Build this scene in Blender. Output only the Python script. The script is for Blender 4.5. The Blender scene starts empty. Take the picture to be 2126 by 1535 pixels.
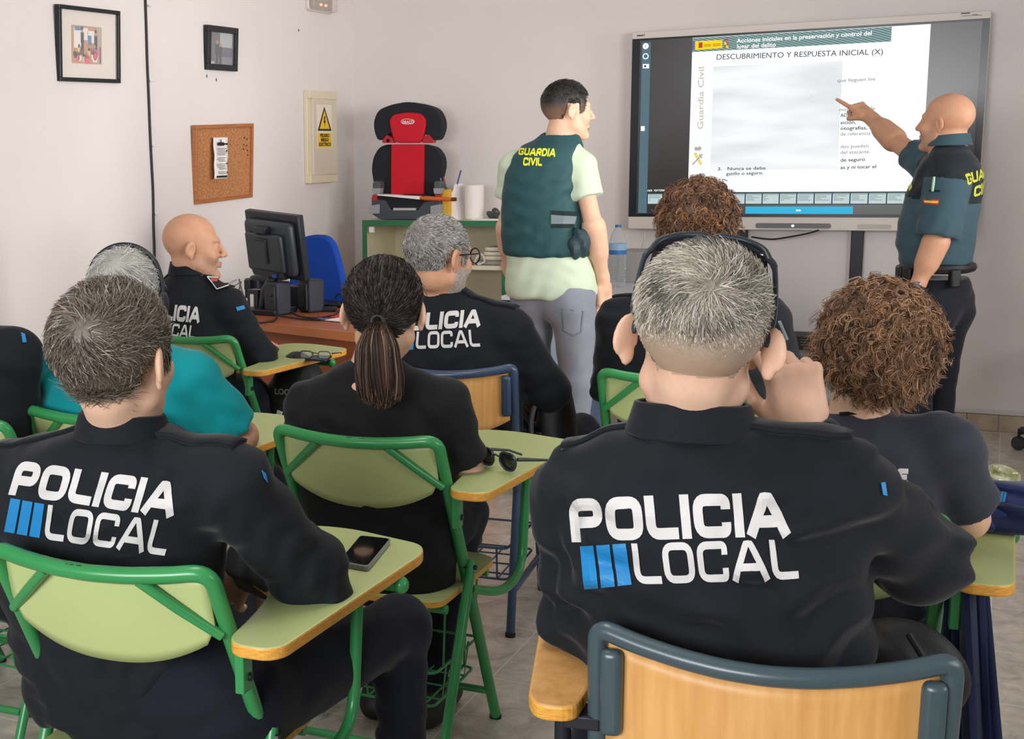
import bpy, bmesh, math, random
import numpy as np
from mathutils import Vector, Matrix
from mathutils.bvhtree import BVHTree

# ---------------------------------------------------------------- camera, light, exposure
SC = bpy.context.scene
COL = SC.collection
W, H = 2126, 1535
FPX, CX, CY, CAMZ = 2754.6, 591.1, 792.7, 1.45
RX = np.array([0.879, 0.477, -0.021]); RY = np.array([0.062, -0.159, -0.985])
RX = RX / np.linalg.norm(RX); RY = RY - RX * RX.dot(RY); RY = RY / np.linalg.norm(RY); RZ = np.cross(RX, RY)
cam = bpy.data.objects.new('camera', bpy.data.cameras.new('camera')); COL.objects.link(cam)
M4 = Matrix.Identity(4)
for i in range(3):
    M4[i][0] = RX[i]; M4[i][1] = -RY[i]; M4[i][2] = -RZ[i]
M4[2][3] = CAMZ
cam.matrix_world = M4
cam.data.sensor_fit = 'HORIZONTAL'; cam.data.sensor_width = 36.0
cam.data.lens = FPX / W * 36.0
cam.data.shift_x = (W / 2 - CX) / W
cam.data.shift_y = -(H / 2 - CY) / W
cam.data.clip_start = 0.05
SC.camera = cam

world = bpy.data.worlds.new('world'); SC.world = world; world.use_nodes = True
bg = world.node_tree.nodes['Background']; bg.inputs[0].default_value = (0.72, 0.84, 1.0, 1); bg.inputs[1].default_value = 1.0
SC.view_settings.view_transform = 'Standard'; SC.view_settings.look = 'None'
SC.view_settings.gamma = 1; SC.view_settings.use_curve_mapping = False
SC.view_settings.exposure = 0.06

def area(name, loc, target, sx, sy, power, color):
    l = bpy.data.lights.new(name, 'AREA'); l.shape = 'RECTANGLE'; l.size = sx; l.size_y = sy; l.energy = power; l.color = color
    o = bpy.data.objects.new(name, l); COL.objects.link(o); o.location = loc
    o.rotation_euler = (Vector(target) - Vector(loc)).to_track_quat('-Z', 'Y').to_euler()
    return o
# daylight through the two right-wall windows, added side and back fill lights, ceiling lamps
for nm, loc, tg, sx, sy, pw, col, spr in (
        ('daylight_front_window', (2.30, 4.9, 1.75), (-0.9, 5.05, 1.70), 2.0, 1.2, 22, (1.0, 0.965, 0.94), 62),
        ('daylight_near_window', (2.30, 2.0, 1.75), (-0.9, 5.2, 1.60), 2.2, 1.2, 15, (1.0, 0.96, 0.93), 60),
        ('side_fill_near_window', (2.28, 2.0, 1.75), (-0.7, 2.2, 1.15), 2.2, 1.2, 9, (1.0, 0.97, 0.95), 95),  # second lamp added in the near window for side light
        ('back_fill_light', (-1.2, -1.9, 1.75), (-0.9, 2.4, 1.20), 2.6, 1.2, 38, (0.98, 0.985, 1.0), 80),  # fill light added behind the camera to brighten the backs
        ('ceiling_lamp_light_rear', (-1.2, 1.9, 2.78), (-1.2, 1.9, 0.0), 0.6, 1.2, 15, (1.0, 0.96, 0.93), 180),
        ('ceiling_lamp_light_front', (-1.2, 4.1, 2.78), (-1.2, 4.1, 0.0), 0.6, 1.2, 9, (1.0, 0.95, 0.92), 180)):
    area(nm, loc, tg, sx, sy, pw, col).data.spread = math.radians(spr)

def ray(x, y):
    return RX * ((x - CX) / FPX) + RY * ((y - CY) / FPX) + RZ
def atY(x, y, Y):
    d = ray(x, y); k = Y / d[1]; return np.array([d[0] * k, Y, CAMZ + d[2] * k])
def atX(x, y, X):
    d = ray(x, y); k = X / d[0]; return np.array([X, d[1] * k, CAMZ + d[2] * k])
def atZ(x, y, Z):
    d = ray(x, y); k = (Z - CAMZ) / d[2]; return np.array([d[0] * k, d[1] * k, Z])

# ---------------------------------------------------------------- materials
def lin(c):
    return tuple((v / 12.92 if v <= 0.04045 else ((v + 0.055) / 1.055) ** 2.4) for v in c)
def srgb(r, g, b):
    return lin((r / 255, g / 255, b / 255))
MATS = {}
def mat(name, col, rough=0.5, metal=0.0, bump=0.0, bscale=200, var=0.0, vscale=5, spec=0.5, sheen=0.0, emit=None, estr=0, trans=0.0, alpha=1.0, sss=0.0, coat=0.0, col2=None, stretch=None, ior=1.45):
    if name in MATS: return MATS[name]
    m = bpy.data.materials.new(name); m.use_nodes = True
    nt = m.node_tree; b = nt.nodes['Principled BSDF']
    c4 = (*col, 1)
    b.inputs['Base Color'].default_value = c4; b.inputs['Roughness'].default_value = rough; b.inputs['Metallic'].default_value = metal
    b.inputs['Specular IOR Level'].default_value = spec; b.inputs['IOR'].default_value = ior
    if sheen: b.inputs['Sheen Weight'].default_value = sheen; b.inputs['Sheen Roughness'].default_value = 0.4
    if trans: b.inputs['Transmission Weight'].default_value = trans
    if sss:
        b.inputs['Subsurface Weight'].default_value = sss; b.inputs['Subsurface Radius'].default_value = (0.012, 0.005, 0.003); b.inputs['Subsurface Scale'].default_value = 1.0
    if coat: b.inputs['Coat Weight'].default_value = coat; b.inputs['Coat Roughness'].default_value = 0.1
    if alpha < 1: b.inputs['Alpha'].default_value = alpha
    if emit: b.inputs['Emission Color'].default_value = (*emit, 1); b.inputs['Emission Strength'].default_value = estr
    tc = nt.nodes.new('ShaderNodeTexCoord')
    src = tc.outputs['Object']
    if stretch:
        mp = nt.nodes.new('ShaderNodeMapping'); mp.inputs['Scale'].default_value = stretch
        nt.links.new(src, mp.inputs[0]); src = mp.outputs[0]
    if var or col2:
        n = nt.nodes.new('ShaderNodeTexNoise'); n.inputs['Scale'].default_value = vscale; n.inputs['Detail'].default_value = 5
        nt.links.new(src, n.inputs['Vector'])
        r = nt.nodes.new('ShaderNodeValToRGB')
        c2 = col2 if col2 else tuple(v * (1 - var) for v in col)
        r.color_ramp.elements[0].position = 0.32; r.color_ramp.elements[1].position = 0.68
        r.color_ramp.elements[0].color = (*c2, 1); r.color_ramp.elements[1].color = (*(tuple(min(1, v * (1 + var * 0.5)) for v in col) if not col2 else col), 1)
        nt.links.new(n.outputs['Fac'], r.inputs[0]); nt.links.new(r.outputs[0], b.inputs['Base Color'])
    if bump:
        n2 = nt.nodes.new('ShaderNodeTexNoise'); n2.inputs['Scale'].default_value = bscale; n2.inputs['Detail'].default_value = 3
        nt.links.new(src, n2.inputs['Vector'])
        bp = nt.nodes.new('ShaderNodeBump'); bp.inputs['Strength'].default_value = bump; bp.inputs['Distance'].default_value = 0.004
        nt.links.new(n2.outputs['Fac'], bp.inputs['Height']); nt.links.new(bp.outputs[0], b.inputs['Normal'])
    MATS[name] = m
    return m

def hairmat(name, rough=0.55, spec=0.35):
    if name in MATS: return MATS[name]
    m = bpy.data.materials.new(name); m.use_nodes = True
    nt = m.node_tree; b = nt.nodes['Principled BSDF']
    a = nt.nodes.new('ShaderNodeAttribute'); a.attribute_name = 'hc'
    nt.links.new(a.outputs['Color'], b.inputs['Base Color']); b.inputs['Roughness'].default_value = rough
    b.inputs['Specular IOR Level'].default_value = spec
    MATS[name] = m
    return m

# ---------------------------------------------------------------- object helpers
def tag(o, label=None, cat=None, group=None, kind=None):
    if label: o['label'] = label
    if cat: o['category'] = cat
    if group: o['group'] = group
    if kind: o['kind'] = kind
    return o
def empty(name, label, cat, loc=(0, 0, 0), rz=0, group=None):
    o = bpy.data.objects.new(name, None); COL.objects.link(o); o.location = loc; o.rotation_euler = (0, 0, rz)
    o.empty_display_size = 0.05
    return tag(o, label, cat, group)
def link_mesh(name, verts, faces, m, parent=None, smooth=True, loc=None):
    me = bpy.data.meshes.new(name); me.from_pydata([tuple(v) for v in verts], [], [tuple(f) for f in faces]); me.update()
    if m:
        for k in (m if isinstance(m, (list, tuple)) else [m]): me.materials.append(k)
    if smooth: me.polygons.foreach_set('use_smooth', [True] * len(me.polygons))
    o = bpy.data.objects.new(name, me); COL.objects.link(o)
    if parent: o.parent = parent
    if loc is not None: o.location = loc
    return o
def copy_tree(o, parent=None):
    c = o.copy(); COL.objects.link(c)
    if parent: c.parent = parent
    for ch in o.children: copy_tree(ch, c)
    return c

def catmull(pts, n=6, closed=False):
    P = [np.array(p, float) for p in pts]; out = []
    N = len(P); segs = N if closed else N - 1
    for i in range(segs):
        if closed: p0, p1, p2, p3 = P[(i - 1) % N], P[i], P[(i + 1) % N], P[(i + 2) % N]
        else: p0, p1, p2, p3 = P[max(i - 1, 0)], P[i], P[i + 1], P[min(i + 2, N - 1)]
        for k in range(n):
            t = k / n
            out.append(0.5 * ((2 * p1) + (-p0 + p2) * t + (2 * p0 - 5 * p1 + 4 * p2 - p3) * t * t + (-p0 + 3 * p1 - 3 * p2 + p3) * t ** 3))
    if not closed: out.append(P[-1])
    return out
def fillet(pts, r, n=5, closed=False):
    """round the corners of a polyline"""
    P = [np.array(p, float) for p in pts]; N = len(P); out = []
    for i in range(N):
        if not closed and i in (0, N - 1): out.append(P[i]); continue
        a, b, c = P[(i - 1) % N], P[i], P[(i + 1) % N]
        rr = r[i] if isinstance(r, (list, tuple)) else r
        u = a - b; v = c - b; lu = np.linalg.norm(u); lv = np.linalg.norm(v)
        d = min(rr, lu * 0.49, lv * 0.49)
        if d < 1e-6: out.append(b); continue
        p = b + u / lu * d; q = b + v / lv * d
        for k in range(n + 1):
            t = k / n; out.append((1 - t) ** 2 * p + 2 * t * (1 - t) * b + t * t * q)
    return out

class MB:
    def __init__(s): s.v = []; s.f = []; s.mi = []
    def add(s, vs, fs, mi=0):
        o = len(s.v); s.v.extend([tuple(float(c) for c in v) for v in vs]); s.f.extend([tuple(i + o for i in f) for f in fs]); s.mi.extend([mi] * len(fs)); return s
    def box(s, c, d, R=None, mi=0):
        x, y, z = [k / 2 for k in d]; vs = [np.array(p, float) for p in ((-x, -y, -z), (x, -y, -z), (x, y, -z), (-x, y, -z), (-x, -y, z), (x, -y, z), (x, y, z), (-x, y, z))]
        if R is not None: vs = [np.array(R) @ v for v in vs]
        vs = [v + np.array(c) for v in vs]
        return s.add(vs, [(0, 3, 2, 1), (4, 5, 6, 7), (0, 1, 5, 4), (1, 2, 6, 5), (2, 3, 7, 6), (3, 0, 4, 7)], mi)
    def tube(s, pts, r, n=10, closed=False, mi=0, flat=None):
        P = [np.array(p, float) for p in pts]; N = len(P)
        T = []
        for i in range(N):
            if closed: t = P[(i + 1) % N] - P[(i - 1) % N]
            else: t = P[min(i + 1, N - 1)] - P[max(i - 1, 0)]
            T.append(t / (np.linalg.norm(t) + 1e-12))
        ref = np.array([0, 0, 1.0]) if abs(T[0][2]) < 0.9 else np.array([1.0, 0, 0])
        nrm = ref - T[0] * T[0].dot(ref); nrm /= np.linalg.norm(nrm)
        vs = []
        for i in range(N):
            nrm = nrm - T[i] * T[i].dot(nrm); nrm /= np.linalg.norm(nrm) + 1e-12
            b = np.cross(T[i], nrm); ri = r[i] if hasattr(r, '__len__') else r
            for k in range(n):
                a = 2 * math.pi * k / n; vs.append(P[i] + (nrm * math.cos(a) * (flat or 1) + b * math.sin(a)) * ri)
        fs = []
        for i in range(N if closed else N - 1):
            for k in range(n):
                a = i * n + k; b2 = i * n + (k + 1) % n; j = ((i + 1) % N) * n
                fs.append((a, b2, j + (k + 1) % n, j + k))
        if not closed:
            fs.append(tuple(range(n - 1, -1, -1))); fs.append(tuple((N - 1) * n + k for k in range(n)))
        return s.add(vs, fs, mi)
    def lathe(s, prof, n=24, c=(0, 0, 0), mi=0, sx=1, sy=1):
        vs = []; fs = []
        for r, z in prof:
            for k in range(n):
                a = 2 * math.pi * k / n; vs.append((c[0] + r * sx * math.cos(a), c[1] + r * sy * math.sin(a), c[2] + z))
        for i in range(len(prof) - 1):
            for k in range(n): fs.append((i * n + k, i * n + (k + 1) % n, (i + 1) * n + (k + 1) % n, (i + 1) * n + k))
        if prof[0][0] > 1e-5: fs.append(tuple(range(n - 1, -1, -1)))
        if prof[-1][0] > 1e-5: fs.append(tuple((len(prof) - 1) * n + k for k in range(n)))
        return s.add(vs, fs, mi)
    def prism(s, poly, depth, o, u, v, mi=0, mi_side=None, ins=0.0):
        """polygon in the u,v plane through o, extruded by -depth along the normal u x v (front face at o)"""
        o = np.array(o, float); u = np.array(u, float); v = np.array(v, float); w = np.cross(u, v)
        n = len(poly)
        A = [o + u * p[0] + v * p[1] for p in poly]; B = [a - w * depth for a in A]
        s.add(A + B, [tuple(range(n))], mi)
        k = len(s.v) - 2 * n
        fs = [tuple(k + n + i for i in range(n - 1, -1, -1))]
        s.f += fs; s.mi += [mi]
        side = [(k + i, k + n + i, k + n + (i + 1) % n, k + (i + 1) % n) for i in range(n)]
        s.f += side; s.mi += [mi if mi_side is None else mi_side] * n
        return s
    def ell(s, c, r, R=None, nu=20, nv=12, mi=0):
        vs = []; fs = []
        for i in range(nv + 1):
            t = math.pi * i / nv
            for k in range(nu):
                a = 2 * math.pi * k / nu; p = np.array([r[0] * math.sin(t) * math.cos(a), r[1] * math.sin(t) * math.sin(a), r[2] * math.cos(t)])
                if R is not None: p = np.array(R) @ p
                vs.append(p + np.array(c))
        for i in range(nv):
            for k in range(nu): fs.append((i * nu + k, (i + 1) * nu + k, (i + 1) * nu + (k + 1) % nu, i * nu + (k + 1) % nu))
        return s.add(vs, fs, mi)
    def grid(s, fn, nu, nv, mi=0, thick=None):
        vs = [fn(i / nu, j / nv) for j in range(nv + 1) for i in range(nu + 1)]
        fs = [(j * (nu + 1) + i, j * (nu + 1) + i + 1, (j + 1) * (nu + 1) + i + 1, (j + 1) * (nu + 1) + i) for j in range(nv) for i in range(nu)]
        return s.add(vs, fs, mi)
    def build(s, name, m, parent=None, bevel=0, smooth=True, solid=0, seg=2, sub=0, loc=None):
        o = link_mesh(name, s.v, s.f, m, parent, smooth, loc)
        me = o.data
        if any(s.mi): me.polygons.foreach_set('material_index', s.mi)
        if smooth:
            bm = bmesh.new(); bm.from_mesh(me); bmesh.ops.remove_doubles(bm, verts=bm.verts, dist=1e-6)
            bmesh.ops.recalc_face_normals(bm, faces=bm.faces)
            for e in bm.edges:
                if len(e.link_faces) == 2 and e.calc_face_angle(0) > math.radians(38): e.smooth = False
            bm.to_mesh(me); bm.free()
        if solid:
            q = o.modifiers.new('solid', 'SOLIDIFY'); q.thickness = solid; q.offset = 0
        if bevel:
            q = o.modifiers.new('bevel', 'BEVEL'); q.width = bevel; q.segments = seg; q.limit_method = 'ANGLE'; q.angle_limit = math.radians(40); q.use_clamp_overlap = True
        if sub:
            q = o.modifiers.new('sub', 'SUBSURF'); q.levels = sub; q.render_levels = sub
        return o

FONTC = {}
def text_mesh(txt, size, bold=0.0, align='LEFT', shear=0.0, spacing=1.0):
    """2D outline of a text as (verts, faces), baseline at 0"""
    c = bpy.data.curves.new('t', 'FONT'); c.body = txt; c.size = size; c.offset = bold; c.align_x = align; c.shear = shear; c.space_character = spacing; c.resolution_u = 3
    o = bpy.data.objects.new('t', c); COL.objects.link(o)
    dg = bpy.context.evaluated_depsgraph_get(); me = bpy.data.meshes.new_from_object(o.evaluated_get(dg))
    v = [tuple(p.co) for p in me.vertices]; f = [tuple(p.vertices) for p in me.polygons]
    bpy.data.objects.remove(o); bpy.data.curves.remove(c); bpy.data.meshes.remove(me)
    return v, f
def add_text(mb, txt, size, o, u, v, bold=0.0, align='LEFT', sx=1.0, shear=0.0, mi=0, spacing=1.0):
    vs, fs = text_mesh(txt, size, bold, align, shear, spacing)
    o = np.array(o, float); u = np.array(u, float); v = np.array(v, float)
    mb.add([o + u * p[0] * sx + v * p[1] for p in vs], fs, mi)
def rot3(ax, a):
    return np.array(Matrix.Rotation(a, 3, ax))
def rrect(w, h, r, n=5, cx=0, cy=0):
    return [tuple(p) for p in fillet([(cx - w / 2, cy - h / 2, 0), (cx + w / 2, cy - h / 2, 0), (cx + w / 2, cy + h / 2, 0), (cx - w / 2, cy + h / 2, 0)], r, n, True)]
# ---------------------------------------------------------------- room
XL, XR, YF, YB, ZC = -3.553, 2.35, 7.434, -2.0, 2.85
M_WALL = mat('white_plaster', srgb(226, 219, 216), 0.85, bump=0.05, bscale=60, var=0.03, vscale=2.0)
M_CEIL = mat('ceiling_paint', srgb(238, 234, 230), 0.9)
def floor_mat():
    m = bpy.data.materials.new('stone_look_floor_tile'); m.use_nodes = True; nt = m.node_tree; b = nt.nodes['Principled BSDF']
    tc = nt.nodes.new('ShaderNodeTexCoord')
    mp = nt.nodes.new('ShaderNodeMapping'); mp.inputs['Location'].default_value = (1.19, -2.935 + 0.405, 0)
    nt.links.new(tc.outputs['Object'], mp.inputs[0])
    br = nt.nodes.new('ShaderNodeTexBrick'); br.offset = 0.0; br.squash = 1.0
    br.inputs['Scale'].default_value = 1.0; br.inputs['Brick Width'].default_value = 0.404; br.inputs['Row Height'].default_value = 0.404
    br.inputs['Mortar Size'].default_value = 0.0022; br.inputs['Mortar Smooth'].default_value = 0.2
    br.inputs['Color1'].default_value = (1, 1, 1, 1); br.inputs['Color2'].default_value = (0.88, 0.88, 0.88, 1)
    nt.links.new(mp.outputs[0], br.inputs['Vector'])
    n = nt.nodes.new('ShaderNodeTexNoise'); n.inputs['Scale'].default_value = 9; n.inputs['Detail'].default_value = 9; n.inputs['Roughness'].default_value = 0.68; n.inputs['Distortion'].default_value = 1.2
    nt.links.new(tc.outputs['Object'], n.inputs['Vector'])
    r = nt.nodes.new('ShaderNodeValToRGB'); e = r.color_ramp.elements
    e[0].position = 0.25; e[0].color = (*srgb(146, 137, 124), 1); e[1].position = 0.75; e[1].color = (*srgb(226, 218, 205), 1)
    k = e.new(0.5); k.color = (*srgb(196, 187, 173), 1)
    nt.links.new(n.outputs['Fac'], r.inputs[0])
    mx = nt.nodes.new('ShaderNodeMix'); mx.data_type = 'RGBA'; mx.blend_type = 'MULTIPLY'; mx.inputs[0].default_value = 0.7
    nt.links.new(r.outputs[0], mx.inputs[6]); nt.links.new(br.outputs['Color'], mx.inputs[7])
    m2 = nt.nodes.new('ShaderNodeMix'); m2.data_type = 'RGBA'; m2.inputs[7].default_value = (*srgb(222, 216, 206), 1)
    nt.links.new(br.outputs['Fac'], m2.inputs[0]); nt.links.new(mx.outputs[2], m2.inputs[6]); nt.links.new(m2.outputs[2], b.inputs['Base Color'])
    b.inputs['Roughness'].default_value = 0.32
    bp = nt.nodes.new('ShaderNodeBump'); bp.inputs['Strength'].default_value = 0.25; bp.inputs['Distance'].default_value = 0.003
    nt.links.new(n.outputs['Fac'], bp.inputs['Height']); nt.links.new(bp.outputs[0], b.inputs['Normal'])
    return m
def slab(name, c, d, m):
    o = MB().box(c, d).build(name, m, smooth=False); tag(o, kind='structure'); return o
T = 0.12
slab('floor', ((XL + XR) / 2, (YF + YB) / 2, -0.05), (XR - XL + 2 * T, YF - YB + 2 * T, 0.1), floor_mat())
slab('ceiling', ((XL + XR) / 2, (YF + YB) / 2, ZC + 0.05), (XR - XL + 2 * T, YF - YB + 2 * T, 0.1), M_CEIL)
slab('wall_left', (XL - T / 2, (YF + YB) / 2, ZC / 2), (T, YF - YB, ZC), M_WALL)
slab('wall_front', ((XL + XR) / 2, YF + T / 2, ZC / 2), (XR - XL + 2 * T, T, ZC), M_WALL)
def holed(name, axis, pos, lo, hi, holes):
    """wall with rectangular openings, one mesh"""
    mb = MB(); cuts = sorted({lo, hi, *[h[0] for h in holes], *[h[1] for h in holes]})
    for a, b in zip(cuts[:-1], cuts[1:]):
        h = [q for q in holes if q[0] <= a and q[1] >= b]
        zs = [(0, ZC)] if not h else [(0, h[0][2]), (h[0][3], ZC)]
        for z0, z1 in zs:
            if axis == 'x': mb.box((pos, (a + b) / 2, (z0 + z1) / 2), (T, b - a, z1 - z0))
            else: mb.box(((a + b) / 2, pos, (z0 + z1) / 2), (b - a, T, z1 - z0))
    tag(mb.build(name, M_WALL, smooth=False), kind='structure')
WIN_R = [(0.85, 3.15, 1.1, 2.4), (3.85, 5.95, 1.1, 2.4)]
holed('wall_right', 'x', XR + T / 2, YB, YF, WIN_R)
holed('wall_back', 'y', YB - T / 2, XL - T, XR + T, [(-2.55, 0.15, 1.1, 2.4)])
M_FRAME = mat('window_frame_white', srgb(235, 235, 232), 0.4)
M_GLASS = mat('window_glass', (1, 1, 1), 0.0, trans=1.0, ior=1.02)
def window(name, axis, pos, a, b, z0, z1):
    mb = MB(); w = 0.05
    def bx(u0, u1, v0, v1):
        if axis == 'x': mb.box((pos, (u0 + u1) / 2, (v0 + v1) / 2), (0.06, u1 - u0, v1 - v0))
        else: mb.box(((u0 + u1) / 2, pos, (v0 + v1) / 2), (u1 - u0, 0.06, v1 - v0))
    bx(a, b, z0, z0 + w); bx(a, b, z1 - w, z1); bx(a, a + w, z0 + w, z1 - w); bx(b - w, b, z0 + w, z1 - w); bx((a + b) / 2 - w / 2, (a + b) / 2 + w / 2, z0 + w, z1 - w)
    o = mb.build(name, M_FRAME, smooth=False); tag(o, kind='structure')
for i, (a, b, z0, z1) in enumerate(WIN_R): window('window_%d' % (i + 1), 'x', XR + T / 2, a, b, z0, z1)
window('window_3', 'y', YB - T / 2, -2.55, 0.15, 1.1, 2.4)  # unseen window added for the fill light from behind
M_SKIRT = mat('beige_stone_skirting', srgb(196, 180, 158), 0.5, col2=srgb(170, 152, 130), vscale=14, bump=0.1, bscale=40)
M_TRIM = mat('white_trim', srgb(206, 202, 198), 0.5)
def skirting(name, a, b, fixed, axis):
    mb = MB(); u = a
    while u < b - 0.01:
        e = min(u + 0.075 * 1.9, b)
        if axis == 'y': mb.box(((u + e) / 2, fixed - 0.006, 0.042), (e - u - 0.003, 0.012, 0.084))
        else: mb.box((fixed + 0.006, (u + e) / 2, 0.042), (0.012, e - u - 0.003, 0.084))
        u = e
    o = mb.build(name, M_SKIRT, smooth=False, bevel=0.002); tag(o, kind='structure')
skirting('baseboard_front', XL, XR, YF, 'y'); skirting('baseboard_left', YB, YF, XL, 'x')
o = MB().box(((XL + XR) / 2, YF - 0.009, 0.098), (XR - XL, 0.018, 0.024)).build('trim_1', M_TRIM, smooth=False, bevel=0.004); tag(o, kind='structure')

# ceiling lamp (out of view)
M_LAMP = mat('lamp_diffuser', (1, 1, 1), 0.5, emit=(1, 0.95, 0.9), estr=0.5)
for k, yy in enumerate((1.9, 4.1)):
    e = empty('ceiling_lamp', 'flat white ceiling lamp %s' % ('over the near rows of chairs' if k == 0 else 'over the front rows near the teacher desk'), 'lamp', (-1.2, yy, ZC), 0, 'ceiling lamps')
    MB().box((0, 0, -0.025), (0.62, 1.22, 0.05)).build('housing', M_FRAME, e, smooth=False); MB().box((0, 0, -0.052), (0.56, 1.16, 0.006)).build('diffuser', M_LAMP, e, smooth=False)

# ---------------------------------------------------------------- left wall objects
YD = np.array([0, 1.0, 0]); ZD = np.array([0, 0, 1.0]); XD = np.array([1.0, 0, 0])
M_BLACKF = mat('black_frame_lacquer', srgb(24, 26, 32), 0.35)
M_MATB = mat('passepartout_card', srgb(222, 211, 202), 0.8)
def frame_box(parent, name, w, h, bar, depth, m):
    mb = MB()
    for (cy, cz, sy, sz) in ((0, h / 2 - bar / 2, w, bar), (0, -h / 2 + bar / 2, w, bar), (-w / 2 + bar / 2, 0, bar, h - 2 * bar), (w / 2 - bar / 2, 0, bar, h - 2 * bar)):
        mb.box((depth / 2, cy, cz), (depth, sy, sz))
    return mb.build(name, m, parent, smooth=False, bevel=0.002)
YL = np.array([0, 1.0, 0])
def patch(mb, y, z, poly, x, mi):
    mb.prism([(p[0], p[1]) for p in poly], 0.0004, (x, y, z), YL, ZD, mi)
def blob(w, h, n=10, seed=0):
    rr = random.Random(seed); return [(math.cos(2 * math.pi * k / n) * w * rr.uniform(.8, 1.15), math.sin(2 * math.pi * k / n) * h * rr.uniform(.8, 1.15)) for k in range(n)]
def rect(w, h): return [(-w / 2, -h / 2), (w / 2, -h / 2), (w / 2, h / 2), (-w / 2, h / 2)]
# large picture
e = empty('picture_frame', 'large black picture frame with cream mat and colourful group photo', 'picture frame', (XL, 4.774, 1.930))
e.rotation_euler = (math.radians(0.8), math.radians(3.0), 0)
frame_box(e, 'frame', 0.435, 0.312, 0.017, 0.026, M_BLACKF)
MB().box((0.006, 0, 0), (0.008, 0.40, 0.28)).build('backing', M_MATB, e, smooth=False)
pm = [mat('photo_tan', srgb(188, 140, 104), .6), mat('photo_black', srgb(36, 36, 44), .6), mat('photo_white', srgb(228, 220, 216), .6), mat('photo_pink', srgb(220, 84, 130), .6), mat('photo_yellow', srgb(206, 192, 128), .6), mat('photo_blue', srgb(70, 128, 168), .6), mat('photo_red', srgb(170, 66, 70), .6), mat('photo_brown', srgb(120, 72, 52), .6), mat('photo_grey', srgb(176, 160, 146), .6)]
mb = MB(); x0 = 0.0108
patch(mb, -0.012, 0.0, rect(0.215, 0.158), x0, 0)
rr = random.Random(4)
def pp(y, z, poly, mi, k=0): patch(mb, -0.012 + y, z, poly, x0 + 0.0003 + 0.0001 * k, mi)
pp(-.04, .045, rect(.10, .05), 2); pp(-.055, .066, rect(.06, .016), 5, 1); pp(.03, .035, rect(.05, .05), 2); pp(.09, 0, rect(.035, .158), 8); pp(.095, -.04, rect(.01, .07), 7, 1)
pp(-.065, .01, rect(.05, .05), 2, 1); pp(0.02, .02, rect(.026, .04), 5, 1)
for (y, z) in ((-.032, .03), (.064, .02)):
    pp(y, z + .038, blob(.008, .009, 10, 1), 1, 3); pp(y, z + .026, blob(.006, .008, 10, 2), 0, 4); pp(y, z, rect(.022, .045), 1, 2); pp(y - .004, z - .045, rect(.008, .05), 1, 2); pp(y + .005, z - .045, rect(.008, .05), 1, 2)
cols = [2, 4, 1, 3, 2, 6, 3, 4, 5, 2, 7, 6]
for i in range(16):
    y = -.095 + .18 * rr.random(); z = -.068 + .05 * rr.random() + (0.0 if i % 2 else 0.008)
    pp(y, z, blob(.013, .016, 9, i), cols[i % 12], 5 + i % 6); pp(y, z + .016, blob(.007, .008, 9, i + 40), (7, 1, 0)[i % 3], 12)
pp(.0, -.066, blob(.016, .014, 10, 3), 3, 14); pp(.058, -.045, blob(.015, .02, 10, 5), 6, 14); pp(.058, -.045, blob(.009, .012, 10, 6), 3, 15)
mb.build('photograph', pm, e, smooth=False)
mg = mat('picture_glass', (1, 1, 1), 0.02, alpha=0.08)
MB().box((0.0165, 0, 0), (0.0015, 0.401, 0.279)).build('glass', mg, e, smooth=False)
# small picture
e = empty('picture_frame', 'small dark picture frame with photo of two people in black', 'picture frame', (XL, 5.876, 1.978)); e.rotation_euler = (math.radians(0.5), math.radians(3.5), 0)
frame_box(e, 'frame', 0.292, 0.215, 0.030, 0.028, M_BLACKF)
pm2 = [mat('photo_dusk', srgb(92, 92, 98), .5), mat('photo_screen', srgb(168, 174, 176), .5), mat('photo_dark', srgb(40, 40, 48), .5), mat('photo_floor', srgb(120, 122, 128), .5), mat('photo_skin', srgb(176, 128, 108), .5), mat('photo_bluefloor', srgb(72, 80, 110), .5)]
mb = MB()
def p2(y, z, poly, mi, k=0): patch(mb, y, z, poly, 0.0105 + 0.0002 * k, mi)
p2(0, 0, rect(.236, .158), 0); p2(.052, .042, rect(.12, .07), 1, 1); p2(.03, -.055, rect(.17, .046), 3, 1); p2(.05, -.03, rect(.12, .02), 5, 2)
for (y, h) in ((-.035, .0), (-.002, -.012)):
    p2(y, h + .03, blob(.012, .010, 10, 3), 4, 4); p2(y, h - .005, rect(.034, .052), 2, 3); p2(y, h - .05, rect(.026, .05), 2, 3)
p2(-.085, -.07, rect(.05, .012), 1, 4)
mb.build('photograph', pm2, e, smooth=False)
MB().box((0.017, 0, 0), (0.0015, 0.236, 0.158)).build('glass', mg, e, smooth=False)
# cork board
M_CORK = mat('cork', srgb(196, 140, 92), 0.9, col2=srgb(160, 102, 60), vscale=90, bump=0.3, bscale=160)
M_PINE = mat('varnished_pine', srgb(176, 112, 66), 0.4, var=0.2, vscale=8, stretch=(1, 1, 12))
e = empty('cork_board', 'square cork noticeboard in pine frame hanging crooked on the wall', 'noticeboard', (XL, 5.87, 1.412)); e.rotation_euler = (math.radians(1.5), math.radians(3.5), 0)
frame_box(e, 'frame', 0.565, 0.385, 0.018, 0.026, M_PINE)
MB().box((0.007, 0, 0), (0.012, 0.535, 0.355)).build('cork_panel', M_CORK, e, smooth=False)
for (y, z) in ((.205, .12), (.23, .112), (.20, .085), (.225, .078), (.195, .062), (.235, .055), (.24, .03)): MB().ell((0.014, y, z), (.003, .006, .004), None, 8, 6).build('pin_hole', mat('dark_hole', srgb(66, 42, 30), .9), e)
M_PAPER = mat('white_paper', srgb(236, 232, 230), 0.8)
M_INK = mat('black_ink', srgb(30, 30, 34), 0.6)
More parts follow.
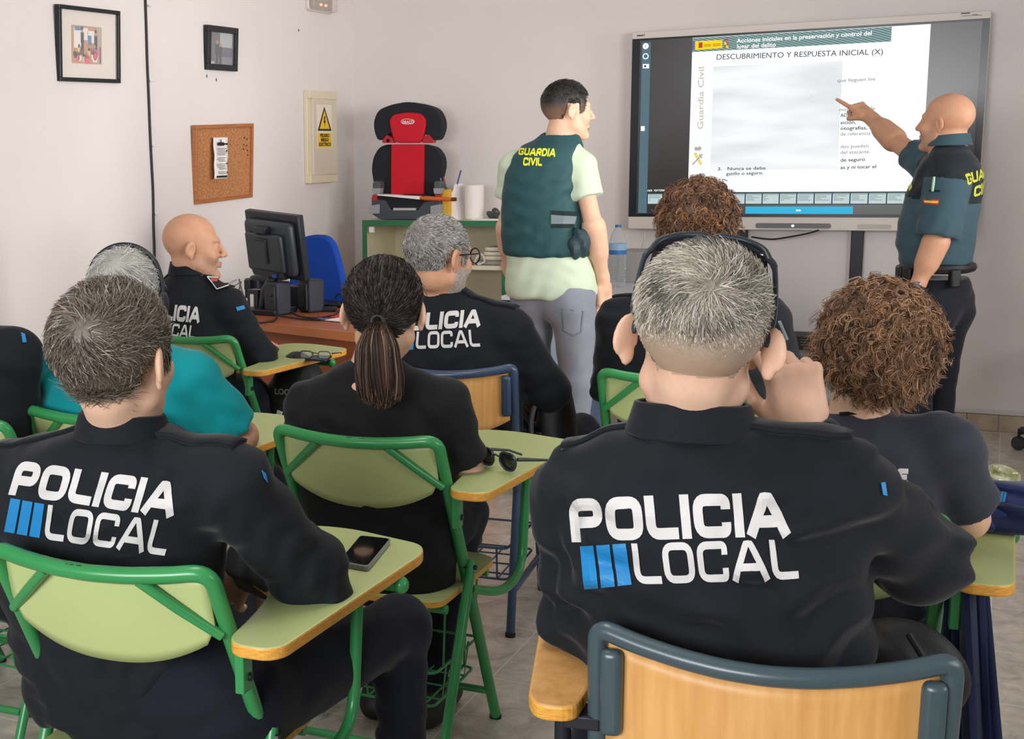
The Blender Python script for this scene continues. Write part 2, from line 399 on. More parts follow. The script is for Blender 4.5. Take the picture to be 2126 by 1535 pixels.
o = empty('notice_sheet', 'narrow printed paper strip pinned to the cork board', 'paper', (XL + 0.034, 5.80, 1.435))
mb = MB(); mb.grid(lambda u, v: (0.004 + 0.004 * math.sin(u * 5 + v * 3), (u - .5) * .135 + .003 * math.sin(v * 14), (v - .5) * .205), 8, 14); mb.build('sheet', M_PAPER, o, solid=0.0006)
mb = MB()
def pr(y, z, w, h): mb.box((0.0092, y, z), (0.0012, w, h))
pr(.0, .07, .06, .017); pr(.045, .07, .04, .008); pr(0, .083, .006, .02); pr(0, -.092, .10, .010)
for k in range(17):
    if k in (5, 9, 14): continue
    pr(rr.uniform(-.01, .01), .048 - k * .0078, rr.uniform(.06, .10), .0022)
for k in (1, 8, 13): pr(.055, .045 - k * .009, .008, .009)
mb.build('printing', M_INK, o, smooth=False)
# wall cable
M_CABLE = mat('black_cable', srgb(18, 18, 20), 0.45)
pts = [atX(x, y, XL + 0.006) for x, y in ((300, -60), (302, 0), (304, 60), (306, 130), (309, 200), (312, 280), (315, 340), (318, 400), (319, 470), (321, 540), (322, 700), (323, 860))]
e = empty('wall_cable', 'black cable running down the left wall on white clips', 'cable', tuple(pts[-1]))
P0 = pts[-1]
MB().tube([p - P0 for p in catmull(pts, 4)], 0.0062, 8).build('cable', M_CABLE, e)
for (x, y) in ((306, 12), (309, 168), (314, 303), (320, 445)):
    p = atX(x, y, XL) - P0; MB().box(p + np.array([.007, .006, 0]), (.014, .024, .009)).build('clip', mat('white_clip', srgb(225, 222, 218), .4), e, bevel=.002)
# emergency light
p = atX(660, 2, XL)
e = empty('emergency_light', 'translucent emergency light high on the left wall near the corner', 'light', tuple(p))
M_CLEAR = mat('clear_plastic', srgb(225, 215, 208), 0.15, alpha=0.45)
MB().prism([(a, b) for a, b, c in rrect(.31, .13, .03)], .02, (.02, 0, 0), YL, ZD).build('base', mat('emergency_white', srgb(225, 215, 206), .4), e, bevel=.004)
MB().prism([(a, b) for a, b, c in rrect(.30, .12, .03)], .035, (.055, 0, 0), YL, ZD).build('cover', M_CLEAR, e, bevel=.01)
for y in (-.03, .03): MB().ell((.035, y, -.025), (.008, .012, .008)).build('bulb', mat('warm_bulb', srgb(250, 190, 140), .4, emit=srgb(255, 180, 120), estr=1.2), e)
# electrical panel
M_BEIGE = mat('beige_plastic', srgb(222, 208, 182), 0.45)
e = empty('electrical_panel', 'tall cream fuse box with yellow electric hazard sign', 'electrical panel', (XL, 6.951, 1.540)); e.rotation_euler = (math.radians(0), 0, 0)
MB().box((.012, 0, 0), (.024, .345, .52)).build('back_plate', M_BEIGE, e, bevel=.004)
MB().box((.03, .012, -.0), (.03, .30, .43)).build('door', mat('beige_door', srgb(212, 200, 180), .45), e, bevel=.003)
MB().box((.03, 0, .2375), (.026, .345, .045)).build('top_strip', M_BEIGE, e, bevel=.003)
MB().box((.03, 0, -.2375), (.026, .345, .045)).build('bottom_strip', M_BEIGE, e, bevel=.003)
M_YEL = mat('sign_yellow', srgb(240, 196, 40), 0.5); M_SIGNK = mat('sign_black', srgb(34, 26, 20), 0.5)
s = MB(); s.prism(rect(.19, .245), .0006, (.0458, .0, .06), YL, ZD, 0); s.prism([(-.088, .0), (.088, .0), (0, .138)], .0004, (.0464, .0, .035), YL, ZD, 2)
s.prism([(-.064, .0), (.064, .0), (0, .104)], .0004, (.0468, .0, .046), YL, ZD, 1); s.prism(rect(.17, .082), .0004, (.0464, .0, -.018), YL, ZD, 1)
s.prism([(-.004, .07), (.012, .07), (.003, .045), (.014, .045), (-.002, .008), (-.001, .032), (-.012, .032)], .0004, (.0472, .0, .048), YL, ZD, 2)
so = s.build('hazard_sign', [mat('sign_white', srgb(232, 222, 205), .5), M_YEL, M_SIGNK], e, smooth=False)
mb = MB()
for k, t in enumerate(('PELIGRO', 'RIESGO', 'ELECTRICO')): add_text(mb, t, .026, (.0472, 0, .0 - k * .025), YL, ZD, 0.0012, 'CENTER', 1.15)
mb.build('lettering', M_SIGNK, so, smooth=False)
# small marks on the wall: nail holes
for (x, y) in ((620, 63), (429, 158), (449, 166)):
    p = atX(x, y, XL); tag(MB().ell((0, 0, 0), (.003, .006, .009), None, 8, 6).build('wall_plug', mat('plug_grey', srgb(110, 92, 84), .7), loc=tuple(p)), {620: 'grey wall plug right of the small picture', 429: 'grey wall plug just under the small picture', 449: 'tiny grey wall plug farther right under the small picture'}[x], 'wall plug', 'wall plugs')
# ---------------------------------------------------------------- interactive display on its stand
YT = 7.33
M_TVW = mat('display_white_bezel', srgb(214, 206, 198), 0.4)
M_TVK = mat('display_black_bezel', srgb(26, 32, 38), 0.25)
M_SCR = mat('screen_reflection_grey', srgb(62, 62, 62), 0.28, spec=0.7)  # grey base colour stands in for the room reflected in the dark screen
def emis(name, c, s): return mat(name, (0.0, 0.0, 0.0), 0.4, emit=c, estr=s, spec=0.15)
M_SLIDE = emis('lit_slide_white', (0.98, 0.99, 1.0), 0.96)
x0, x1, z0, z1 = -1.845, -0.142, 1.003, 2.052
tv = empty('interactive_display', 'large interactive whiteboard display showing a bright slide, white frame', 'display', ((x0 + x1) / 2, YT, z0))
TO = np.array([(x0 + x1) / 2, YT, z0])
def S(px, py): p = atY(px, py, YT) - TO; return (p[0], p[2])
def quad(mb, pts, dy, mi=0, d=0.0006): mb.prism([S(*p) for p in pts][::-1], d, (0, dy, 0), XD, ZD, mi)
mb = MB(); mb.prism([(p[0], p[1]) for p in rrect(x1 - x0, z1 - z0, .015, 4, 0, (z1 - z0) / 2)], .075, (0, 0, 0), XD, ZD); mb.build('housing', M_TVW, tv, bevel=.004)
MB().prism(rect_ := [(-(x1 - x0) / 2 + .003, .068), ((x1 - x0) / 2 - .003, .068), ((x1 - x0) / 2 - .003, z1 - z0 - .036), (-(x1 - x0) / 2 + .003, z1 - z0 - .036)], .004, (0, -.003, 0), XD, ZD).build('black_bezel', M_TVK, tv, smooth=False)
sx0, sz1 = S(1329.5, 84.7); sx1 = S(2040, 42.7)[0]; sz0 = S(1322, 444)[1]
mb = MB(); mb.prism([(sx0, sz0), (sx1, sz0), (sx1, sz1), (sx0, sz1)], .002, (0, -.0045, 0), XD, ZD); scr = mb.build('screen', M_SCR, tv, smooth=False)
# slide: rectangle measured on the display plane
lx0 = S(1434, 220)[0]; lx1 = S(1925, 180)[0]; lz1 = S(1437, 79)[1]; lz0 = S(1700, 398)[1]
def rectm(mb, a, b, c, d, dy, mi=0): mb.prism([(a, c), (b, c), (b, d), (a, d)], .0003, (0, dy, 0), XD, ZD, mi)
mb = MB(); rectm(mb, lx0, lx1, lz0, lz1, -.0052); slide = mb.build('slide', M_SLIDE, scr, smooth=False)
def header_mat():
    m = bpy.data.materials.new('slide_header_stripes'); m.use_nodes = True; nt = m.node_tree; b = nt.nodes['Principled BSDF']
    tc = nt.nodes.new('ShaderNodeTexCoord'); wv = nt.nodes.new('ShaderNodeTexWave'); wv.inputs['Scale'].default_value = 55; wv.bands_direction = 'DIAGONAL'
    mp = nt.nodes.new('ShaderNodeMapping'); mp.inputs['Scale'].default_value = (0.35, 0, 1)
    nt.links.new(tc.outputs['Object'], mp.inputs[0]); nt.links.new(mp.outputs[0], wv.inputs[0])
    r = nt.nodes.new('ShaderNodeValToRGB'); r.color_ramp.elements[0].color = (*srgb(58, 98, 98), 1); r.color_ramp.elements[1].color = (*srgb(150, 180, 180), 1)
    nt.links.new(wv.outputs['Fac'], r.inputs[0]); nt.links.new(r.outputs[0], b.inputs['Emission Color']); b.inputs['Emission Strength'].default_value = 0.9; b.inputs['Base Color'].default_value = (0, 0, 0, 1)
    return m
hx1 = S(1851, 70)[0]; hz0 = S(1436, 108.5)[1]
mb = MB(); rectm(mb, lx0, hx1, hz0, lz1 - .002, -.0056); mb.build('slide_header', header_mat(), scr, smooth=False)
def blur_mat():
    m = bpy.data.materials.new('faint_unreadable_text'); m.use_nodes = True; nt = m.node_tree; b = nt.nodes['Principled BSDF']
    tc = nt.nodes.new('ShaderNodeTexCoord'); mp = nt.nodes.new('ShaderNodeMapping'); mp.inputs['Scale'].default_value = (1.3, 1, 6.5)
    n = nt.nodes.new('ShaderNodeTexNoise'); n.inputs['Scale'].default_value = 1.5; n.inputs['Detail'].default_value = 1.5
    nt.links.new(tc.outputs['Object'], mp.inputs[0]); nt.links.new(mp.outputs[0], n.inputs['Vector'])
    r = nt.nodes.new('ShaderNodeValToRGB'); r.color_ramp.elements[0].position = .36; r.color_ramp.elements[0].color = (*srgb(226, 229, 231), 1); r.color_ramp.elements[1].position = .62; r.color_ramp.elements[1].color = (*srgb(249, 251, 252), 1)
    nt.links.new(n.outputs['Fac'], r.inputs[0]); nt.links.new(r.outputs[0], b.inputs['Emission Color']); b.inputs['Emission Strength'].default_value = 0.95; b.inputs['Base Color'].default_value = (0, 0, 0, 1)
    return m
mb = MB(); rectm(mb, S(1479, 230)[0], S(1745, 230)[0], S(1600, 352)[1], S(1600, 133)[1], -.0056); mb.build('blurred_text_block', blur_mat(), scr, smooth=False)
def tv_text(mb, t, p0, p1, dy=-.0062, bold=0.0, hpx=None):
    """text running from pixel p0 (baseline start) to p1 (baseline end)"""
    a = np.array(S(*p0)); b = np.array(S(*p1)); L = np.linalg.norm(b - a); vs, fs = text_mesh(t, 1.0, bold)
    wv = max(v[0] for v in vs); sxx = L / wv; u = (b - a) / L; v = np.array([-u[1], u[0]])
    sy = sxx if hpx is None else hpx / 435.0 / 0.72
    mb.add([(a[0] + u[0] * p[0] * sxx + v[0] * p[1] * sy, dy, a[1] + u[1] * p[0] * sxx + v[1] * p[1] * sy) for p in vs], fs)
MT_D = emis('slide_text_dark', srgb(42, 52, 62), 1.0); MT_G = emis('slide_text_grey', srgb(120, 126, 132), 1.0); MT_B = emis('slide_text_beige', srgb(205, 196, 186), 1.0)
for nm, t, a, b, bo_, hp, m_ in (('header_lettering', 'Acciones iniciales en la preservación y control del', (1530, 89), (1810, 73), .02, 9.5, M_SLIDE), ('header_lettering', 'lugar del delito', (1530, 101), (1611, 97), .02, 9.5, M_SLIDE),
        ('slide_lettering', 'DESCUBRIMIENTO Y RESPUESTA INICIAL (X)', (1487, 124), (1833, 113), 0, 12, MT_D), ('slide_lettering', 'gatillo o seguro.', (1508, 364), (1585, 362), .012, 7.5, MT_D), ('slide_lettering', 'as y ni tocar el', (1745, 351), (1819, 349), .012, 7.5, MT_D),
        ('slide_lettering', 'de seguro', (1745, 336), (1796, 334), .012, 7.5, MT_D), ('slide_lettering', 'ADN.', (1745, 243), (1769, 242), .012, 7.5, MT_D), ('slide_lettering', 'sición,', (1745, 258), (1777, 257), .012, 7.5, MT_D), ('slide_lettering', 'otografías, una', (1745, 270), (1824, 268), .012, 7.5, MT_D),
        ('slide_lettering', '3.   Nunca se debe', (1490, 354), (1590, 352), .01, 7.5, MT_D), ('slide_lettering', 'que lleguen los', (1738, 171), (1817, 167), 0, 7.5, MT_G), ('slide_lettering', 'menos posible', (1742, 231), (1817, 228), 0, 7.5, MT_G), ('slide_lettering', 'de referencia', (1745, 282), (1807, 280), 0, 7.5, MT_G), ('slide_lettering', 'dos pueden', (1745, 308), (1803, 306), 0, 7.5, MT_G), ('slide_lettering', 'del atacante.', (1745, 320), (1807, 318), 0, 7.5, MT_G)):
    mb = MB(); tv_text(mb, t, a, b, bold=bo_, hpx=hp); mb.build(nm, m_, scr, smooth=False)
mb = MB(); tv_text(mb, 'Guardia Civil', (1460, 269), (1462, 139), bold=.015, hpx=13); mb.build('side_lettering', MT_B, scr, smooth=False)
mb = MB(); quad(mb, [(1444, 86), (1500, 83), (1500, 100), (1444, 104)], -.0062, 0); quad(mb, [(1451, 89), (1459, 88), (1459, 99), (1451, 100)], -.0066, 1)
for k, (a, b) in enumerate(((1462, 1477), (1480, 1497))):
    for j in range(2): quad(mb, [(a, 92 + j * 3.2 - k), (b, 91.3 + j * 3.2 - k), (b, 93.2 + j * 3.2 - k), (a, 93.9 + j * 3.2 - k)], -.0066, 2)
quad(mb, [(1437, 87), (1442, 87), (1442, 103), (1437, 103)], -.0062, 3)
EMB = [emis('emblem_yellow', srgb(255, 220, 20), .95), emis('emblem_red', srgb(190, 70, 50), .9), emis('emblem_ochre', srgb(200, 150, 20), .9), emis('emblem_violet', srgb(110, 100, 160), .9), emis('emblem_pale_yellow', srgb(236, 220, 130), .95), emis('emblem_grey', srgb(190, 176, 170), .9)]
mb.build('government_logo', EMB, scr, smooth=False)
# emblems: crossed sword and bundle under a crown
def emblem(cx, cy, s, my, mg):
    q = lambda pts, m, dy: quad(mb, [(cx + x * s, cy + y * s) for x, y in pts], dy, m)
    q([(-9, -9), (-3, -12), (10, 12), (5, 16)], my, -.0064); q([(-10, 15), (-12, 13), (9, -9), (11, -7)], mg, -.0067); q([(2, -6), (5, -8), (10, 0), (8, 1)], mg, -.0069)
    q([(-7, -19), (-4, -24), (0, -21), (4, -25), (8, -20), (6, -16), (-5, -15)], mg, -.0065)
for a in ((1449, 328, 1.0, 4, 5), (1508, 93, .55, 0, 1)):
    mb = MB(); emblem(*a); mb.build('slide_emblem', EMB, scr, smooth=False)
# toolbar, thumbnails and cyan bar
mb = MB(); tz1 = S(1340, 88)[1]; tx0 = S(1331, 200)[0]; tx1 = S(1349, 200)[0]
rectm(mb, tx0, tx1, sz0 + .004, tz1, -.0052, 0)
for cy_, r in ((96, 7), (117, 7)):
    c = S(1341, cy_); mb.prism([(c[0] + math.cos(a) * r / 437, c[1] + math.sin(a) * r / 437) for a in np.linspace(0, 2 * math.pi, 20)[:-1]], .0003, (0, -.0057, 0), XD, ZD, 1)
c = S(1341, 117); mb.prism([(c[0] + math.cos(a) * 4.6 / 437, c[1] + math.sin(a) * 4.6 / 437) for a in np.linspace(0, 2 * math.pi, 16)[:-1]], .0003, (0, -.006, 0), XD, ZD, 2)
c = S(1341, 96); mb.prism([(c[0] - .004, c[1]), (c[0] + .003, c[1] - .007), (c[0] + .004, c[1] - .006), (c[0] - .0015, c[1]), (c[0] + .004, c[1] + .006), (c[0] + .003, c[1] + .007)], .0003, (0, -.006, 0), XD, ZD, 3)
quad(mb, [(1335, 133), (1348, 133), (1348, 142), (1335, 142)], -.0057, 1); quad(mb, [(1338, 135.5), (1342, 135.5), (1342, 139.5), (1338, 139.5)], -.006, 3); quad(mb, [(1331, 262), (1339, 262), (1339, 272), (1331, 272)], -.0057, 1)
mb.build('toolbar', [emis('toolbar_blue', srgb(96, 124, 138), .8), M_SLIDE, emis('toolbar_teal', srgb(60, 120, 140), .9), MT_D], scr, smooth=False)
mb = MB(); a0 = S(1345, 412)[0]; b0 = S(1880, 412)[0]; zt = S(1600, 402)[1]; zb = S(1600, 423)[1]; n = 15; w = (b0 - a0) / n; rr = random.Random(2)
rectm(mb, a0 - .01, S(1890, 412)[0], zb - .004, zt + .005, -.0051, 2)
for k in range(n):
    rectm(mb, a0 + k * w + .002, a0 + (k + 1) * w - .004, zb, zt, -.0054, 0); rectm(mb, a0 + k * w + .004, a0 + (k + 1) * w - .006, zt - .006, zt - .003, -.0058, 1)
    for j in range(4): rectm(mb, a0 + k * w + .007, a0 + k * w + .012 + rr.random() * (w - .026), zt - .014 - j * .007, zt - .0115 - j * .007, -.0058, 1)
mb.build('thumbnail_strip', [emis('thumb_pale', srgb(196, 212, 214), .95), emis('thumb_text', srgb(110, 140, 142), .9), emis('strip_dark_teal', srgb(40, 74, 82), .8)], scr, smooth=False)
mb = MB(); rectm(mb, S(1548, 437)[0], S(1771, 437)[0], S(1660, 444)[1], S(1660, 429)[1], -.0054, 0); rectm(mb, S(1653, 437)[0], S(1663, 437)[0], S(1660, 438.5)[1], S(1660, 435.5)[1], -.0058, 1)
mb.build('cyan_bar', [emis('bar_cyan', srgb(52, 182, 224), .95), M_SLIDE], scr, smooth=False)
mb = MB(); tv_text(mb, '19/39   PDF FORM', (1344, 398), (1380, 397), bold=.02, hpx=4.5, dy=-.0056); mb.build('page_counter', M_SLIDE, scr, smooth=False)
mb = MB(); c = S(1646, 469); mb.prism([(p[0], p[1]) for p in rrect(.37, .026, .013, 5, *c)], .004, (0, -.003, 0), XD, ZD, 0); mb.ell((c[0], -.004, c[1]), (.008, .004, .007), None, 12, 8, 1); mb.build('sensor_bar', [mat('sensor_grey', srgb(104, 104, 104), .4), M_SLIDE], tv)
mb = MB(); c = S(1815, 471); mb.prism([(p[0], p[1]) for p in rrect(.16, .024, .012, 5, *c)], .003, (0, -.0015, 0), XD, ZD, 0); mb.build('speaker_grille', mat('grille_grey', srgb(190, 184, 178), .6), tv)
mb = MB(); tv_text(mb, 'SMART', (1322, 76), (1340, 75), dy=-.0012, bold=.03, hpx=4)
quad(mb, [(1995, 27), (2014, 26), (2014, 28), (1995, 29)], -.001); quad(mb, [(2018, 30), (2030, 29.4), (2030, 30.4), (2018, 31)], -.001); quad(mb, [(1996, 33), (2040, 30.6), (2040, 31.4), (1996, 33.8)], -.001)
mb.build('maker_lettering', M_INK, tv, smooth=False)
# trolley
M_STAND = mat('stand_black_steel', srgb(26, 28, 36), 0.45)
st = empty('display_stand', 'black steel trolley with two posts carrying the interactive display', 'stand', (-0.97, 7.345, 0))
for px in (-0.285, 0.285): MB().box((px, 0.058, .52), (.06, .022, .98)).build('post', M_STAND, st, bevel=.004)
tb = MB().box((0, -.06, .435), (.70, .20, .07)).build('tray', mat('tray_black', srgb(34, 36, 34), .5), st, bevel=.004)
mb = MB(); mb.box((.02, -.162, .452), (.045, .002, .016), mi=0)
for k in range(3): mb.box((.12, -.162, .455 - k * .014), (.12, .002, .003), mi=1)
mb.build('tray_label', [mat('label_amber', srgb(206, 160, 50), .5), mat('label_grey', srgb(120, 124, 120), .6)], tb, smooth=False)
for px in (-0.285, 0.285):
    MB().box((px, -.20, .075), (.05, .54, .04)).build('foot', M_STAND, st, bevel=.004)
    for yy in (-.43, .02):
        mb = MB(); mb.lathe([(.0001, -.012), (.028, -.012), (.03, 0), (.028, .012), (.0001, .012)], 16); mb.v = [(px + v[2], yy + v[0], .03 + v[1]) for v in mb.v]; mb.build('caster', M_STAND, st)
for px, lb, pts in ((0, 'white', [(1338, 482), (1336, 505), (1322, 545), (1312, 580), (1300, 600)]), (1, 'black', [(1560, 492), (1600, 497), (1640, 492), (1680, 484), (1700, 478)])):
    P = [atY(x, y, 7.30 if px else 7.22) for x, y in pts]; b = P[-1]
    tag(MB().tube([p - b for p in catmull(P, 6)], .0045, 8).build('display_cable', mat('white_cable', srgb(196, 192, 188), .5) if lb == 'white' else M_CABLE, loc=tuple(b)), 'white cable hanging from the left corner of the display to the table' if lb == 'white' else 'black cable sagging under the lower edge of the display', 'cable')
# office chair base just right of the picture, one caster in view
oc = empty('office_chair', 'black office chair at the right edge, only one caster in view', 'chair', (0.40, 6.98, 0))
mb = MB()
for k in range(5):
    a = math.radians(180 + 72 * k - 8); mb.tube([(0, 0, .12), (.15 * math.cos(a), .15 * math.sin(a), .115), (.30 * math.cos(a), .30 * math.sin(a), .09)], [.028, .024, .018], 8)
mb.tube([(0, 0, .1), (0, 0, .42)], .025, 12); mb.build('base', M_STAND, oc)
for k in range(5):
    a = math.radians(180 + 72 * k - 8); mb = MB(); c = (.305 * math.cos(a), .305 * math.sin(a), .0)
    for s in (-.016, .016): mb.lathe([(.0001, -.011), (.026, -.01), (.031, 0), (.026, .01), (.0001, .011)], 16); n0 = len(mb.v) - 16 * 5; mb.v[n0:] = [(c[0] + v[0], c[1] + v[2] + s, .031 + v[1]) for v in mb.v[n0:]]
    mb.tube([(c[0], c[1], .03), (c[0], c[1], .10)], .007, 8); mb.build('caster', M_STAND, oc)
MB().prism([(a, b) for a, b, c in rrect(.46, .46, .1)], .07, (.02, 0, .49), XD, YD).build('seat', M_STAND, oc, bevel=.02)
MB().prism([(a, b) for a, b, c in rrect(.42, .5, .1)], .06, (.3, 0, .80), (0, 1, 0), ZD).build('backrest', M_STAND, oc, bevel=.02)

# ---------------------------------------------------------------- bookcase with the child seat
M_GREEN = mat('green_edge', srgb(44, 110, 72), 0.4)
M_CREAM = mat('cream_laminate', srgb(208, 200, 168), 0.5, var=.05)
bx0, bx1, by0, by1, bz = -3.292, -2.425, 7.0, 7.425, 1.062
bc = empty('bookcase', 'low cream bookcase with green edges in the corner of the room', 'bookcase', (bx0, by0, 0)); bw = bx1 - bx0; bd = by1 - by0
mb = MB(); mb.box((bw / 2, bd / 2, bz - .012), (bw, bd, .024)); mb.build('top', mat('bookcase_top', srgb(206, 200, 186), .4), bc, smooth=False)
MB().box((bw / 2, -.006, bz - .016), (bw, .012, .032)).build('top_edge', M_GREEN, bc, smooth=False)
for x in (.011, bw - .011):
    MB().box((x, bd / 2, bz / 2), (.022, bd, bz - .03)).build('side_panel', M_CREAM, bc, smooth=False); MB().box((x, -.004, bz / 2), (.026, .010, bz)).build('side_edge', M_GREEN, bc, smooth=False)
MB().box((bw / 2, bd - .006, bz / 2), (bw, .010, bz - .04)).build('back_panel', M_CREAM, bc, smooth=False)
for z in (.80, .44, .08): MB().box((bw / 2, bd / 2 + .005, z), (bw - .05, bd - .03, .024)).build('shelf', mat('shelf_cream', srgb(216, 208, 184), .45), bc, smooth=False)
for x in (.05, bw - .04): MB().box((x, .01, bz - .055), (.03, .02, .034)).build('hinge_block', M_FRAME, bc, smooth=False, bevel=.002)
# child car seat
M_SK = mat('seat_black_fabric', srgb(26, 29, 36), 0.85, bump=.15, bscale=350); M_SRED = mat('seat_red_fabric', srgb(200, 16, 38), 0.8, bump=.2, bscale=400); M_SGR = mat('seat_grey_plastic', srgb(64, 70, 78), .45); M_SREDP = mat('seat_red_plastic', srgb(176, 26, 36), .35); M_SLG = mat('seat_light_grey', srgb(150, 152, 156), .35)
cs0 = atY(845, 455, 7.12); cs = empty('child_car_seat', 'red and black high-back child car seat standing on the bookcase', 'car seat', (cs0[0], 7.12, bz))
CO = np.array([cs0[0], 7.12, bz])
def csq(pts, Y=7.12, r=0, sm=5):
    P = [atY(x, y, Y) for x, y in pts]; P = [(p[0] - CO[0], p[2] - CO[2], 0) for p in P]
    if r: P = fillet(P, r, sm, True)
    P = [(p[0], p[1]) for p in P]
    ar = sum(P[i][0] * P[(i + 1) % len(P)][1] - P[(i + 1) % len(P)][0] * P[i][1] for i in range(len(P)))
    return P if ar > 0 else P[::-1]
def csp(name, pts, y, d, m, r=.03, bev=.015):
    return MB().prism(csq(pts, 7.12 + y, r), d, (0, y, 0), XD, ZD).build(name, m, cs, bevel=bev, seg=3)
csp('headrest', [(775, 250), (785, 228), (812, 217), (845, 211), (880, 217), (905, 226), (916, 248), (917, 268), (908, 291), (893, 291), (884, 278), (806, 278), (795, 291), (783, 291), (776, 272)], -.04, .09, M_SK, .03, .03)
csp('backrest_wing', [(800, 300), (786, 306), (774, 325), (770, 352), (776, 388), (780, 402), (815, 404), (815, 300)], -.02, .07, M_SK, .03, .025)
csp('backrest_wing', [(878, 300), (904, 306), (917, 325), (919, 345), (910, 384), (906, 402), (876, 404), (876, 300)], -.02, .07, M_SK, .03, .025)
csp('head_pad', [(807, 250), (815, 238), (845, 233), (874, 236), (884, 250), (880, 277), (874, 297), (819, 297), (812, 277)], -.055, .04, M_SRED, .03, .012)
csp('back_pad', [(812, 300), (880, 300), (879, 404), (811, 404)], -.035, .05, M_SRED, .006, .008)
for pts, sg in (([(793, 291), (803, 280), (813, 285), (816, 297), (794, 297)], -1), ([(876, 297), (878, 285), (890, 279), (900, 291), (898, 297)], 1)):
    o = csp('belt_guide', pts, -.05, .05, M_SREDP, .006, .004); c = csq([(804 if sg < 0 else 889, 287), (808 if sg < 0 else 893, 287), (806, 292)], 7.07)
    MB().box((c[0][0], -.053, c[0][1]), (.012, .006, .016)).build('guide_clip', M_SLG, o)
csp('booster_base', [(771, 408), (780, 414), (800, 416), (812, 436), (868, 436), (880, 420), (912, 414), (916, 440), (905, 456), (790, 456), (772, 445)], -.10, .22, M_SGR, .012, .012)
csp('booster_cushion', [(776, 408), (800, 405), (880, 405), (910, 408), (905, 420), (872, 432), (812, 432), (792, 418)], -.095, .20, M_SK, .012, .008)
csp('front_strip', [(816, 432), (863, 432), (863, 437), (816, 437)], -.106, .01, mat('strip_silver', srgb(186, 184, 182), .4), .001, .001)
for a in ((773, 785), (900, 912)):
    csp('armrest', [(a[0], 382), (a[0] + 3, 376), (a[1], 376), (a[1] + 4, 382), (a[1] + 2, 404), (a[0] + 1, 404)], -.11, .07, mat('armrest_dark', srgb(78, 80, 84), .5), .008, .006)
    csp('armrest_cap', [(a[0] - 1, 391), (a[1] + 4, 391), (a[1] + 2, 403), (a[0] + 1, 403)], -.113, .05, M_SLG, .004, .004)
    csp('cup_holder', [(a[0] - 7 if a[0] < 800 else 893, 428), (a[0] + 14 if a[0] < 800 else 914, 424), (a[0] + 14 if a[0] < 800 else 914, 444), (a[0] - 7 if a[0] < 800 else 893, 444)], -.112, .06, M_SLG, .005, .005)
for a, b in (((773, 405), (783, 417)), ((905, 404), (914, 412))): csp('side_accent', [(a[0], a[1]), (b[0], a[1]), (b[0], b[1]), (a[0], b[1])], -.103, .02, M_SREDP, .001, .002)
mb = MB(); P = csq([(832, 253), (836, 248), (846, 247), (858, 249), (861, 253), (857, 257), (846, 258), (836, 257)], 7.064, .01); mb.tube([(p[0], -.0565, p[1]) for p in P], .0014, 6, True)
w0 = csq([(835, 256), (858, 256), (846, 250)], 7.064); vs, fs = text_mesh('GRACO', .022, .0006); wmx = max(v[0] for v in vs)
lx = atY(835, 256, 7.064)[0] - CO[0]; lz = atY(846, 256.3, 7.064)[2] - CO[2]; wd = atY(858.5, 256, 7.064)[0] - CO[0] - lx
mb.add([(lx + v[0] / wmx * wd, -.0565, lz + v[1]) for v in vs], fs); mb.build('badge', M_PAPER, cs, smooth=False)
# orange folder lying across the booster, pens box, paper roll, dark bag
p0 = atY(783, 405, 7.0); p1 = atY(945, 414, 6.97)
o = empty('document_sleeve', 'long orange and white paper sleeve lying across the child seat', 'folder', tuple(p0))
mb = MB(); d = p1 - p0
def lerp(t, dz=0, dy=0): return (d[0] * t, d[1] * t + dy, d[2] * t + dz)
pa = [lerp(0, .004), lerp(.45, .002), lerp(.62, -.004)]
mb.add([lerp(0, .004), lerp(.55, .006), lerp(.55, .006, .2), lerp(0, .004, .2), lerp(0, -.002), lerp(.55, -.012), lerp(.55, -.012, .2), lerp(0, -.002, .2)], [(0, 1, 2, 3), (7, 6, 5, 4), (0, 4, 5, 1), (1, 5, 6, 2), (2, 6, 7, 3), (3, 7, 4, 0)]); mb.build('white_sheet', M_PAPER, o, smooth=False)
mb = MB(); mb.tube([lerp(.52, -.003, .01), lerp(.62, -.004, .01), lerp(.8, -.003, .01), lerp(.94, -.002, .01), lerp(1, 0, .01)], [.006, .013, .012, .010, .009], 10); mb.build('orange_sleeve', mat('sleeve_orange', srgb(206, 98, 40), .5), o)
mb = MB(); mb.tube([lerp(.95, -.002, .01), lerp(1.005, 0, .01)], .0108, 10); mb.build('dark_tip', mat('sleeve_tip', srgb(90, 50, 30), .5), o)
pb = atY(935, 455, 7.12); o = empty('pen_box', 'yellow and white open magazine box holding pens on the bookcase', 'box', (pb[0], 7.10, bz))
MB().box((-.027, .0, .085), (.085, .08, .17)).build('yellow_box', mat('box_yellow', srgb(222, 170, 44), .5), o, smooth=False, bevel=.002)
P = [(0.0, 0), (.055, 0), (.040, .06), (.030, .11), (.040, .19), (.034, .20), (.022, .16), (0.002, .135)]
MB().prism([(p[0], p[1]) for p in P], .12, (0, .0, 0), XD, ZD).build('white_side', M_PAPER, o, smooth=False)
rr = random.Random(8); pcol = [srgb(190, 96, 50), srgb(40, 70, 140), srgb(30, 110, 80), srgb(30, 30, 36), srgb(70, 130, 190), srgb(160, 70, 40), srgb(36, 60, 120)]
pdesc = ['orange', 'blue', 'green', 'black', 'light blue', 'brown', 'dark blue']; pos = [(-.075, .0, .21), (-.055, .01, .215), (-.02, .02, .20), (-.035, .0, .205), (-.045, .03, .235), (-.03, .035, .24), (.042, .03, .275)]
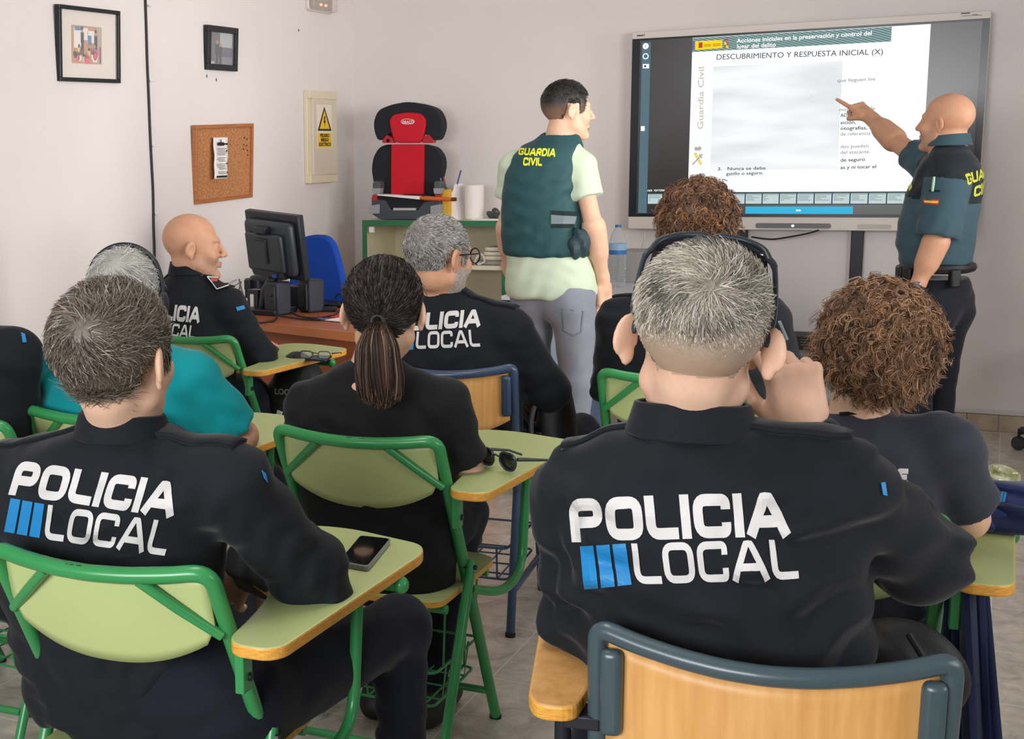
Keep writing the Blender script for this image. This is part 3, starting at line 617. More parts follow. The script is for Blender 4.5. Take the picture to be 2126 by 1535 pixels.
for k in range(7):
    x, y, z = pos[k]; b = (pb[0] + x + .012, 7.09 + y * .5, bz + .165)
    if k == 6: b = (pb[0] + .02, 7.13, bz + .14)
    t = (pb[0] + x + rr.uniform(-.012, .012), 7.09 + y * .5 + (.04 if k == 6 else 0), bz + z); q = np.array(t) - np.array(b)
    po = MB().tube([(0, 0, 0), q * .97, q], [.0045, .0045, .0035], 8).build('pen', mat('pen_' + pdesc[k].replace(' ', '_'), pcol[k], .35), loc=b)
    tag(po, ['orange pen at the left edge of the pen box', 'blue pen second from the left in the pen box', 'green pen near the middle of the pen box', 'short black pen in the middle of the pen box', 'light blue pen standing high in the pen box', 'brown pen standing tallest left of the dark blue one', 'dark blue marker sticking out highest beside the paper roll'][k], 'pen', 'pens in the pen box')
pr_ = atY(985, 452, 7.15); rr_ = .0535
tag(MB().lathe([(.02, .192), (.02, .05), (.021, .0), (rr_ - .004, 0), (rr_, .004), (rr_, .188), (rr_ - .004, .192), (.02, .192)], 40).build('paper_roll', mat('roll_white', srgb(236, 230, 222), .85, bump=.1, bscale=200), loc=(pr_[0], 7.15, bz)), 'big white paper towel roll standing on the bookcase', 'paper roll')
def lump(mb, c, r, seed, amp=.25, nu=22, nv=14, floor=None):
    rr = random.Random(seed); ks = [(rr.uniform(2, 5), rr.uniform(2, 5), rr.uniform(2, 5), rr.uniform(0, 6)) for _ in range(5)]
    n0 = len(mb.v); mb.ell((0, 0, 0), (1, 1, 1), None, nu, nv)
    out = []
    for v in mb.v[n0:]:
        s = 1 + amp * sum(math.sin(k[0] * v[0] + k[1] * v[1] + k[2] * v[2] + k[3]) for k in ks) / 2.5
        p = [c[i] + v[i] * r[i] * s for i in range(3)]
        if floor is not None and p[2] < floor: p[2] = floor
        out.append(tuple(p))
    mb.v[n0:] = out; return mb
pg = atY(1025, 440, 7.12); tag(lump(MB(), (0, 0, .028), (.032, .03, .03), 3, .3, floor=0).build('crumpled_bag', mat('dark_grey_plastic', srgb(64, 66, 62), .35), loc=(pg[0], 7.12, bz)), 'small crumpled dark grey bag on the right end of the bookcase', 'bag')
pg = atY(1015, 455, 7.08); tag(MB().box((0, 0, .004), (.17, .10, .006)).build('paper_sheet', M_PAPER, loc=(pg[0] + .01, 7.06, bz)), 'white paper sheet under the roll on the bookcase', 'paper')
# on the shelf: folded cloths
M_CLOTH = mat('unbleached_cloth', srgb(216, 208, 190), .9, bump=.2, bscale=120)
for k, (px, w, zz, h) in enumerate(((1028, .13, .838, .024), (1030, .125, .864, .022), (1032, .12, .889, .022))):
    p = atY(px, 540, 7.12); mb = MB(); mb.prism([(a, b) for a, b, c in rrect(w, .16, .03)], h, (0, 0, h), XD, YD)
    tag(mb.build('folded_cloth', M_CLOTH, loc=(p[0], 7.14, zz - .0), bevel=.008), ['folded cream cloth at the bottom of the stack on the shelf', 'folded cream cloth in the middle of the stack on the shelf', 'folded cream cloth on top of the stack on the shelf'][k], 'cloth', 'folded cloths on the shelf')
p = atY(1032, 545, 7.10); tag(MB().box((0, 0, .012), (.13, .18, .024)).build('storage_tin', mat('tin_grey', srgb(150, 146, 136), .5), loc=(p[0], 7.14, .813), bevel=.006), 'flat grey case under the folded cloths on the shelf', 'case')
p = atY(992, 545, 7.08); tag(lump(MB(), (0, 0, .010), (.045, .04, .009), 5, .2, floor=0).build('folded_mask', mat('pale_blue_cloth', srgb(196, 208, 218), .85), loc=(p[0], 7.08, .813)), 'pale blue crumpled cloth left of the folded cloths', 'cloth')
p = atY(1008, 528, 7.1); tag(MB().tube(catmull([(-.03, 0, 0), (-.02, 0, .03), (.0, 0, .055), (.02, 0, .05), (.03, .0, .02), (.012, 0, .004), (-.01, 0, .0)], 5), .005, 8).build('cloth_strap', M_CLOTH, loc=(p[0] - .01, 7.03, .818)), 'cream cloth strap looped in front of the folded cloths', 'strap')

# ---------------------------------------------------------------- side table at the front
M_TTOP = mat('table_top_grey', srgb(204, 204, 206), .4); M_TPAN = mat('table_panel_blue_grey', srgb(176, 194, 216), .45)
tx0, tx1, ty0, ty1 = -2.16, -1.33, 6.16, 7.24
tt = empty('side_table', 'grey-topped table with pale blue front panel behind the standing man', 'table', ((tx0 + tx1) / 2, (ty0 + ty1) / 2, 0)); tw = tx1 - tx0; td = ty1 - ty0
MB().box((0, 0, .735), (tw, td, .022)).build('table_top', M_TTOP, tt, smooth=False, bevel=.003)
MB().box((0, 0, .716), (tw - .02, td - .02, .014)).build('under_frame', M_STAND, tt, smooth=False)
MB().box((0, -td / 2 + .03, .53), (tw - .02, .018, .36)).build('front_panel', M_TPAN, tt, smooth=False)
for sx in (-1, 1):
    for sy in (-1, 1): MB().tube([(sx * (tw / 2 - .04), sy * (td / 2 - .07), 0), (sx * (tw / 2 - .04), sy * (td / 2 - .07), .715)], .018, 10).build('leg', M_STAND, tt)
pg = atZ(1320, 588, .746); tag(MB().box((0, 0, .08), (.42, .25, .16)).build('shade_box', mat('box_grey', srgb(158, 156, 156), .6), loc=(-1.62 + .02, 7.10, .746), smooth=False, bevel=.004), 'low grey box added in place of shade behind the bottle on the side table', 'box')  # box added to stand in for the grey shade behind the bottle
tag(MB().box((-.25, -.1, .20), (.3, .3, .40)).build('pedestal_unit', mat('pedestal_blue', srgb(128, 150, 186), .5), loc=(-1.72, 6.75, 0), smooth=False, bevel=.004), 'pale blue drawer pedestal under the side table', 'cabinet')
def bottle(px, pyb, Y, h, r, label, lab2):
    M_PET = mat('clear_pet', srgb(225, 236, 242), .08, trans=.85, ior=1.12, alpha=.55)
    p = atY(px, pyb, Y); o = empty('water_bottle', label, 'bottle', (p[0], Y, .746))
    prof = [(.0001, .004), (r * .8, 0), (r, .012)]
    for k in range(9): z = .02 + k * (h * .5 - .02) / 9; prof += [(r, z), (r * .94, z + .006), (r, z + .012)]
    prof += [(r * .99, h * .52), (r * .99, h * .70), (r * .97, h * .74), (r * .8, h * .83), (r * .45, h * .92), (.014, h * .95), (.0135, h * .975)]
    MB().lathe(prof, 28).build('body', M_PET, o)
    MB().lathe([(.0001, h * .96), (.0155, h * .96), (.0155, h), (.0001, h)], 16).build('cap', mat('cap_blue', srgb(56, 120, 176), .4), o)
    mb = MB(); mb.lathe([(r * 1.005, h * .53), (r * 1.01, h * .60)], 28, mi=1); mb.lathe([(r * 1.01, h * .60), (r * 1.01, h * .70)], 28, mi=0); lab = mb.build('label_band', [mat('label_pale', srgb(150, 190, 220), .5), mat('label_blue', srgb(60, 120, 180), .5)], o, solid=.0005)
    return o
bottle(1281, 590, 6.72, .315, .0435, 'clear water bottle with blue label and cap beside the standing man', '')
bottle(1248, 602, 6.62, .20, .034, 'second water bottle half hidden behind the standing man’s arm', '')

# ---------------------------------------------------------------- teacher desk
dA = atZ(523, 667, .75); dB = atZ(746, 692, .75); ang = math.atan2(dB[1] - dA[1], dB[0] - dA[0])
M_DESK = mat('desk_cherry_laminate', srgb(166, 92, 52), .4, var=.12, vscale=4, stretch=(1, 8, 8)); M_DESKE = mat('desk_edge', srgb(208, 128, 78), .4, var=.1, vscale=4, stretch=(1, 10, 10)); M_DESKP = mat('desk_panel', srgb(184, 104, 62), .45, var=.1, vscale=4, stretch=(1, 1, 8))
dk = empty('teacher_desk', 'reddish-brown wooden teacher desk beside the left wall', 'desk', tuple(dA - np.array([0, 0, .75])), ang)
L = 1.06; x_0 = -.22
MB().box((x_0 + L / 2, .32, .732), (L, .64, .034)).build('desk_top', M_DESK, dk, smooth=False, bevel=.002)
MB().box((x_0 + L / 2, -.003, .732), (L, .008, .036)).build('front_edge', M_DESKE, dk, smooth=False)
MB().box((x_0 + L / 2, .05, .40), (L - .10, .02, .62)).build('front_panel', M_DESKP, dk, smooth=False)
for x in (x_0 + .03, x_0 + L - .03): MB().box((x, .32, .357), (.028, .58, .714)).build('side_panel', M_DESKP, dk, smooth=False)
DM = Matrix.Translation(Vector(dA - np.array([0, 0, .75]))) @ Matrix.Rotation(ang, 4, 'Z')
def on_desk(px, py, dz=0): return tuple(atZ(px, py, .7495 + dz))
M_MON = mat('monitor_black_plastic', srgb(44, 52, 58), .42); M_MON2 = mat('monitor_dark_plastic', srgb(28, 32, 38), .4)
# monitor: back towards the class, turned a little
mc = atY(568, 510, 5.14); mo = empty('computer_monitor', 'black square computer monitor seen from behind on the desk', 'monitor', (mc[0], 5.14, .7495), math.radians(-6))
zc = mc[2] - .7495; tilt = rot3('X', math.radians(10)) @ rot3('Y', math.radians(3.5)) 
RZm = rot3('Z', math.radians(-15)) @ tilt
def mbx(mb, c, d): p = RZm @ np.array(c) + np.array([0, 0, zc]); return mb.box(p, d, RZm)
mb = MB(); mbx(mb, (0, .02, 0), (.36, .035, .292)); mb.build('bezel', M_MON2, mo, bevel=.006)
mb = MB(); mbx(mb, (0, -.012, -.005), (.31, .05, .24)); mb.build('rear_shell', M_MON, mo, bevel=.022, seg=3)
mb = MB(); mbx(mb, (-.005, -.045, -.02), (.24, .03, .17)); mb.build('rear_bulge', M_MON, mo, bevel=.012, seg=3)
mb = MB(); mbx(mb, (-.01, -.05, .082), (.085, .035, .03)); mb.build('handle', M_MON2, mo, bevel=.005)
mb = MB(); mbx(mb, (.02, -.062, -.01), (.016, .012, .11)); mbx(mb, (-.015, -.062, .04), (.075, .012, .012)); mb.build('cable_cover', M_MON2, mo, bevel=.004)
mb = MB(); mbx(mb, (.0, -.04, -.115), (.2, .03, .03)); mb.build('port_strip', M_MON2, mo, bevel=.004)
mb = MB(); mbx(mb, (.055, -.058, -.118), (.022, .018, .016)); mb.build('blue_plug', mat('plug_blue', srgb(40, 70, 150), .4), mo, bevel=.002)
mb = MB(); p = RZm @ np.array((0, 0, -.12)) + np.array([0, 0, zc]); mb.tube([p, (-.03, -.03, .10), (-.05, -.02, .02)], .022, 10); mb.box((-.05, -.0, .012), (.22, .18, .024)); mb.build('stand', M_MON2, mo, bevel=.004)
# docking unit lying left of the monitor, speakers, cables
p = on_desk(535, 625); o = empty('document_scanner', 'black folded arm unit lying on the desk under the monitor', 'device', p, ang)
MB().box((-.02, .10, .105), (.20, .10, .05), rot3('Y', math.radians(-10))).build('arm', M_MON, o, bevel=.018, seg=3); MB().box((-.09, .10, .05), (.10, .12, .10)).build('base', M_MON2, o, bevel=.008); MB().box((-.10, .03, .07), (.04, .02, .05)).build('connector', M_MON2, o, bevel=.004)
for k, (px, py_, rz, lb) in enumerate(((560, 655, -20, 'black desk speaker in front of the monitor, nearer the man in black'), (628, 649, -30, 'black desk speaker under the right edge of the monitor, beside the blue chair'))):
    p = on_desk(px, py_); o = empty('desk_speaker', lb, 'speaker', p, math.radians(rz), 'pair of desk speakers')
    MB().box((.0, .05, .073), (.085, .085, .146)).build('cabinet', mat('speaker_blue_black', srgb(40, 46, 58), .5), o, bevel=.008)
    MB().box((-.0, .004, .07), (.066, .012, .12)).build('rear_plate', M_MON2, o, bevel=.003); MB().ell((.015, -.003, .09), (.008, .004, .008), None, 10, 8).build('jack', M_STAND, o); MB().ell((.015, -.003, .06), (.005, .004, .005), None, 10, 8).build('jack', M_STAND, o)
p = on_desk(523, 648); o = empty('network_switch', 'small dark device with white label behind the near speaker', 'device', p, ang); MB().box((.0, .03, .05), (.07, .05, .10)).build('case', M_MON2, o, bevel=.003); MB().box((.0, .003, .05), (.022, .004, .06)).build('label_sticker', M_PAPER, o)
p = on_desk(590, 640); tag(MB().box((.03, .06, .05), (.09, .10, .10)).build('black_box', M_MON2, loc=p, bevel=.006), 'dark box standing between the two desk speakers', 'box')
for k, (pts, lb) in enumerate((([(505, 590), (495, 615), (512, 640), (560, 652), (620, 662), (665, 665)], 'black cable running along the near edge of the desk to a plug'), ([(590, 585), (583, 615), (600, 645), (640, 660), (690, 655), (705, 645)], 'black cable curving from the monitor past the speakers'), ([(497, 600), (520, 660), (560, 668), (575, 660)], 'short black cable coil at the left end of the desk'))):
    P = [np.array(on_desk(x, y, .006)) for x, y in pts]; P[0] = P[0] + np.array([0, 0, .05 if k != 1 else .0]); b = P[-1]
    tag(MB().tube([q - b for q in catmull(P, 6)], .0042, 8).build('desk_cable', M_CABLE, loc=tuple(b)), lb, 'cable', 'cables on the desk')
p = on_desk(671, 666); tag(MB().box((0, 0, .006), (.045, .018, .010), rot3('Z', -.15)).build('cable_plug', mat('plug_grey_blue', srgb(90, 104, 130), .4), loc=p, bevel=.002), 'grey-blue plug at the end of the cable near the papers', 'plug')
p = on_desk(682, 647); tag(MB().box((0, 0, .012), (.075, .03, .02), rot3('Z', .35)).build('hub_adapter', M_MON2, loc=p, bevel=.004), 'black adapter lying on the desk beside the papers', 'adapter')
p = on_desk(592, 652); tag(MB().tube([(.02 * math.cos(a), .015 * math.sin(a), .006) for a in np.linspace(0, 6.28, 14)[:-1]], .004, 6, True).build('red_tie', mat('red_tie', srgb(190, 40, 36), .5), loc=p), 'small red loop lying under the speakers', 'cable tie')
for k, (px, py_, w, d_, m, lb) in enumerate(((712, 657, .20, .12, mat('red_print', srgb(206, 60, 54), .6), 'red and white printed leaflet on the desk beside the ponytail'), (718, 666, .17, .09, M_PAPER, 'white sheet on top of the red leaflet on the desk'))):
    p = on_desk(px, py_, .002 + .002 * k); tag(MB().box((0, .01, 0), (w, d_, .0025), rot3('Z', ang + .1)).build('leaflet', m, loc=p, smooth=False), lb, 'paper')
p = on_desk(690, 637); tag(MB().box((0.02, 0.04, .008), (.34, .12, .014), rot3('Z', ang)).build('keyboard', M_MON2, loc=p, bevel=.004), 'black keyboard at the back of the desk in front of the blue chair', 'keyboard')
p = on_desk(706, 640); o = tag(MB().tube(catmull([(0, 0, .01), (-.02, .0, .04), (-.012, 0, .062), (.012, 0, .062), (.02, 0, .045), (.018, 0, .012)], 5), .0035, 8).build('headset_cable', M_CABLE, loc=p), 'upright black cable loop on the desk beside the keyboard', 'cable')
# blue chair behind the desk
bcx = atY(650, 560, 5.62); o = empty('blue_chair', 'chair with tall blue fabric back behind the desk', 'chair', (bcx[0], 5.72, 0), math.radians(160))
M_BLUE = mat('blue_fabric', srgb(0, 66, 168), .8, bump=.2, bscale=500)
Pq = [atY(x, y, 5.62) for x, y in ((598, 640), (600, 560), (622, 494), (650, 487), (678, 490), (692, 505), (704, 545), (716, 600), (722, 640))]
Pq = fillet([(p[0] - bcx[0], p[2], 0) for p in Pq], .05, 5, True)
bk = MB(); bk.prism([(p[0], p[1]) for p in Pq][::-1], .05, (0, 0, 0), XD, ZD)
bo = bk.build('backrest', M_BLUE, o, bevel=.015); bo.rotation_euler = (0, 0, -math.radians(160)); bo.location = Matrix.Rotation(-math.radians(160), 3, 'Z') @ Vector((0, -.10, 0))
MB().prism([(a, b) for a, b, c in rrect(.46, .44, .08)], .06, (0, .18, .47), XD, YD).build('seat', M_BLUE, o, bevel=.02)
MB().tube([(0, .18, .41), (0, .18, .08)], .025, 10).build('column', M_STAND, o)
mb = MB()
for k in range(5): a = math.radians(72 * k); mb.tube([(0, .18, .08), (.27 * math.cos(a), .18 + .27 * math.sin(a), .05)], [.025, .016], 8)
mb.build('base', M_STAND, o)
# ---------------------------------------------------------------- chairs with writing tablets
def paint_green():
    m = mat('green_painted_steel', srgb(52, 140, 78), 0.32, var=.08, vscale=6, coat=.2); return m
M_GP = paint_green()
M_LG = mat('light_green_laminate', srgb(178, 190, 128), 0.38, var=.04, vscale=3)
M_EDGE = mat('orange_varnished_edge', srgb(232, 176, 78), 0.4, col2=srgb(204, 138, 50), vscale=30, stretch=(3, 3, 20))
M_CHIP = mat('bare_dark_steel', srgb(40, 56, 46), 0.5)
M_WOOD = mat('beech_plywood', srgb(222, 170, 104), 0.42, col2=srgb(206, 150, 84), vscale=7, stretch=(9, 9, .7))
M_BST = mat('blue_grey_painted_steel', srgb(62, 80, 86), 0.34, coat=.2)
M_NST = mat('dark_blue_painted_steel', srgb(52, 70, 96), 0.34, coat=.2)
M_RUB = mat('rubber_foot', srgb(24, 26, 26), .7)
TAB = [(.215, .03), (.235, .0), (.29, -.002), (.312, .02), (.366, .55), (.345, .602), (.18, .658), (.10, .655), (.055, .62), (.045, .50), (.065, .37), (.12, .315), (.185, .26), (.205, .15)]
def bow(x, w, d=.03): return -d * math.cos(math.pi * x / (2 * w))
def green_chair(loc, yaw, label, tablet=True):
    c = empty('folding_tablet_chair', label, 'chair', loc, yaw, 'green folding chairs with writing tablets')
    hw = .199; r = .0138
    # back frame: one tube from foot over the top to the other foot
    def side(t, s): return (s * hw, .43 * (1 - t) , .82 * t)   # t=1 top
    P = [(-hw, .43, .0), (-hw, .43 * .45 + 0, .82 * .55), (-hw, .045, .735), (-hw, .0, .82)]
    top = [(x, bow(x, hw), .82 - .012 * math.cos(math.pi * x / (2 * hw))) for x in np.linspace(-hw, hw, 7)]
    path = [(-hw, .43, .008), (-hw, .06, .705)] + [(-hw, .0, .822)] + top[1:-1] + [(hw, .0, .822)] + [(hw, .06, .705), (hw, .43, .008)]
    path = fillet(path, [0, .05, .055] + [.02] * 5 + [.055, .05, 0], 6)
    fr = MB().tube(path, r, 12).build('back_frame', M_GP, c)
    rr = random.Random(hash(label) % 999)
    mb = MB()
    for k in range(5):
        x = rr.uniform(-.05, .09); mb.ell((x, bow(x, hw) - .004, .82 - .012 + .0118), (rr.uniform(.003, .012), .003, .0012), None, 8, 6)
    mb.build('chipped_paint', M_CHIP, fr)
    for s in (-1, 1):
        MB().tube([(s * hw, .43 - .004, .008), (s * hw, .432, 0)], r * 1.12, 12).build('foot_cap', M_RUB, c)
        a = np.array((s * .085, bow(.085, hw) + .002, .802)); b = np.array((s * (hw - .004), .042, .705))
        MB().tube([a, (a + b) / 2 + np.array([0, -.004, 0]), b], .0095, 10).build('brace', M_GP, c)
        # rear leg with flattened upper end
        MB().tube([(s * (hw + .019), .175, .50), (s * (hw + .019), .165, .47), (s * (hw + .018), .12, .38), (s * (hw + .012), -.04, .01)], [.010, .012, .013, .012], 12).build('rear_leg', M_GP, c)
        MB().tube([(s * (hw + .012), -.038, .014), (s * (hw + .012), -.042, 0)], .0138, 12).build('foot_cap', M_RUB, c)
        mb = MB(); mb.tube([(s * (hw - .005), .168, .485), (s * (hw + .034), .168, .485)], .006, 8); mb.build('pivot_bolt', M_STAND, c)
    # backrest board: straight top, rounded lower edge, bowed
    def bd(u, v):
        x = (u - .5) * 2 * (hw - .012); top_ = .805; q = abs(u - .5) * 2
        bot = .645 + .055 * q ** 2.4
        if q > .96: bot += .02 * (q - .96) / .04
        z = top_ + (bot - top_) * v
        return (x, bow(x, hw) + .015 + .055 * (0.82 - z) * 1.05 / .115 * .5, z)
    MB().grid(bd, 24, 8).build('backrest', M_LG, c, solid=.011)
    # seat
    ST = fillet([(-.195, .02, 0), (.195, .02, 0), (.205, .40, 0), (.16, .43, 0), (-.16, .43, 0), (-.205, .40, 0)], .045, 5, True)
    s_ = MB().prism([(p[0], p[1]) for p in ST], .013, (0, 0, .437), XD, YD, 0, 1).build('seat', [M_LG, M_EDGE], c, smooth=False)
    mb = MB(); mb.tube([(-hw, .06, .412), (hw, .06, .412)], .011, 10); mb.build('seat_rail', M_GP, c)
    MB().tube([(-hw, .36, .412), (hw, .36, .412)], .011, 10).build('seat_rail', M_GP, c)
    for y, z in ((-.005, .085), (.385, .09)): MB().tube([(-hw, y, z), (hw, y, z)], .0095, 10).build('cross_bar', M_GP, c)
    # wire basket
    mb = MB(); w = .0028
    rim = fillet([(-.175, .04, .26), (.175, .04, .26), (.175, .36, .24), (-.175, .36, .24)], .02, 4, True); mb.tube(rim, w * 1.3, 6, True)
    low = fillet([(-.165, .06, .17), (.165, .06, .17), (.165, .35, .16), (-.165, .35, .16)], .02, 4, True); mb.tube(low, w * 1.3, 6, True)
    for k in range(5):
        x = -.14 + k * .07; mb.tube([(x, .04, .26), (x, .06, .17), (x, .35, .16), (x, .36, .24)], w, 6)
    for k in range(3):
        y = .12 + k * .08; mb.tube([(-.175, y, .255), (-.165, y, .165), (.165, y, .165), (.175, y, .255)], w, 6)
    for s in (-1, 1): mb.tube([(s * .175, .10, .255), (s * .18, .10, .41)], w, 6); mb.tube([(s * .175, .33, .245), (s * .18, .33, .41)], w, 6)
    mb.build('wire_basket', M_GP, c)
    if not tablet: return c
    # tablet and its support
    T_ = fillet([(x, y, 0) for x, y in TAB], [.02, .02, .02, .02, .04, .05, .04, .05, .05, .06, .05, .05, .05, .05], 5, True)
    t = MB().prism([(p[0], p[1]) for p in T_], .021, (0, 0, .711), XD, YD, 0, 1).build('writing_tablet', [M_LG, M_EDGE], c, bevel=.0035, smooth=False)
    MB().tube(fillet([(hw + .01, .20, .42), (.255, .30, .385), (.262, .44, .40), (.268, .46, .685)], .07, 6), .0115, 12).build('tablet_support', M_GP, c)
    mb = MB(); mb.box((hw + .026, .055, .655), (.016, .034, .085)); mb.box((hw + .045, .065, .687), (.05, .05, .006)); b = mb.build('tablet_bracket', M_GP, c, bevel=.002)
    MB().tube([(hw + .032, .06, .635), (hw + .038, .06, .635)], .007, 10).build('bracket_bolt', M_STAND, c)
    MB().tube([(.14, .46, .676), (.345, .455, .676)], .0135, 12).build('tablet_cross_tube', M_GP, c)
    MB().ell((.352, .455, .676), (.015, .0165, .0165), None, 14, 10).build('tube_knob', M_GP, c)
    return c
def wood_chair(loc, yaw, label, steel, left_tablet):
    c = empty('plywood_tablet_chair', label, 'chair', loc, yaw, 'plywood chairs with steel frames')
    hw = .213; r = .0135
    top = [(x, bow(x, hw, .05), .818 - .022 * math.cos(math.pi * x / (2 * hw))) for x in np.linspace(-hw, hw, 9)]
    path = [(-hw, .06, .43), (-hw, .004, .78)] + [(-hw, 0, .821)] + top[1:-1] + [(hw, 0, .821)] + [(hw, .004, .78), (hw, .06, .43)]
    path = fillet(path, [0, .03, .05] + [.02] * 7 + [.05, .03, 0], 6)
    MB().tube(path, r, 14).build('back_frame', steel, c)
    def bd(u, v):
        x = (u - .5) * 2 * (hw - .014); q = abs(u - .5) * 2; top_ = .801 - .02 * (1 - q * q); bot = .610 + .05 * q ** 2.5
        z = top_ + (bot - top_) * v
        return (x, bow(x, hw, .05) + .012 + .16 * (.83 - z) * .3, z)
    MB().grid(bd, 28, 8).build('backrest', M_WOOD, c, solid=.012)
    for s in (-1, 1):
        mb = MB(); mb.box((s * (hw - .02), -.008, .735), (.030, .022, .125), rot3('X', .08)); mb.build('corner_clip', steel, c, bevel=.010, seg=3)
        MB().tube([(s * hw, .06, .43), (s * hw, -.02, .0)], r, 12).build('rear_leg', steel, c); MB().tube([(s * hw, -.018, .012), (s * hw, -.0205, 0)], r * 1.15, 12).build('foot_cap', M_RUB, c)
        MB().tube([(s * hw * .93, .40, .43), (s * hw, .44, .0)], r, 12).build('front_leg', steel, c)
        MB().tube([(s * hw, .06, .425), (s * hw * .93, .40, .425)], r * .9, 10).build('seat_rail', steel, c)
        MB().tube([(s * hw, .0, .13), (s * hw, .42, .13)], r * .8, 10).build('side_stretcher', steel, c)
    ST = fillet([(-.20, .03, 0), (.20, .03, 0), (.20, .42, 0), (-.20, .42, 0)], .05, 5, True)
    MB().prism([(p[0], p[1]) for p in ST], .012, (0, 0, .45), XD, YD).build('seat', M_WOOD, c, smooth=False, bevel=.003)
    mb = MB(); w = .003
    mb.tube(fillet([(-.19, .02, .26), (.19, .02, .26), (.19, .40, .24), (-.19, .40, .24)], .02, 4, True), w * 1.3, 6, True)
    mb.tube(fillet([(-.19, .03, .16), (.19, .03, .16), (.19, .40, .15), (-.19, .40, .15)], .02, 4, True), w * 1.3, 6, True)
    for k in range(6): x = -.16 + .064 * k; mb.tube([(x, .02, .26), (x, .03, .16), (x, .40, .15)], w, 6)
    for k in range(3): y = .1 + .1 * k; mb.tube([(-.19, y, .155), (.19, y, .155)], w, 6)
    mb.build('wire_basket', steel, c)
    if left_tablet:
        T_ = [(-x, y, 0) for x, y in [(.232, .03), (.240, -.02), (.290, -.022), (.306, .01), (.335, .32), (.338, .56), (.31, .61), (.14, .62), (.05, .60), (.04, .42), (.10, .36), (.20, .30), (.228, .1)]][::-1]
        T_ = fillet(T_, .045, 5, True)
        MB().prism([(p[0], p[1]) for p in T_], .022, (0, 0, .711), XD, YD, 0, 1).build('writing_tablet', [M_WOOD, M_EDGE], c, bevel=.004, smooth=False)
        MB().tube(fillet([(-hw, .2, .42), (-.265, .06, .40), (-.262, .04, .69)], .05, 6), .0115, 12).build('tablet_support', M_STAND, c)
        MB().box((-hw - .02, .03, .68), (.05, .05, .02)).build('tablet_bracket', M_STAND, c, bevel=.003)
    return c
def place(pxl, pxr, z):
    """world origin and yaw of a chair from the two ends of its top rail"""
    a = atZ(*pxl, z); b = atZ(*pxr, z); return a, b
CH = {}
def chair_at(key, x, y, yaw, label, kind='g', steel=None, lt=False, tab=True):
    CH[key] = (x, y, math.radians(yaw))
    if kind == 'g': green_chair((x, y, 0), math.radians(yaw), label, tab)
    else: wood_chair((x, y, 0), math.radians(yaw), label, steel, lt)
chair_at('P1', -1.240, 1.635, 5, 'green folding chair at the near left with a phone on its tablet')
chair_at('P3', -1.275, 2.655, 2, 'green folding chair under the woman with the ponytail')
chair_at('P5', -2.55, 3.93, 0, 'green folding chair behind the bald man beside the desk')
chair_at('P7', -.80, 3.71, 3, 'green folding chair half hidden behind the man touching his ear')
chair_at('P8', -.262, 2.41, 6, 'green folding chair under the woman with curly hair, jacket on its tablet')
chair_at('P6', -1.985, 2.62, 3, 'green folding chair of the man in the teal shirt')
chair_at('P0', -2.30, 2.42, 3, 'green folding chair at the left edge under the partly seen person', tab=False)
chair_at('P2', -.238, 1.705, 9, 'beech plywood chair with grey-green frame and tablet, nearest at the bottom right', 'w', M_BST, True)
chair_at('P4', -1.462, 3.66, 6, 'beech plywood chair with dark blue frame behind the ponytail', 'w', M_NST, False)
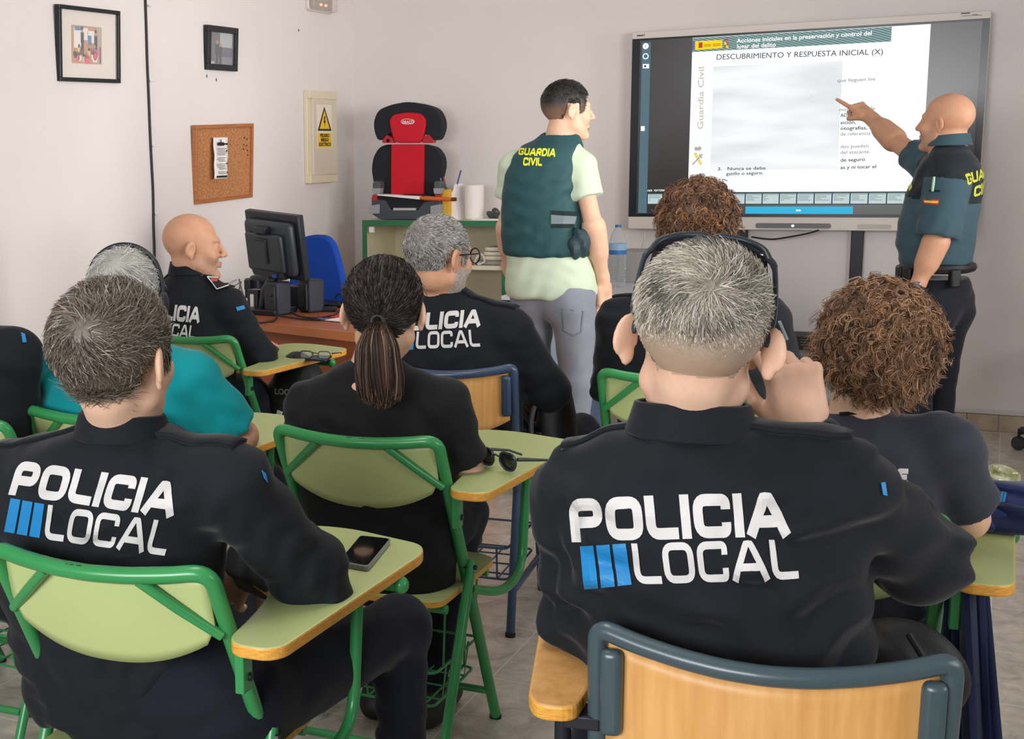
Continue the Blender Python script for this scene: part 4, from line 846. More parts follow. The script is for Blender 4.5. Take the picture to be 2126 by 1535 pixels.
# ---------------------------------------------------------------- bodies: distance fields turned into smooth meshes
def surfnet(f, lo, hi, h, B=8):
    lo = np.array(lo, float) - 2 * h; hi = np.array(hi, float) + 2 * h
    nb = np.ceil((hi - lo) / h / B).astype(int) + 1; n = nb * B
    bi = np.stack(np.meshgrid(*[np.arange(k) for k in nb], indexing='ij'), -1).reshape(-1, 3)
    bc = lo + (bi * B + (B - 1) / 2) * h
    d = f(bc); act = np.abs(d) < B * h * 0.87 * 1.5 + h
    val = np.empty(n, np.float32)
    V = val.reshape(nb[0], B, nb[1], B, nb[2], B)
    V[:] = np.where(d > 0, 1, -1).astype(np.float32).reshape(nb)[:, None, :, None, :, None]
    off = np.stack(np.meshgrid(*[np.arange(B)] * 3, indexing='ij'), -1).reshape(-1, 3)
    ab = bi[act]
    for s in range(0, len(ab), 400):
        a = ab[s:s + 400]; P = lo + ((a * B)[:, None, :] + off[None]) * h
        r = f(P.reshape(-1, 3)).reshape(len(a), B, B, B)
        V[a[:, 0], :, a[:, 1], :, a[:, 2], :] = r
    S = val < 0
    c = np.zeros(n - 1, np.int8)
    sl = lambda i, m: slice(i, m - 1 + i)
    for i in (0, 1):
        for j in (0, 1):
            for k in (0, 1): c += S[sl(i, n[0]), sl(j, n[1]), sl(k, n[2])]
    ci = np.argwhere((c > 0) & (c < 8))
    idx = np.full(n - 1, -1, np.int64); idx[ci[:, 0], ci[:, 1], ci[:, 2]] = np.arange(len(ci))
    acc = np.zeros((len(ci), 3)); cnt = np.zeros(len(ci))
    corners = [(i, j, k) for i in (0, 1) for j in (0, 1) for k in (0, 1)]
    for a in corners:
        for ax in range(3):
            if a[ax] == 1: continue
            b = list(a); b[ax] = 1
            ia = ci + np.array(a); ib = ci + np.array(b)
            va = val[ia[:, 0], ia[:, 1], ia[:, 2]]; vb = val[ib[:, 0], ib[:, 1], ib[:, 2]]
            m = (va < 0) != (vb < 0)
            t = np.where(m, va / np.where(np.abs(va - vb) < 1e-9, 1, va - vb), 0)
            p = ia.astype(float); p[:, ax] += t
            acc[m] += p[m]; cnt[m] += 1
    verts = lo + acc / cnt[:, None] * h
    faces = []
    for ax in range(3):
        u, v = [(1, 2), (2, 0), (0, 1)][ax]
        sa = [slice(None)] * 3; sb = [slice(None)] * 3; sa[ax] = slice(0, -1); sb[ax] = slice(1, None)
        for q in (u, v): sa[q] = slice(1, -1); sb[q] = slice(1, -1)
        A = S[tuple(sa)]; Bm = S[tuple(sb)]
        for flip in (0, 1):
            e = np.argwhere(A & ~Bm) if not flip else np.argwhere(~A & Bm)
            if not len(e): continue
            e = e.copy(); e[:, u] += 1; e[:, v] += 1
            q = []
            for du, dv in ((-1, -1), (0, -1), (0, 0), (-1, 0)):
                k = e.copy(); k[:, u] += du; k[:, v] += dv; q.append(idx[k[:, 0], k[:, 1], k[:, 2]])
            q = np.stack(q, 1); faces.append(q[:, ::-1] if flip else q)
    return verts, np.concatenate(faces)

def smin(a, b, k):
    h = np.clip(0.5 + 0.5 * (b - a) / k, 0, 1); return b + (a - b) * h - k * h * (1 - h)
def smax(a, b, k): return -smin(-a, -b, k)
def rcone(p, a, b, ra, rb):
    a = np.asarray(a, float); b = np.asarray(b, float); ba = b - a; pa = p - a
    h = np.clip(pa @ ba / (ba @ ba), 0, 1)
    return np.sqrt(((pa - h[:, None] * ba) ** 2).sum(1)) - (ra + (rb - ra) * h)
def ell(p, c, r, R=None):
    q = p - np.asarray(c, float)
    if R is not None: q = q @ R
    r = np.asarray(r, float); k0 = np.sqrt(((q / r) ** 2).sum(1)); k1 = np.sqrt(((q / (r * r)) ** 2).sum(1)) + 1e-9
    return k0 * (k0 - 1) / k1
def euler(yaw, pitch=0, roll=0):
    r = math.radians
    return np.array(Matrix.Rotation(r(yaw), 3, 'Z') @ Matrix.Rotation(r(pitch), 3, 'X') @ Matrix.Rotation(r(roll), 3, 'Y'))

# --- head (local: x right, y forward, z up, origin between the ears at eye height)
def skull(q):
    m = np.stack([np.abs(q[:, 0]), q[:, 1], q[:, 2]], 1)
    d = smin(ell(q, (0, -.018, .032), (.077, .098, .086)), ell(q, (0, .026, -.035), (.060, .064, .085)), .03)
    return smin(d, rcone(m, (.047, .004, -.062), (.012, .066, -.104), .021, .019), .025)
def head_sdf(q, ear_out=30):
    m = np.stack([np.abs(q[:, 0]), q[:, 1], q[:, 2]], 1)
    d = skull(q)
    d = smin(d, rcone(m, (.006, .087, .024), (.045, .070, .024), .008, .006), .014)
    d = smax(d, -ell(m, (.031, .099, .004), (.017, .016, .011)), .008)
    d = smin(d, ell(m, (.031, .0745, .004), (.0125, .0125, .0115)), .003)
    d = smin(d, ell(m, (.042, .056, -.030), (.022, .024, .026)), .02)
    d = smin(d, rcone(q, (0, .088, .012), (0, .111, -.028), .0075, .0115), .010)
    d = smin(d, ell(m, (.0115, .098, -.033), (.008, .012, .0075)), .005)
    d = smin(d, rcone(m, (0, .097, -.060), (.021, .086, -.064), .0055, .003), .006)
    d = smin(d, rcone(m, (0, .095, -.072), (.019, .086, -.071), .006, .003), .006)
    d = smin(d, ell(q, (0, .082, -.104), (.020, .016, .016)), .014)
    # ears
    a = math.radians(ear_out); e = m - np.array([.078, -.012, -.010])
    en = e[:, 0] * math.cos(a) + e[:, 1] * math.sin(a); et = -e[:, 0] * math.sin(a) + e[:, 1] * math.cos(a)
    # et: forward along the ear plate, en: outwards
    E = np.stack([en, et + .010 - .18 * e[:, 2], e[:, 2]], 1)
    sh = smin(ell(E, (.006, -.004, .006), (.0075, .0205, .0285)), ell(E, (.004, .006, -.022), (.006, .0095, .0125)), .008)
    sh = smax(sh, -ell(E, (.016, .001, .004), (.0095, .0115, .0185)), .004)
    sh = smin(sh, ell(E, (.005, .013, -.003), (.005, .004, .007)), .003)
    return smin(d, sh, .006)

ZMIN_Y = [-.13, -.075, -.045, -.036, .016, .022, .045, .056, .072, .12]
ZMIN_STD = [-.078, -.078, -.062, .026, .026, -.018, -.008, .055, .082, .09]
ZMIN_RECEDE = [-.078, -.078, -.062, .026, .026, -.010, .02, .07, .10, .12]
def hair_mask(q, table=ZMIN_STD): return q[:, 2] - np.interp(q[:, 1], ZMIN_Y, table)

# --- hand (local: y along the fingers, z out of the back of the hand, x towards the thumb)
def hand_sdf(q, curl, thumb, splay=.06, sc=1.0):
    q = q / sc
    def rb(c, s, r):
        k = np.abs(q - np.array(c)) - np.array(s); return np.sqrt((np.maximum(k, 0) ** 2).sum(1)) + np.minimum(k.max(1), 0) - r
    d = smin(rb((0, .056, 0), (.028, .030, .002), .0125), rcone(q, (0, -.02, 0), (0, .03, 0), .026, .022), .02)
    d = smin(d, ell(q, (.024, .035, -.008), (.018, .03, .015)), .012)
    d0 = d
    for i, (x, L) in enumerate(((.0315, .92), (.0105, 1.0), (-.0105, .95), (-.0315, .76))):
        p = np.array([x, .090 - (.006 if i == 3 else 0) - (.002 if i == 0 else 0), 0.0]); ang = 0; s_ = splay * (1.5 - i) ; f = None
        for j, (l, r0, r1) in enumerate(((.044, .0098, .0090), (.027, .0090, .0082), (.021, .0082, .0068))):
            ang += curl[i][j]; v = np.array([math.sin(s_) * math.cos(ang), math.cos(s_) * math.cos(ang), -math.sin(ang)])
            e = p + v * l * L; c_ = rcone(q, p, e, r0, r1); f = c_ if f is None else smin(f, c_, .003); p = e
        kn = ell(q, (x, .090, .008), (.009, .010, .006))
        d0 = smin(d0, smin(f, kn, .006), .005)
    p = np.array([.030, .022, -.006]); f = None
    for (v, l, r0, r1) in ((thumb[0], .040, .0145, .0112), (thumb[1], .032, .0110, .0100), (thumb[2], .026, .0100, .0078)):
        v = np.array(v, float); v /= np.linalg.norm(v); e = p + v * l; c_ = rcone(q, p, e, r0, r1); f = c_ if f is None else smin(f, c_, .004); p = e
    return smin(d0, f, .008) * sc
RELAX = [(.35, .45, .25), (.45, .55, .3), (.55, .6, .35), (.65, .6, .35)]
FIST = [(1.1, 1.3, .7), (1.2, 1.4, .8), (1.25, 1.4, .8), (1.3, 1.4, .8)]
POINT = [(.03, .05, .03), (1.15, 1.5, .8), (1.25, 1.5, .8), (1.3, 1.5, .8)]
PINCH = [(.75, .95, .45), (.95, 1.0, .5), (1.1, 1.05, .5), (1.2, 1.05, .5)]
TH_RELAX = [(.7, .7, -.25), (.35, .9, -.2), (.2, 1, -.1)]
TH_FIST = [(.45, .75, -.55), (-.35, .75, -.6), (-.8, .4, -.3)]
TH_PINCH = [(.55, .8, -.6), (.1, .8, -.75), (-.15, .75, -.6)]
def frame(y, z):
    y = np.array(y, float); y /= np.linalg.norm(y); z = np.array(z, float); z = z - y * z.dot(y); z /= np.linalg.norm(z)
    return np.stack([np.cross(y, z), y, z], 1)

# --- materials for people
M_SKIN = {}
def skin(key, c):
    if key not in M_SKIN: M_SKIN[key] = mat('skin_' + key, srgb(*c), .5, sss=.12, var=.07, vscale=40, bump=.06, bscale=260, spec=.35)
    return M_SKIN[key]
M_EYE = mat('eye', srgb(150, 140, 130), .2)
M_LIP = mat('lip', srgb(178, 118, 102), .45)
def cloth(name, c, sheen=.15, bump=.10, bscale=320, rough=.82, var=.05): return mat(name, srgb(*c), rough, sheen=sheen, bump=bump, bscale=bscale, spec=.2, var=var, vscale=5)
M_NAVY = cloth('dark_navy_shirt', (26, 29, 34), sheen=.10); M_TEE_K = cloth('black_tee', (27, 28, 30), sheen=.10); M_TEAL = cloth('teal_tee', (10, 136, 142)); M_TEE_G = cloth('charcoal_tee', (56, 58, 68))
M_TROU = cloth('navy_trousers', (25, 28, 38), sheen=.10); M_JEAN = cloth('grey_blue_jeans', (134, 140, 150), var=.14); M_VEST = cloth('dark_green_vest', (40, 74, 78), rough=.55, sheen=.05); M_PALE = cloth('pale_green_tee', (192, 206, 182)); M_POLO = cloth('grey_green_polo', (58, 82, 92)); M_POLOK = cloth('black_yoke', (30, 38, 44))
M_SHOE = mat('black_shoe', srgb(26, 26, 28), .5)
M_PRW = mat('white_print', srgb(206, 204, 202), .55); M_PRB = mat('blue_print', srgb(28, 128, 190), .5); M_PRY = mat('yellow_print', srgb(236, 238, 40), .5); M_PRG = mat('dull_yellow_print', srgb(186, 190, 60), .5)

def mesh_np(name, V, F, mats, parent=None, mi=None, hc=None, base=(0, 0, 0), smooth=True):
    me = bpy.data.meshes.new(name); V = np.asarray(V, np.float32) - np.asarray(base, np.float32); F = np.asarray(F, np.int32); n = F.shape[1]
    me.vertices.add(len(V)); me.vertices.foreach_set('co', V.ravel()); me.loops.add(F.size); me.loops.foreach_set('vertex_index', F.ravel())
    me.polygons.add(len(F)); me.polygons.foreach_set('loop_start', np.arange(0, F.size, n, dtype=np.int32)); me.polygons.foreach_set('loop_total', np.full(len(F), n, np.int32))
    for m in mats: me.materials.append(m)
    if mi is not None: me.polygons.foreach_set('material_index', np.asarray(mi, np.int32))
    me.update(calc_edges=True); me.validate()
    if smooth: me.polygons.foreach_set('use_smooth', np.ones(len(me.polygons), bool))
    if hc is not None:
        at = me.attributes.new('hc', 'FLOAT_COLOR', 'POINT'); at.data.foreach_set('color', np.concatenate([hc, np.ones((len(hc), 1))], 1).astype(np.float32).ravel())
    o = bpy.data.objects.new(name, me); COL.objects.link(o)
    if parent: o.parent = parent
    return o
def relax(V, F, it=2, lam=.5):
    V = V.copy()
    for _ in range(it):
        acc = np.zeros_like(V); cnt = np.zeros(len(V))
        for k in range(4):
            a = F[:, k]
            for j in (1, 3): np.add.at(acc, a, V[F[:, (k + j) % 4]]); np.add.at(cnt, a, 1)
        V = V * (1 - lam) + lam * acc / np.maximum(cnt, 1)[:, None]
    return V

def bbox_of(pts, pad):
    P = np.array(pts); return P.min(0) - pad, P.max(0) + pad
def folds(p, amp, seed, sc=1.0):
    rr = random.Random(seed); out = 0
    for k in range(4):
        a = rr.uniform(-.9, .9) + (math.pi if rr.random() < .5 else 0); wl = rr.uniform(.05, .095) * sc
        d = np.array([math.sin(a) * .7, rr.uniform(-.5, .5), math.cos(a)]); d /= np.linalg.norm(d); e = np.array([math.cos(a), .3, -math.sin(a)])
        s = np.sin(p @ d * 2 * math.pi / wl + 1.6 * np.sin(p @ e * 2 * math.pi / (wl * 2.3) + rr.uniform(0, 6)) + rr.uniform(0, 6))
        mod = .5 + .5 * np.sin(p @ e * 2 * math.pi / (wl * 3.5) + rr.uniform(0, 6))
        out = out + np.sign(s) * np.abs(s) ** 1.5 * mod
    return out * amp / 2

class Torso:
    """stack of elliptical sections given as pixel rows on a depth plane"""
    def __init__(s, rows, tilt=True):
        L = []
        for (py, l, r, Y, b) in rows:
            A = atY(l, py, Y); B = atY(r, py, Y); c = (A + B) / 2; w = abs(B[0] - A[0]) / 2; t = c[0] / c[1]
            a = math.sqrt(max(w * w - (b * t) ** 2, (.55 * w) ** 2)); L.append((c[2], c[0], Y, a, b))
        L.sort(); s.set(L)
    def set(s, L):
        L = np.array(L); zz = np.linspace(L[0, 0], L[-1, 0], 120); s.z = zz; k = np.array([np.interp(zz, L[:, 0], L[:, i]) for i in range(1, 5)])
        ker = np.hanning(15); ker /= ker.sum()
        s.k = np.array([np.convolve(np.pad(r, 7, mode='edge'), ker, 'valid') for r in k]); s.lo = L[0, 0]; s.hi = L[-1, 0]
    def at(s, z): return [np.interp(z, s.z, r) for r in s.k]
    def __call__(s, p, inf=0.0, lo=None, hi=None, ex=2.25):
        cx, cy, a, b = s.at(p[:, 2]); a = a + inf; b = b + inf
        u = np.abs(p[:, 0] - cx) / a; v = np.abs(p[:, 1] - cy) / b
        k = (u ** ex + v ** ex) ** (1 / ex); d = (k - 1) * np.minimum(a, b) * np.where(k > 1e-6, 1, 1)
        g = np.sqrt((u / a) ** 2 + (v / b) ** 2) / np.maximum(np.sqrt(u * u + v * v), 1e-6)
        d = (k - 1) / np.maximum(g, 1e-3)
        lo = s.lo if lo is None else lo; hi = s.hi if hi is None else hi
        return smax(d, smax(lo - p[:, 2], p[:, 2] - hi, .02), .03)

# --- hair
def skull_n(q):
    e = 1e-4; g = np.stack([skull(q + e * np.eye(3)[i]) - skull(q - e * np.eye(3)[i]) for i in range(3)], 1)
    return g / (np.linalg.norm(g, axis=1, keepdims=True) + 1e-9)
def hair_roots(n, rng, mask):
    P = []
    while sum(len(x) for x in P) < n:
        d = rng.normal(size=(n * 2, 3)); d /= np.linalg.norm(d, axis=1, keepdims=True)
        q = d * np.array([.077, .098, .095]) + np.array([0, -.018, .015])
        for _ in range(4): q = q - skull_n(q) * skull(q)[:, None]
        P.append(q[mask(q) > 0])
    return np.concatenate(P)[:n]
def ribbons(paths, width, cols, rng, taper=.35):
    """paths N,S,3 -> ribbon quads"""
    N, S_, _ = paths.shape
    t = np.gradient(paths, axis=1); t /= np.linalg.norm(t, axis=2, keepdims=True) + 1e-9
    r = rng.normal(size=(N, 1, 3)); side = np.cross(t, r); side /= np.linalg.norm(side, axis=2, keepdims=True) + 1e-9
    w = width[:, None, None] if hasattr(width, '__len__') else width
    w = w * np.linspace(1, taper, S_)[None, :, None] * .5
    V = np.stack([paths - side * w, paths + side * w], 2).reshape(-1, 3)
    i = np.arange(N)[:, None] * S_ * 2; k = np.arange(S_ - 1)[None] * 2
    a = (i + k).ravel(); F = np.stack([a, a + 1, a + 3, a + 2], 1)
    C = np.repeat(cols, S_ * 2, axis=0)
    return V, F, C
def vnoise(q, sc, seed):
    rng = np.random.default_rng(seed); o = 0
    for k in range(5):
        d = rng.normal(size=3) * sc; o = o + np.sin(q @ d + rng.uniform(0, 6.28) + 1.5 * np.sin(q @ (rng.normal(size=3) * sc * .6)))
    return o / 3
def pick_cols(n, cols, rng, q=None, seed=0, mixn=.5):
    c = np.array([srgb(*x[0]) for x in cols]); w = np.array([x[1] for x in cols], float); w /= w.sum()
    u = rng.uniform(size=n)
    if q is not None: u = np.clip(u * (1 - mixn) + mixn * (.5 + .5 * vnoise(q, 60, seed)), 0, .999)
    k = np.searchsorted(np.cumsum(w), u); return c[np.minimum(k, len(c) - 1)] * rng.uniform(.82, 1.15, size=(n, 1))
def make_hair(person_o, HT, base, spec, seed=1):
    rng = np.random.default_rng(seed); R, c, s = HT
    mask = spec.get('mask') or (lambda q: hair_mask(q, spec.get('table', ZMIN_STD)))
    kind = spec['kind']; cap = spec['cap']; Vs, Fs, Cs = [], [], []
    vol = spec.get('vol')
    def capf(q):
        t = cap
        if vol is not None: t = vol(q)
        else:
            t = cap * np.clip(mask(q) / .03, .12, 1)
        b = spec.get('lump', 0)
        d = skull(q) - t
        if b: d = d - b * vnoise(q, spec.get('lsc', 120), seed)
        inner = -(skull(q) + .004)
        return np.maximum(np.maximum(d, inner), -(mask(q)) * .8)
    V, F = surfnet(capf, (-.14, -.17, -.14), (.14, .15, .18), .004 if kind != 'curly' else .005)
    V = relax(V, F, 1)
    cm = np.average(np.array([srgb(*x[0]) for x in spec['cols']]), axis=0, weights=[x[1] for x in spec['cols']]); cc = cm[None] * spec.get('capdark', .75) * (1 + .12 * vnoise(V, 60, seed))[:, None] * (rng.uniform(.72, 1.2, size=(len(V), 1)) if kind == 'short' else 1)
    if 'fade' in spec:
        wf = np.clip((V[:, 2] + .045) / .075, 0, 1)[:, None]; cc = cc * wf + np.array(srgb(*spec['fade']))[None] * (1 - wf)
    Vs.append(V); Fs.append(F); Cs.append(cc)
    n = spec['n']; q = hair_roots(n, rng, mask); nn = skull_n(q); L = spec['L'] * rng.uniform(.7, 1.15, size=n)
    if kind in ('short', 'wavy'):
        cr = np.array(spec.get('crown', (0.0, -.085, .085)))
        fl = q - cr; fl = fl - nn * (fl * nn).sum(1, keepdims=True); fl /= np.linalg.norm(fl, axis=1, keepdims=True) + 1e-6
        sw = np.cross(nn, fl); fl = fl + spec.get('swirl', .35) * sw
        # top hair flows forward, sides and back flow down
        dn = np.array([0, -.1, -1.0]) - nn * (np.array([0, -.1, -1.0]) * nn).sum(1, keepdims=True)
        wgt = np.clip((.03 - q[:, 2]) / .06, 0, 1)[:, None]
        fl = fl * (1 - wgt) + dn * wgt + rng.normal(size=(n, 3)) * spec.get('mess', .25)
        fl = fl + spec.get('messn', .3) * np.stack([vnoise(q, 70, seed + i) for i in range(3)], 1)
        fl = fl + rng.normal(size=(n, 3)) * 1.4 * np.exp(-(np.linalg.norm(q - cr, axis=1) / .022) ** 2)[:, None]
        fl -= nn * (fl * nn).sum(1, keepdims=True); fl /= np.linalg.norm(fl, axis=1, keepdims=True) + 1e-6
        if 'len' in spec: L = L * spec['len'](q)
        S_ = spec.get('S', 5); lift = spec.get('lift', .5); pt = q + nn * (capf_t := spec.get('root', cap * .4)); path = [pt]; dirv = fl * math.cos(lift) + nn * math.sin(lift)
        for k in range(1, S_):
            st = (L / (S_ - 1))[:, None]; pt = pt + dirv * st
            dn_ = skull(pt); ng = skull_n(pt); lim = spec.get('root', cap * .4)
            pt = pt + ng * np.clip(lim - dn_, 0, .02)[:, None]
            dirv = dirv - ng * .35 * (dirv * ng).sum(1, keepdims=True) * spec.get('settle', 1.0) + rng.normal(size=(n, 3)) * spec.get('wob', .08) + np.array([0, 0, -.10]) * spec.get('grav', .5)
            dirv /= np.linalg.norm(dirv, axis=1, keepdims=True); path.append(pt)
        paths = np.stack(path, 1)
    elif kind == 'curly':
        S_ = 15; t = np.linspace(0, 1, S_)[None, :, None]; K = spec.get('lock', 6); n0 = n; n = n // K; q = q[:n]; nn = nn[:n]; L = L[:n]
        dirv = nn * .9 + rng.normal(size=(n, 3)) * .45 + np.array([0, -.15, -.25]); dirv /= np.linalg.norm(dirv, axis=1, keepdims=True)
        thick = vol(q) if vol is not None else np.full(n, cap)
        st = q + nn * (thick * rng.uniform(.45, .95, size=n))[:, None]
        ax = dirv[:, None, :] * L[:, None, None] * t + np.array([0, 0, -1.0]) * (L[:, None, None] * .55 * t * t)
        h1 = np.cross(dirv, rng.normal(size=(n, 3))); h1 /= np.linalg.norm(h1, axis=1, keepdims=True); h2 = np.cross(dirv, h1)
        om = rng.uniform(1.2, 2.4, size=(n, 1, 1)) * 2 * math.pi; ph = rng.uniform(0, 6.28, size=(n, 1, 1)); rad = rng.uniform(.45, 1.2, size=(n, 1, 1)) * spec.get('rad', .007)
        paths = st[:, None, :] + ax + (h1[:, None, :] * np.cos(om * t + ph) + h2[:, None, :] * np.sin(om * t + ph)) * rad
        paths = np.repeat(paths, K, axis=0); q = np.repeat(q, K, axis=0); n = n * K; paths = paths + rng.normal(size=(n, 1, 3)) * .0016 + rng.normal(size=(n, 1, 3)) * .0022 * t
    elif kind == 'tied':
        tie = np.array(spec['tie']); S_ = 11; path = []
        for k in range(S_):
            u = k / (S_ - 1); p = q * (1 - u) + tie * u
            # keep on the surface of the head
            for _ in range(2): d = skull(p); g = skull_n(p); p = p + g * np.clip(cap + .001 - d, 0, .2)[:, None]
            if u > .85: p = p * (1 - (u - .85) / .15 * .6) + tie * (u - .85) / .15 * .6
            path.append(p + rng.normal(size=(n, 3)) * .0006)
        paths = np.stack(path, 1)
    wd = spec.get('w', .0012) * rng.uniform(.7, 1.4, size=n)
    col = pick_cols(n, spec['cols'], rng, q, seed, spec.get('mixn', .5))
    if 'tint' in spec: col = col * spec['tint'](q)[:, None]
    V, F, C = ribbons(paths, wd, col, rng); Vs.append(V); Fs.append(F); Cs.append(C)
    for extra in spec.get('extra', []):
        V, F, C = extra(rng); Vs.append(V); Fs.append(F); Cs.append(C)
    o = 0; Fo = []
    for V, F in zip(Vs, Fs): Fo.append(F + o); o += len(V)
    V = np.concatenate(Vs); V = (V * s) @ R.T + c
    return mesh_np('hair', V, np.concatenate(Fo), [hairmat('hair_fibres', spec.get('rough', .5), spec.get('spec', .4))], person_o, None, np.concatenate(Cs), base)

# --- lettering drawn with strokes
LET = {
 'P': (.68, [[(0, 0), (0, 1), (1, 1), (1, .42), (0, .42)]]), 'O': (.78, [[(0, 0), (0, 1), (1, 1), (1, 0), (0, 0)]]), 'L': (.64, [[(0, 1), (0, 0), (1, 0)]]), 'I': (.02, [[(.5, 0), (.5, 1)]]),
 'C': (.78, [[(1, .70), (1, 1), (0, 1), (0, 0), (1, 0), (1, .30)]]), 'A': (.92, [[(0, 0), (.42, 1), (.58, 1), (1, 0)], [(.2, .28), (.8, .28)]]),
 'G': (.78, [[(1, .74), (1, 1), (0, 1), (0, 0), (1, 0), (1, .48), (.55, .48)]]), 'U': (.74, [[(0, 1), (0, 0), (1, 0), (1, 1)]]), 'R': (.72, [[(0, 0), (0, 1), (1, 1), (1, .45), (0, .45)], [(.5, .45), (1, 0)]]), 'D': (.76, [[(0, 0), (0, 1), (1, 1), (1, 0), (0, 0)]]), 'V': (.8, [[(0, 1), (.5, 0), (1, 1)]]), 'E': (.6, [[(1, 1), (0, 1), (0, 0), (1, 0)], [(0, .5), (.85, .5)]]), 'N': (.7, [[(0, 0), (0, 1), (1, 0), (1, 1)]]), 'T': (.7, [[(0, 1), (1, 1)], [(.5, 1), (.5, 0)]]), 'S': (.7, [[(1, .8), (1, 1), (0, 1), (0, .52), (1, .48), (1, 0), (0, 0), (0, .2)]])}
def strokes(word, s, gap=.10, hgt=1.0):
    """list of quad strips in a box of height 1, returns strips and total width"""
    x = 0; out = []
    for ch in word:
        w, pl = LET[ch]
        for P in pl:
            closed = P[0] == P[-1] and len(P) > 3
            pts = [np.array([x + s / 2 + p[0] * w, s / 2 + p[1] * (1 - s), 0]) for p in (P[:-1] if closed else P)]
            if ch in 'POCGUDSRLJ' : pts = fillet(pts, min(.24, s * 1.3) if ch != 'D' else [.03, .03, .42, .42], 5, closed)
            if closed: pts = pts + [pts[0]]
            den = [pts[0]]
            for a, b in zip(pts[:-1], pts[1:]):
                m = max(1, int(np.linalg.norm(b - a) / .07)); den += [a + (b - a) * (k + 1) / m for k in range(m)]
            den = [p for i, p in enumerate(den) if i == 0 or np.linalg.norm(p - den[i - 1]) > 1e-5]
            T_ = np.gradient(np.array(den), axis=0)
            if closed: T_[0] = T_[-1] = (den[1] - den[-2])
            T_ /= np.linalg.norm(T_, axis=1, keepdims=True) + 1e-9; Nn = np.stack([-T_[:, 1], T_[:, 0]], 1)
            d2 = np.array(den)[:, :2]
            if not closed:
                ext = 0.0 if ch not in 'IT' else 0
                d2[0] -= T_[0, :2] * (s / 2 - .0) * (1 if ch in 'AVINTLPUR' else 0); d2[-1] += T_[-1, :2] * (s / 2) * (1 if ch in 'AVINTLU' else 0)
            out.append((d2 - Nn * s / 2, d2, d2 + Nn * s / 2))
        x += w + s + gap
    return out, x - gap
def text_on(shirt_bvh, items, off=.0016):
    """items: list of (strips, width, quad pixels TL TR BR BL); every point is laid on the cloth where the eye would see it"""
    V, F = [], []; org = Vector((0, 0, CAMZ))
    for strips, wd, Q in items:
        TL, TR, BR, BL = [np.array(k, float) for k in Q]
        for tri in strips:
            ids = []; 
            for row in zip(*tri):
                r_ = []
                for p in row:
                    u = p[0] / wd; v = p[1]; px = (BL * (1 - u) + BR * u) * (1 - v) + (TL * (1 - u) + TR * u) * v
                    d = Vector(ray(*px)).normalized(); h = shirt_bvh.ray_cast(org, d)
                    if h[0] is None: r_.append(-1); continue
                    q = h[0] + h[1] * (off if h[1].dot(d) < 0 else -off); V.append(tuple(q)); r_.append(len(V) - 1)
                ids.append(r_)
            for a, b in zip(ids[:-1], ids[1:]):
                for k in (0, 1):
                    f = (a[k], b[k], b[k + 1], a[k + 1])
                    if min(f) >= 0: F.append(f)
    return V, F
def text_proj(shirt_bvh, items, o, u, v, n, off=.002):
    """lettering laid on the cloth along the direction -n; quads in metres in the u, v plane through o"""
    o, u, v, n = [np.array(k, float) for k in (o, u, v, n)]; V, F = [], []
    for strips, wd, Q in items:
        TL, TR, BR, BL = [np.array(k, float) for k in Q]
        for tri in strips:
            ids = []
            for row in zip(*tri):
                r_ = []
                for p in row:
                    a = p[0] / wd; b = p[1]; c = (BL * (1 - a) + BR * a) * (1 - b) + (TL * (1 - a) + TR * a) * b
                    h = shirt_bvh.ray_cast(Vector(o + u * c[0] + v * c[1] + n * .5), Vector(-n), 1.0)
                    if h[0] is None: r_.append(-1); continue
                    V.append(tuple(np.array(h[0]) + n * off)); r_.append(len(V) - 1)
                ids.append(r_)
            for a, b in zip(ids[:-1], ids[1:]):
                for k in (0, 1):
                    f = (a[k], b[k], b[k + 1], a[k + 1])
                    if min(f) >= 0: F.append(f)
    return V, F
def bars3(n=3, gap=.18):
    out = []
    for k in range(n):
        x0_ = k / n + gap / n / 2; x1_ = (k + 1) / n - gap / n / 2; v = np.linspace(0, 1, 12)
        out.append((np.stack([np.full(12, x1_), v], 1), np.stack([np.full(12, (x0_ + x1_) / 2), v], 1), np.stack([np.full(12, x0_), v], 1)))
    return out, 1.0
def block():
    v = np.linspace(0, 1, 6); return [(np.stack([np.full(6, 1.0), v], 1), np.stack([np.full(6, .5), v], 1), np.stack([np.full(6, 0.0), v], 1))], 1.0
def bvh(o, base):
    me = o.data; b = Vector(base); return BVHTree.FromPolygons([v.co + b for v in me.vertices], [p.vertices for p in me.polygons])
def print_part(name, V, F, m, parent, base):
    if not F: return
    o = link_mesh(name, [np.array(v) - np.array(base) for v in V], F, m, parent, False)
    q = o.modifiers.new('solid', 'SOLIDIFY'); q.thickness = .0009; q.offset = 0
    return o
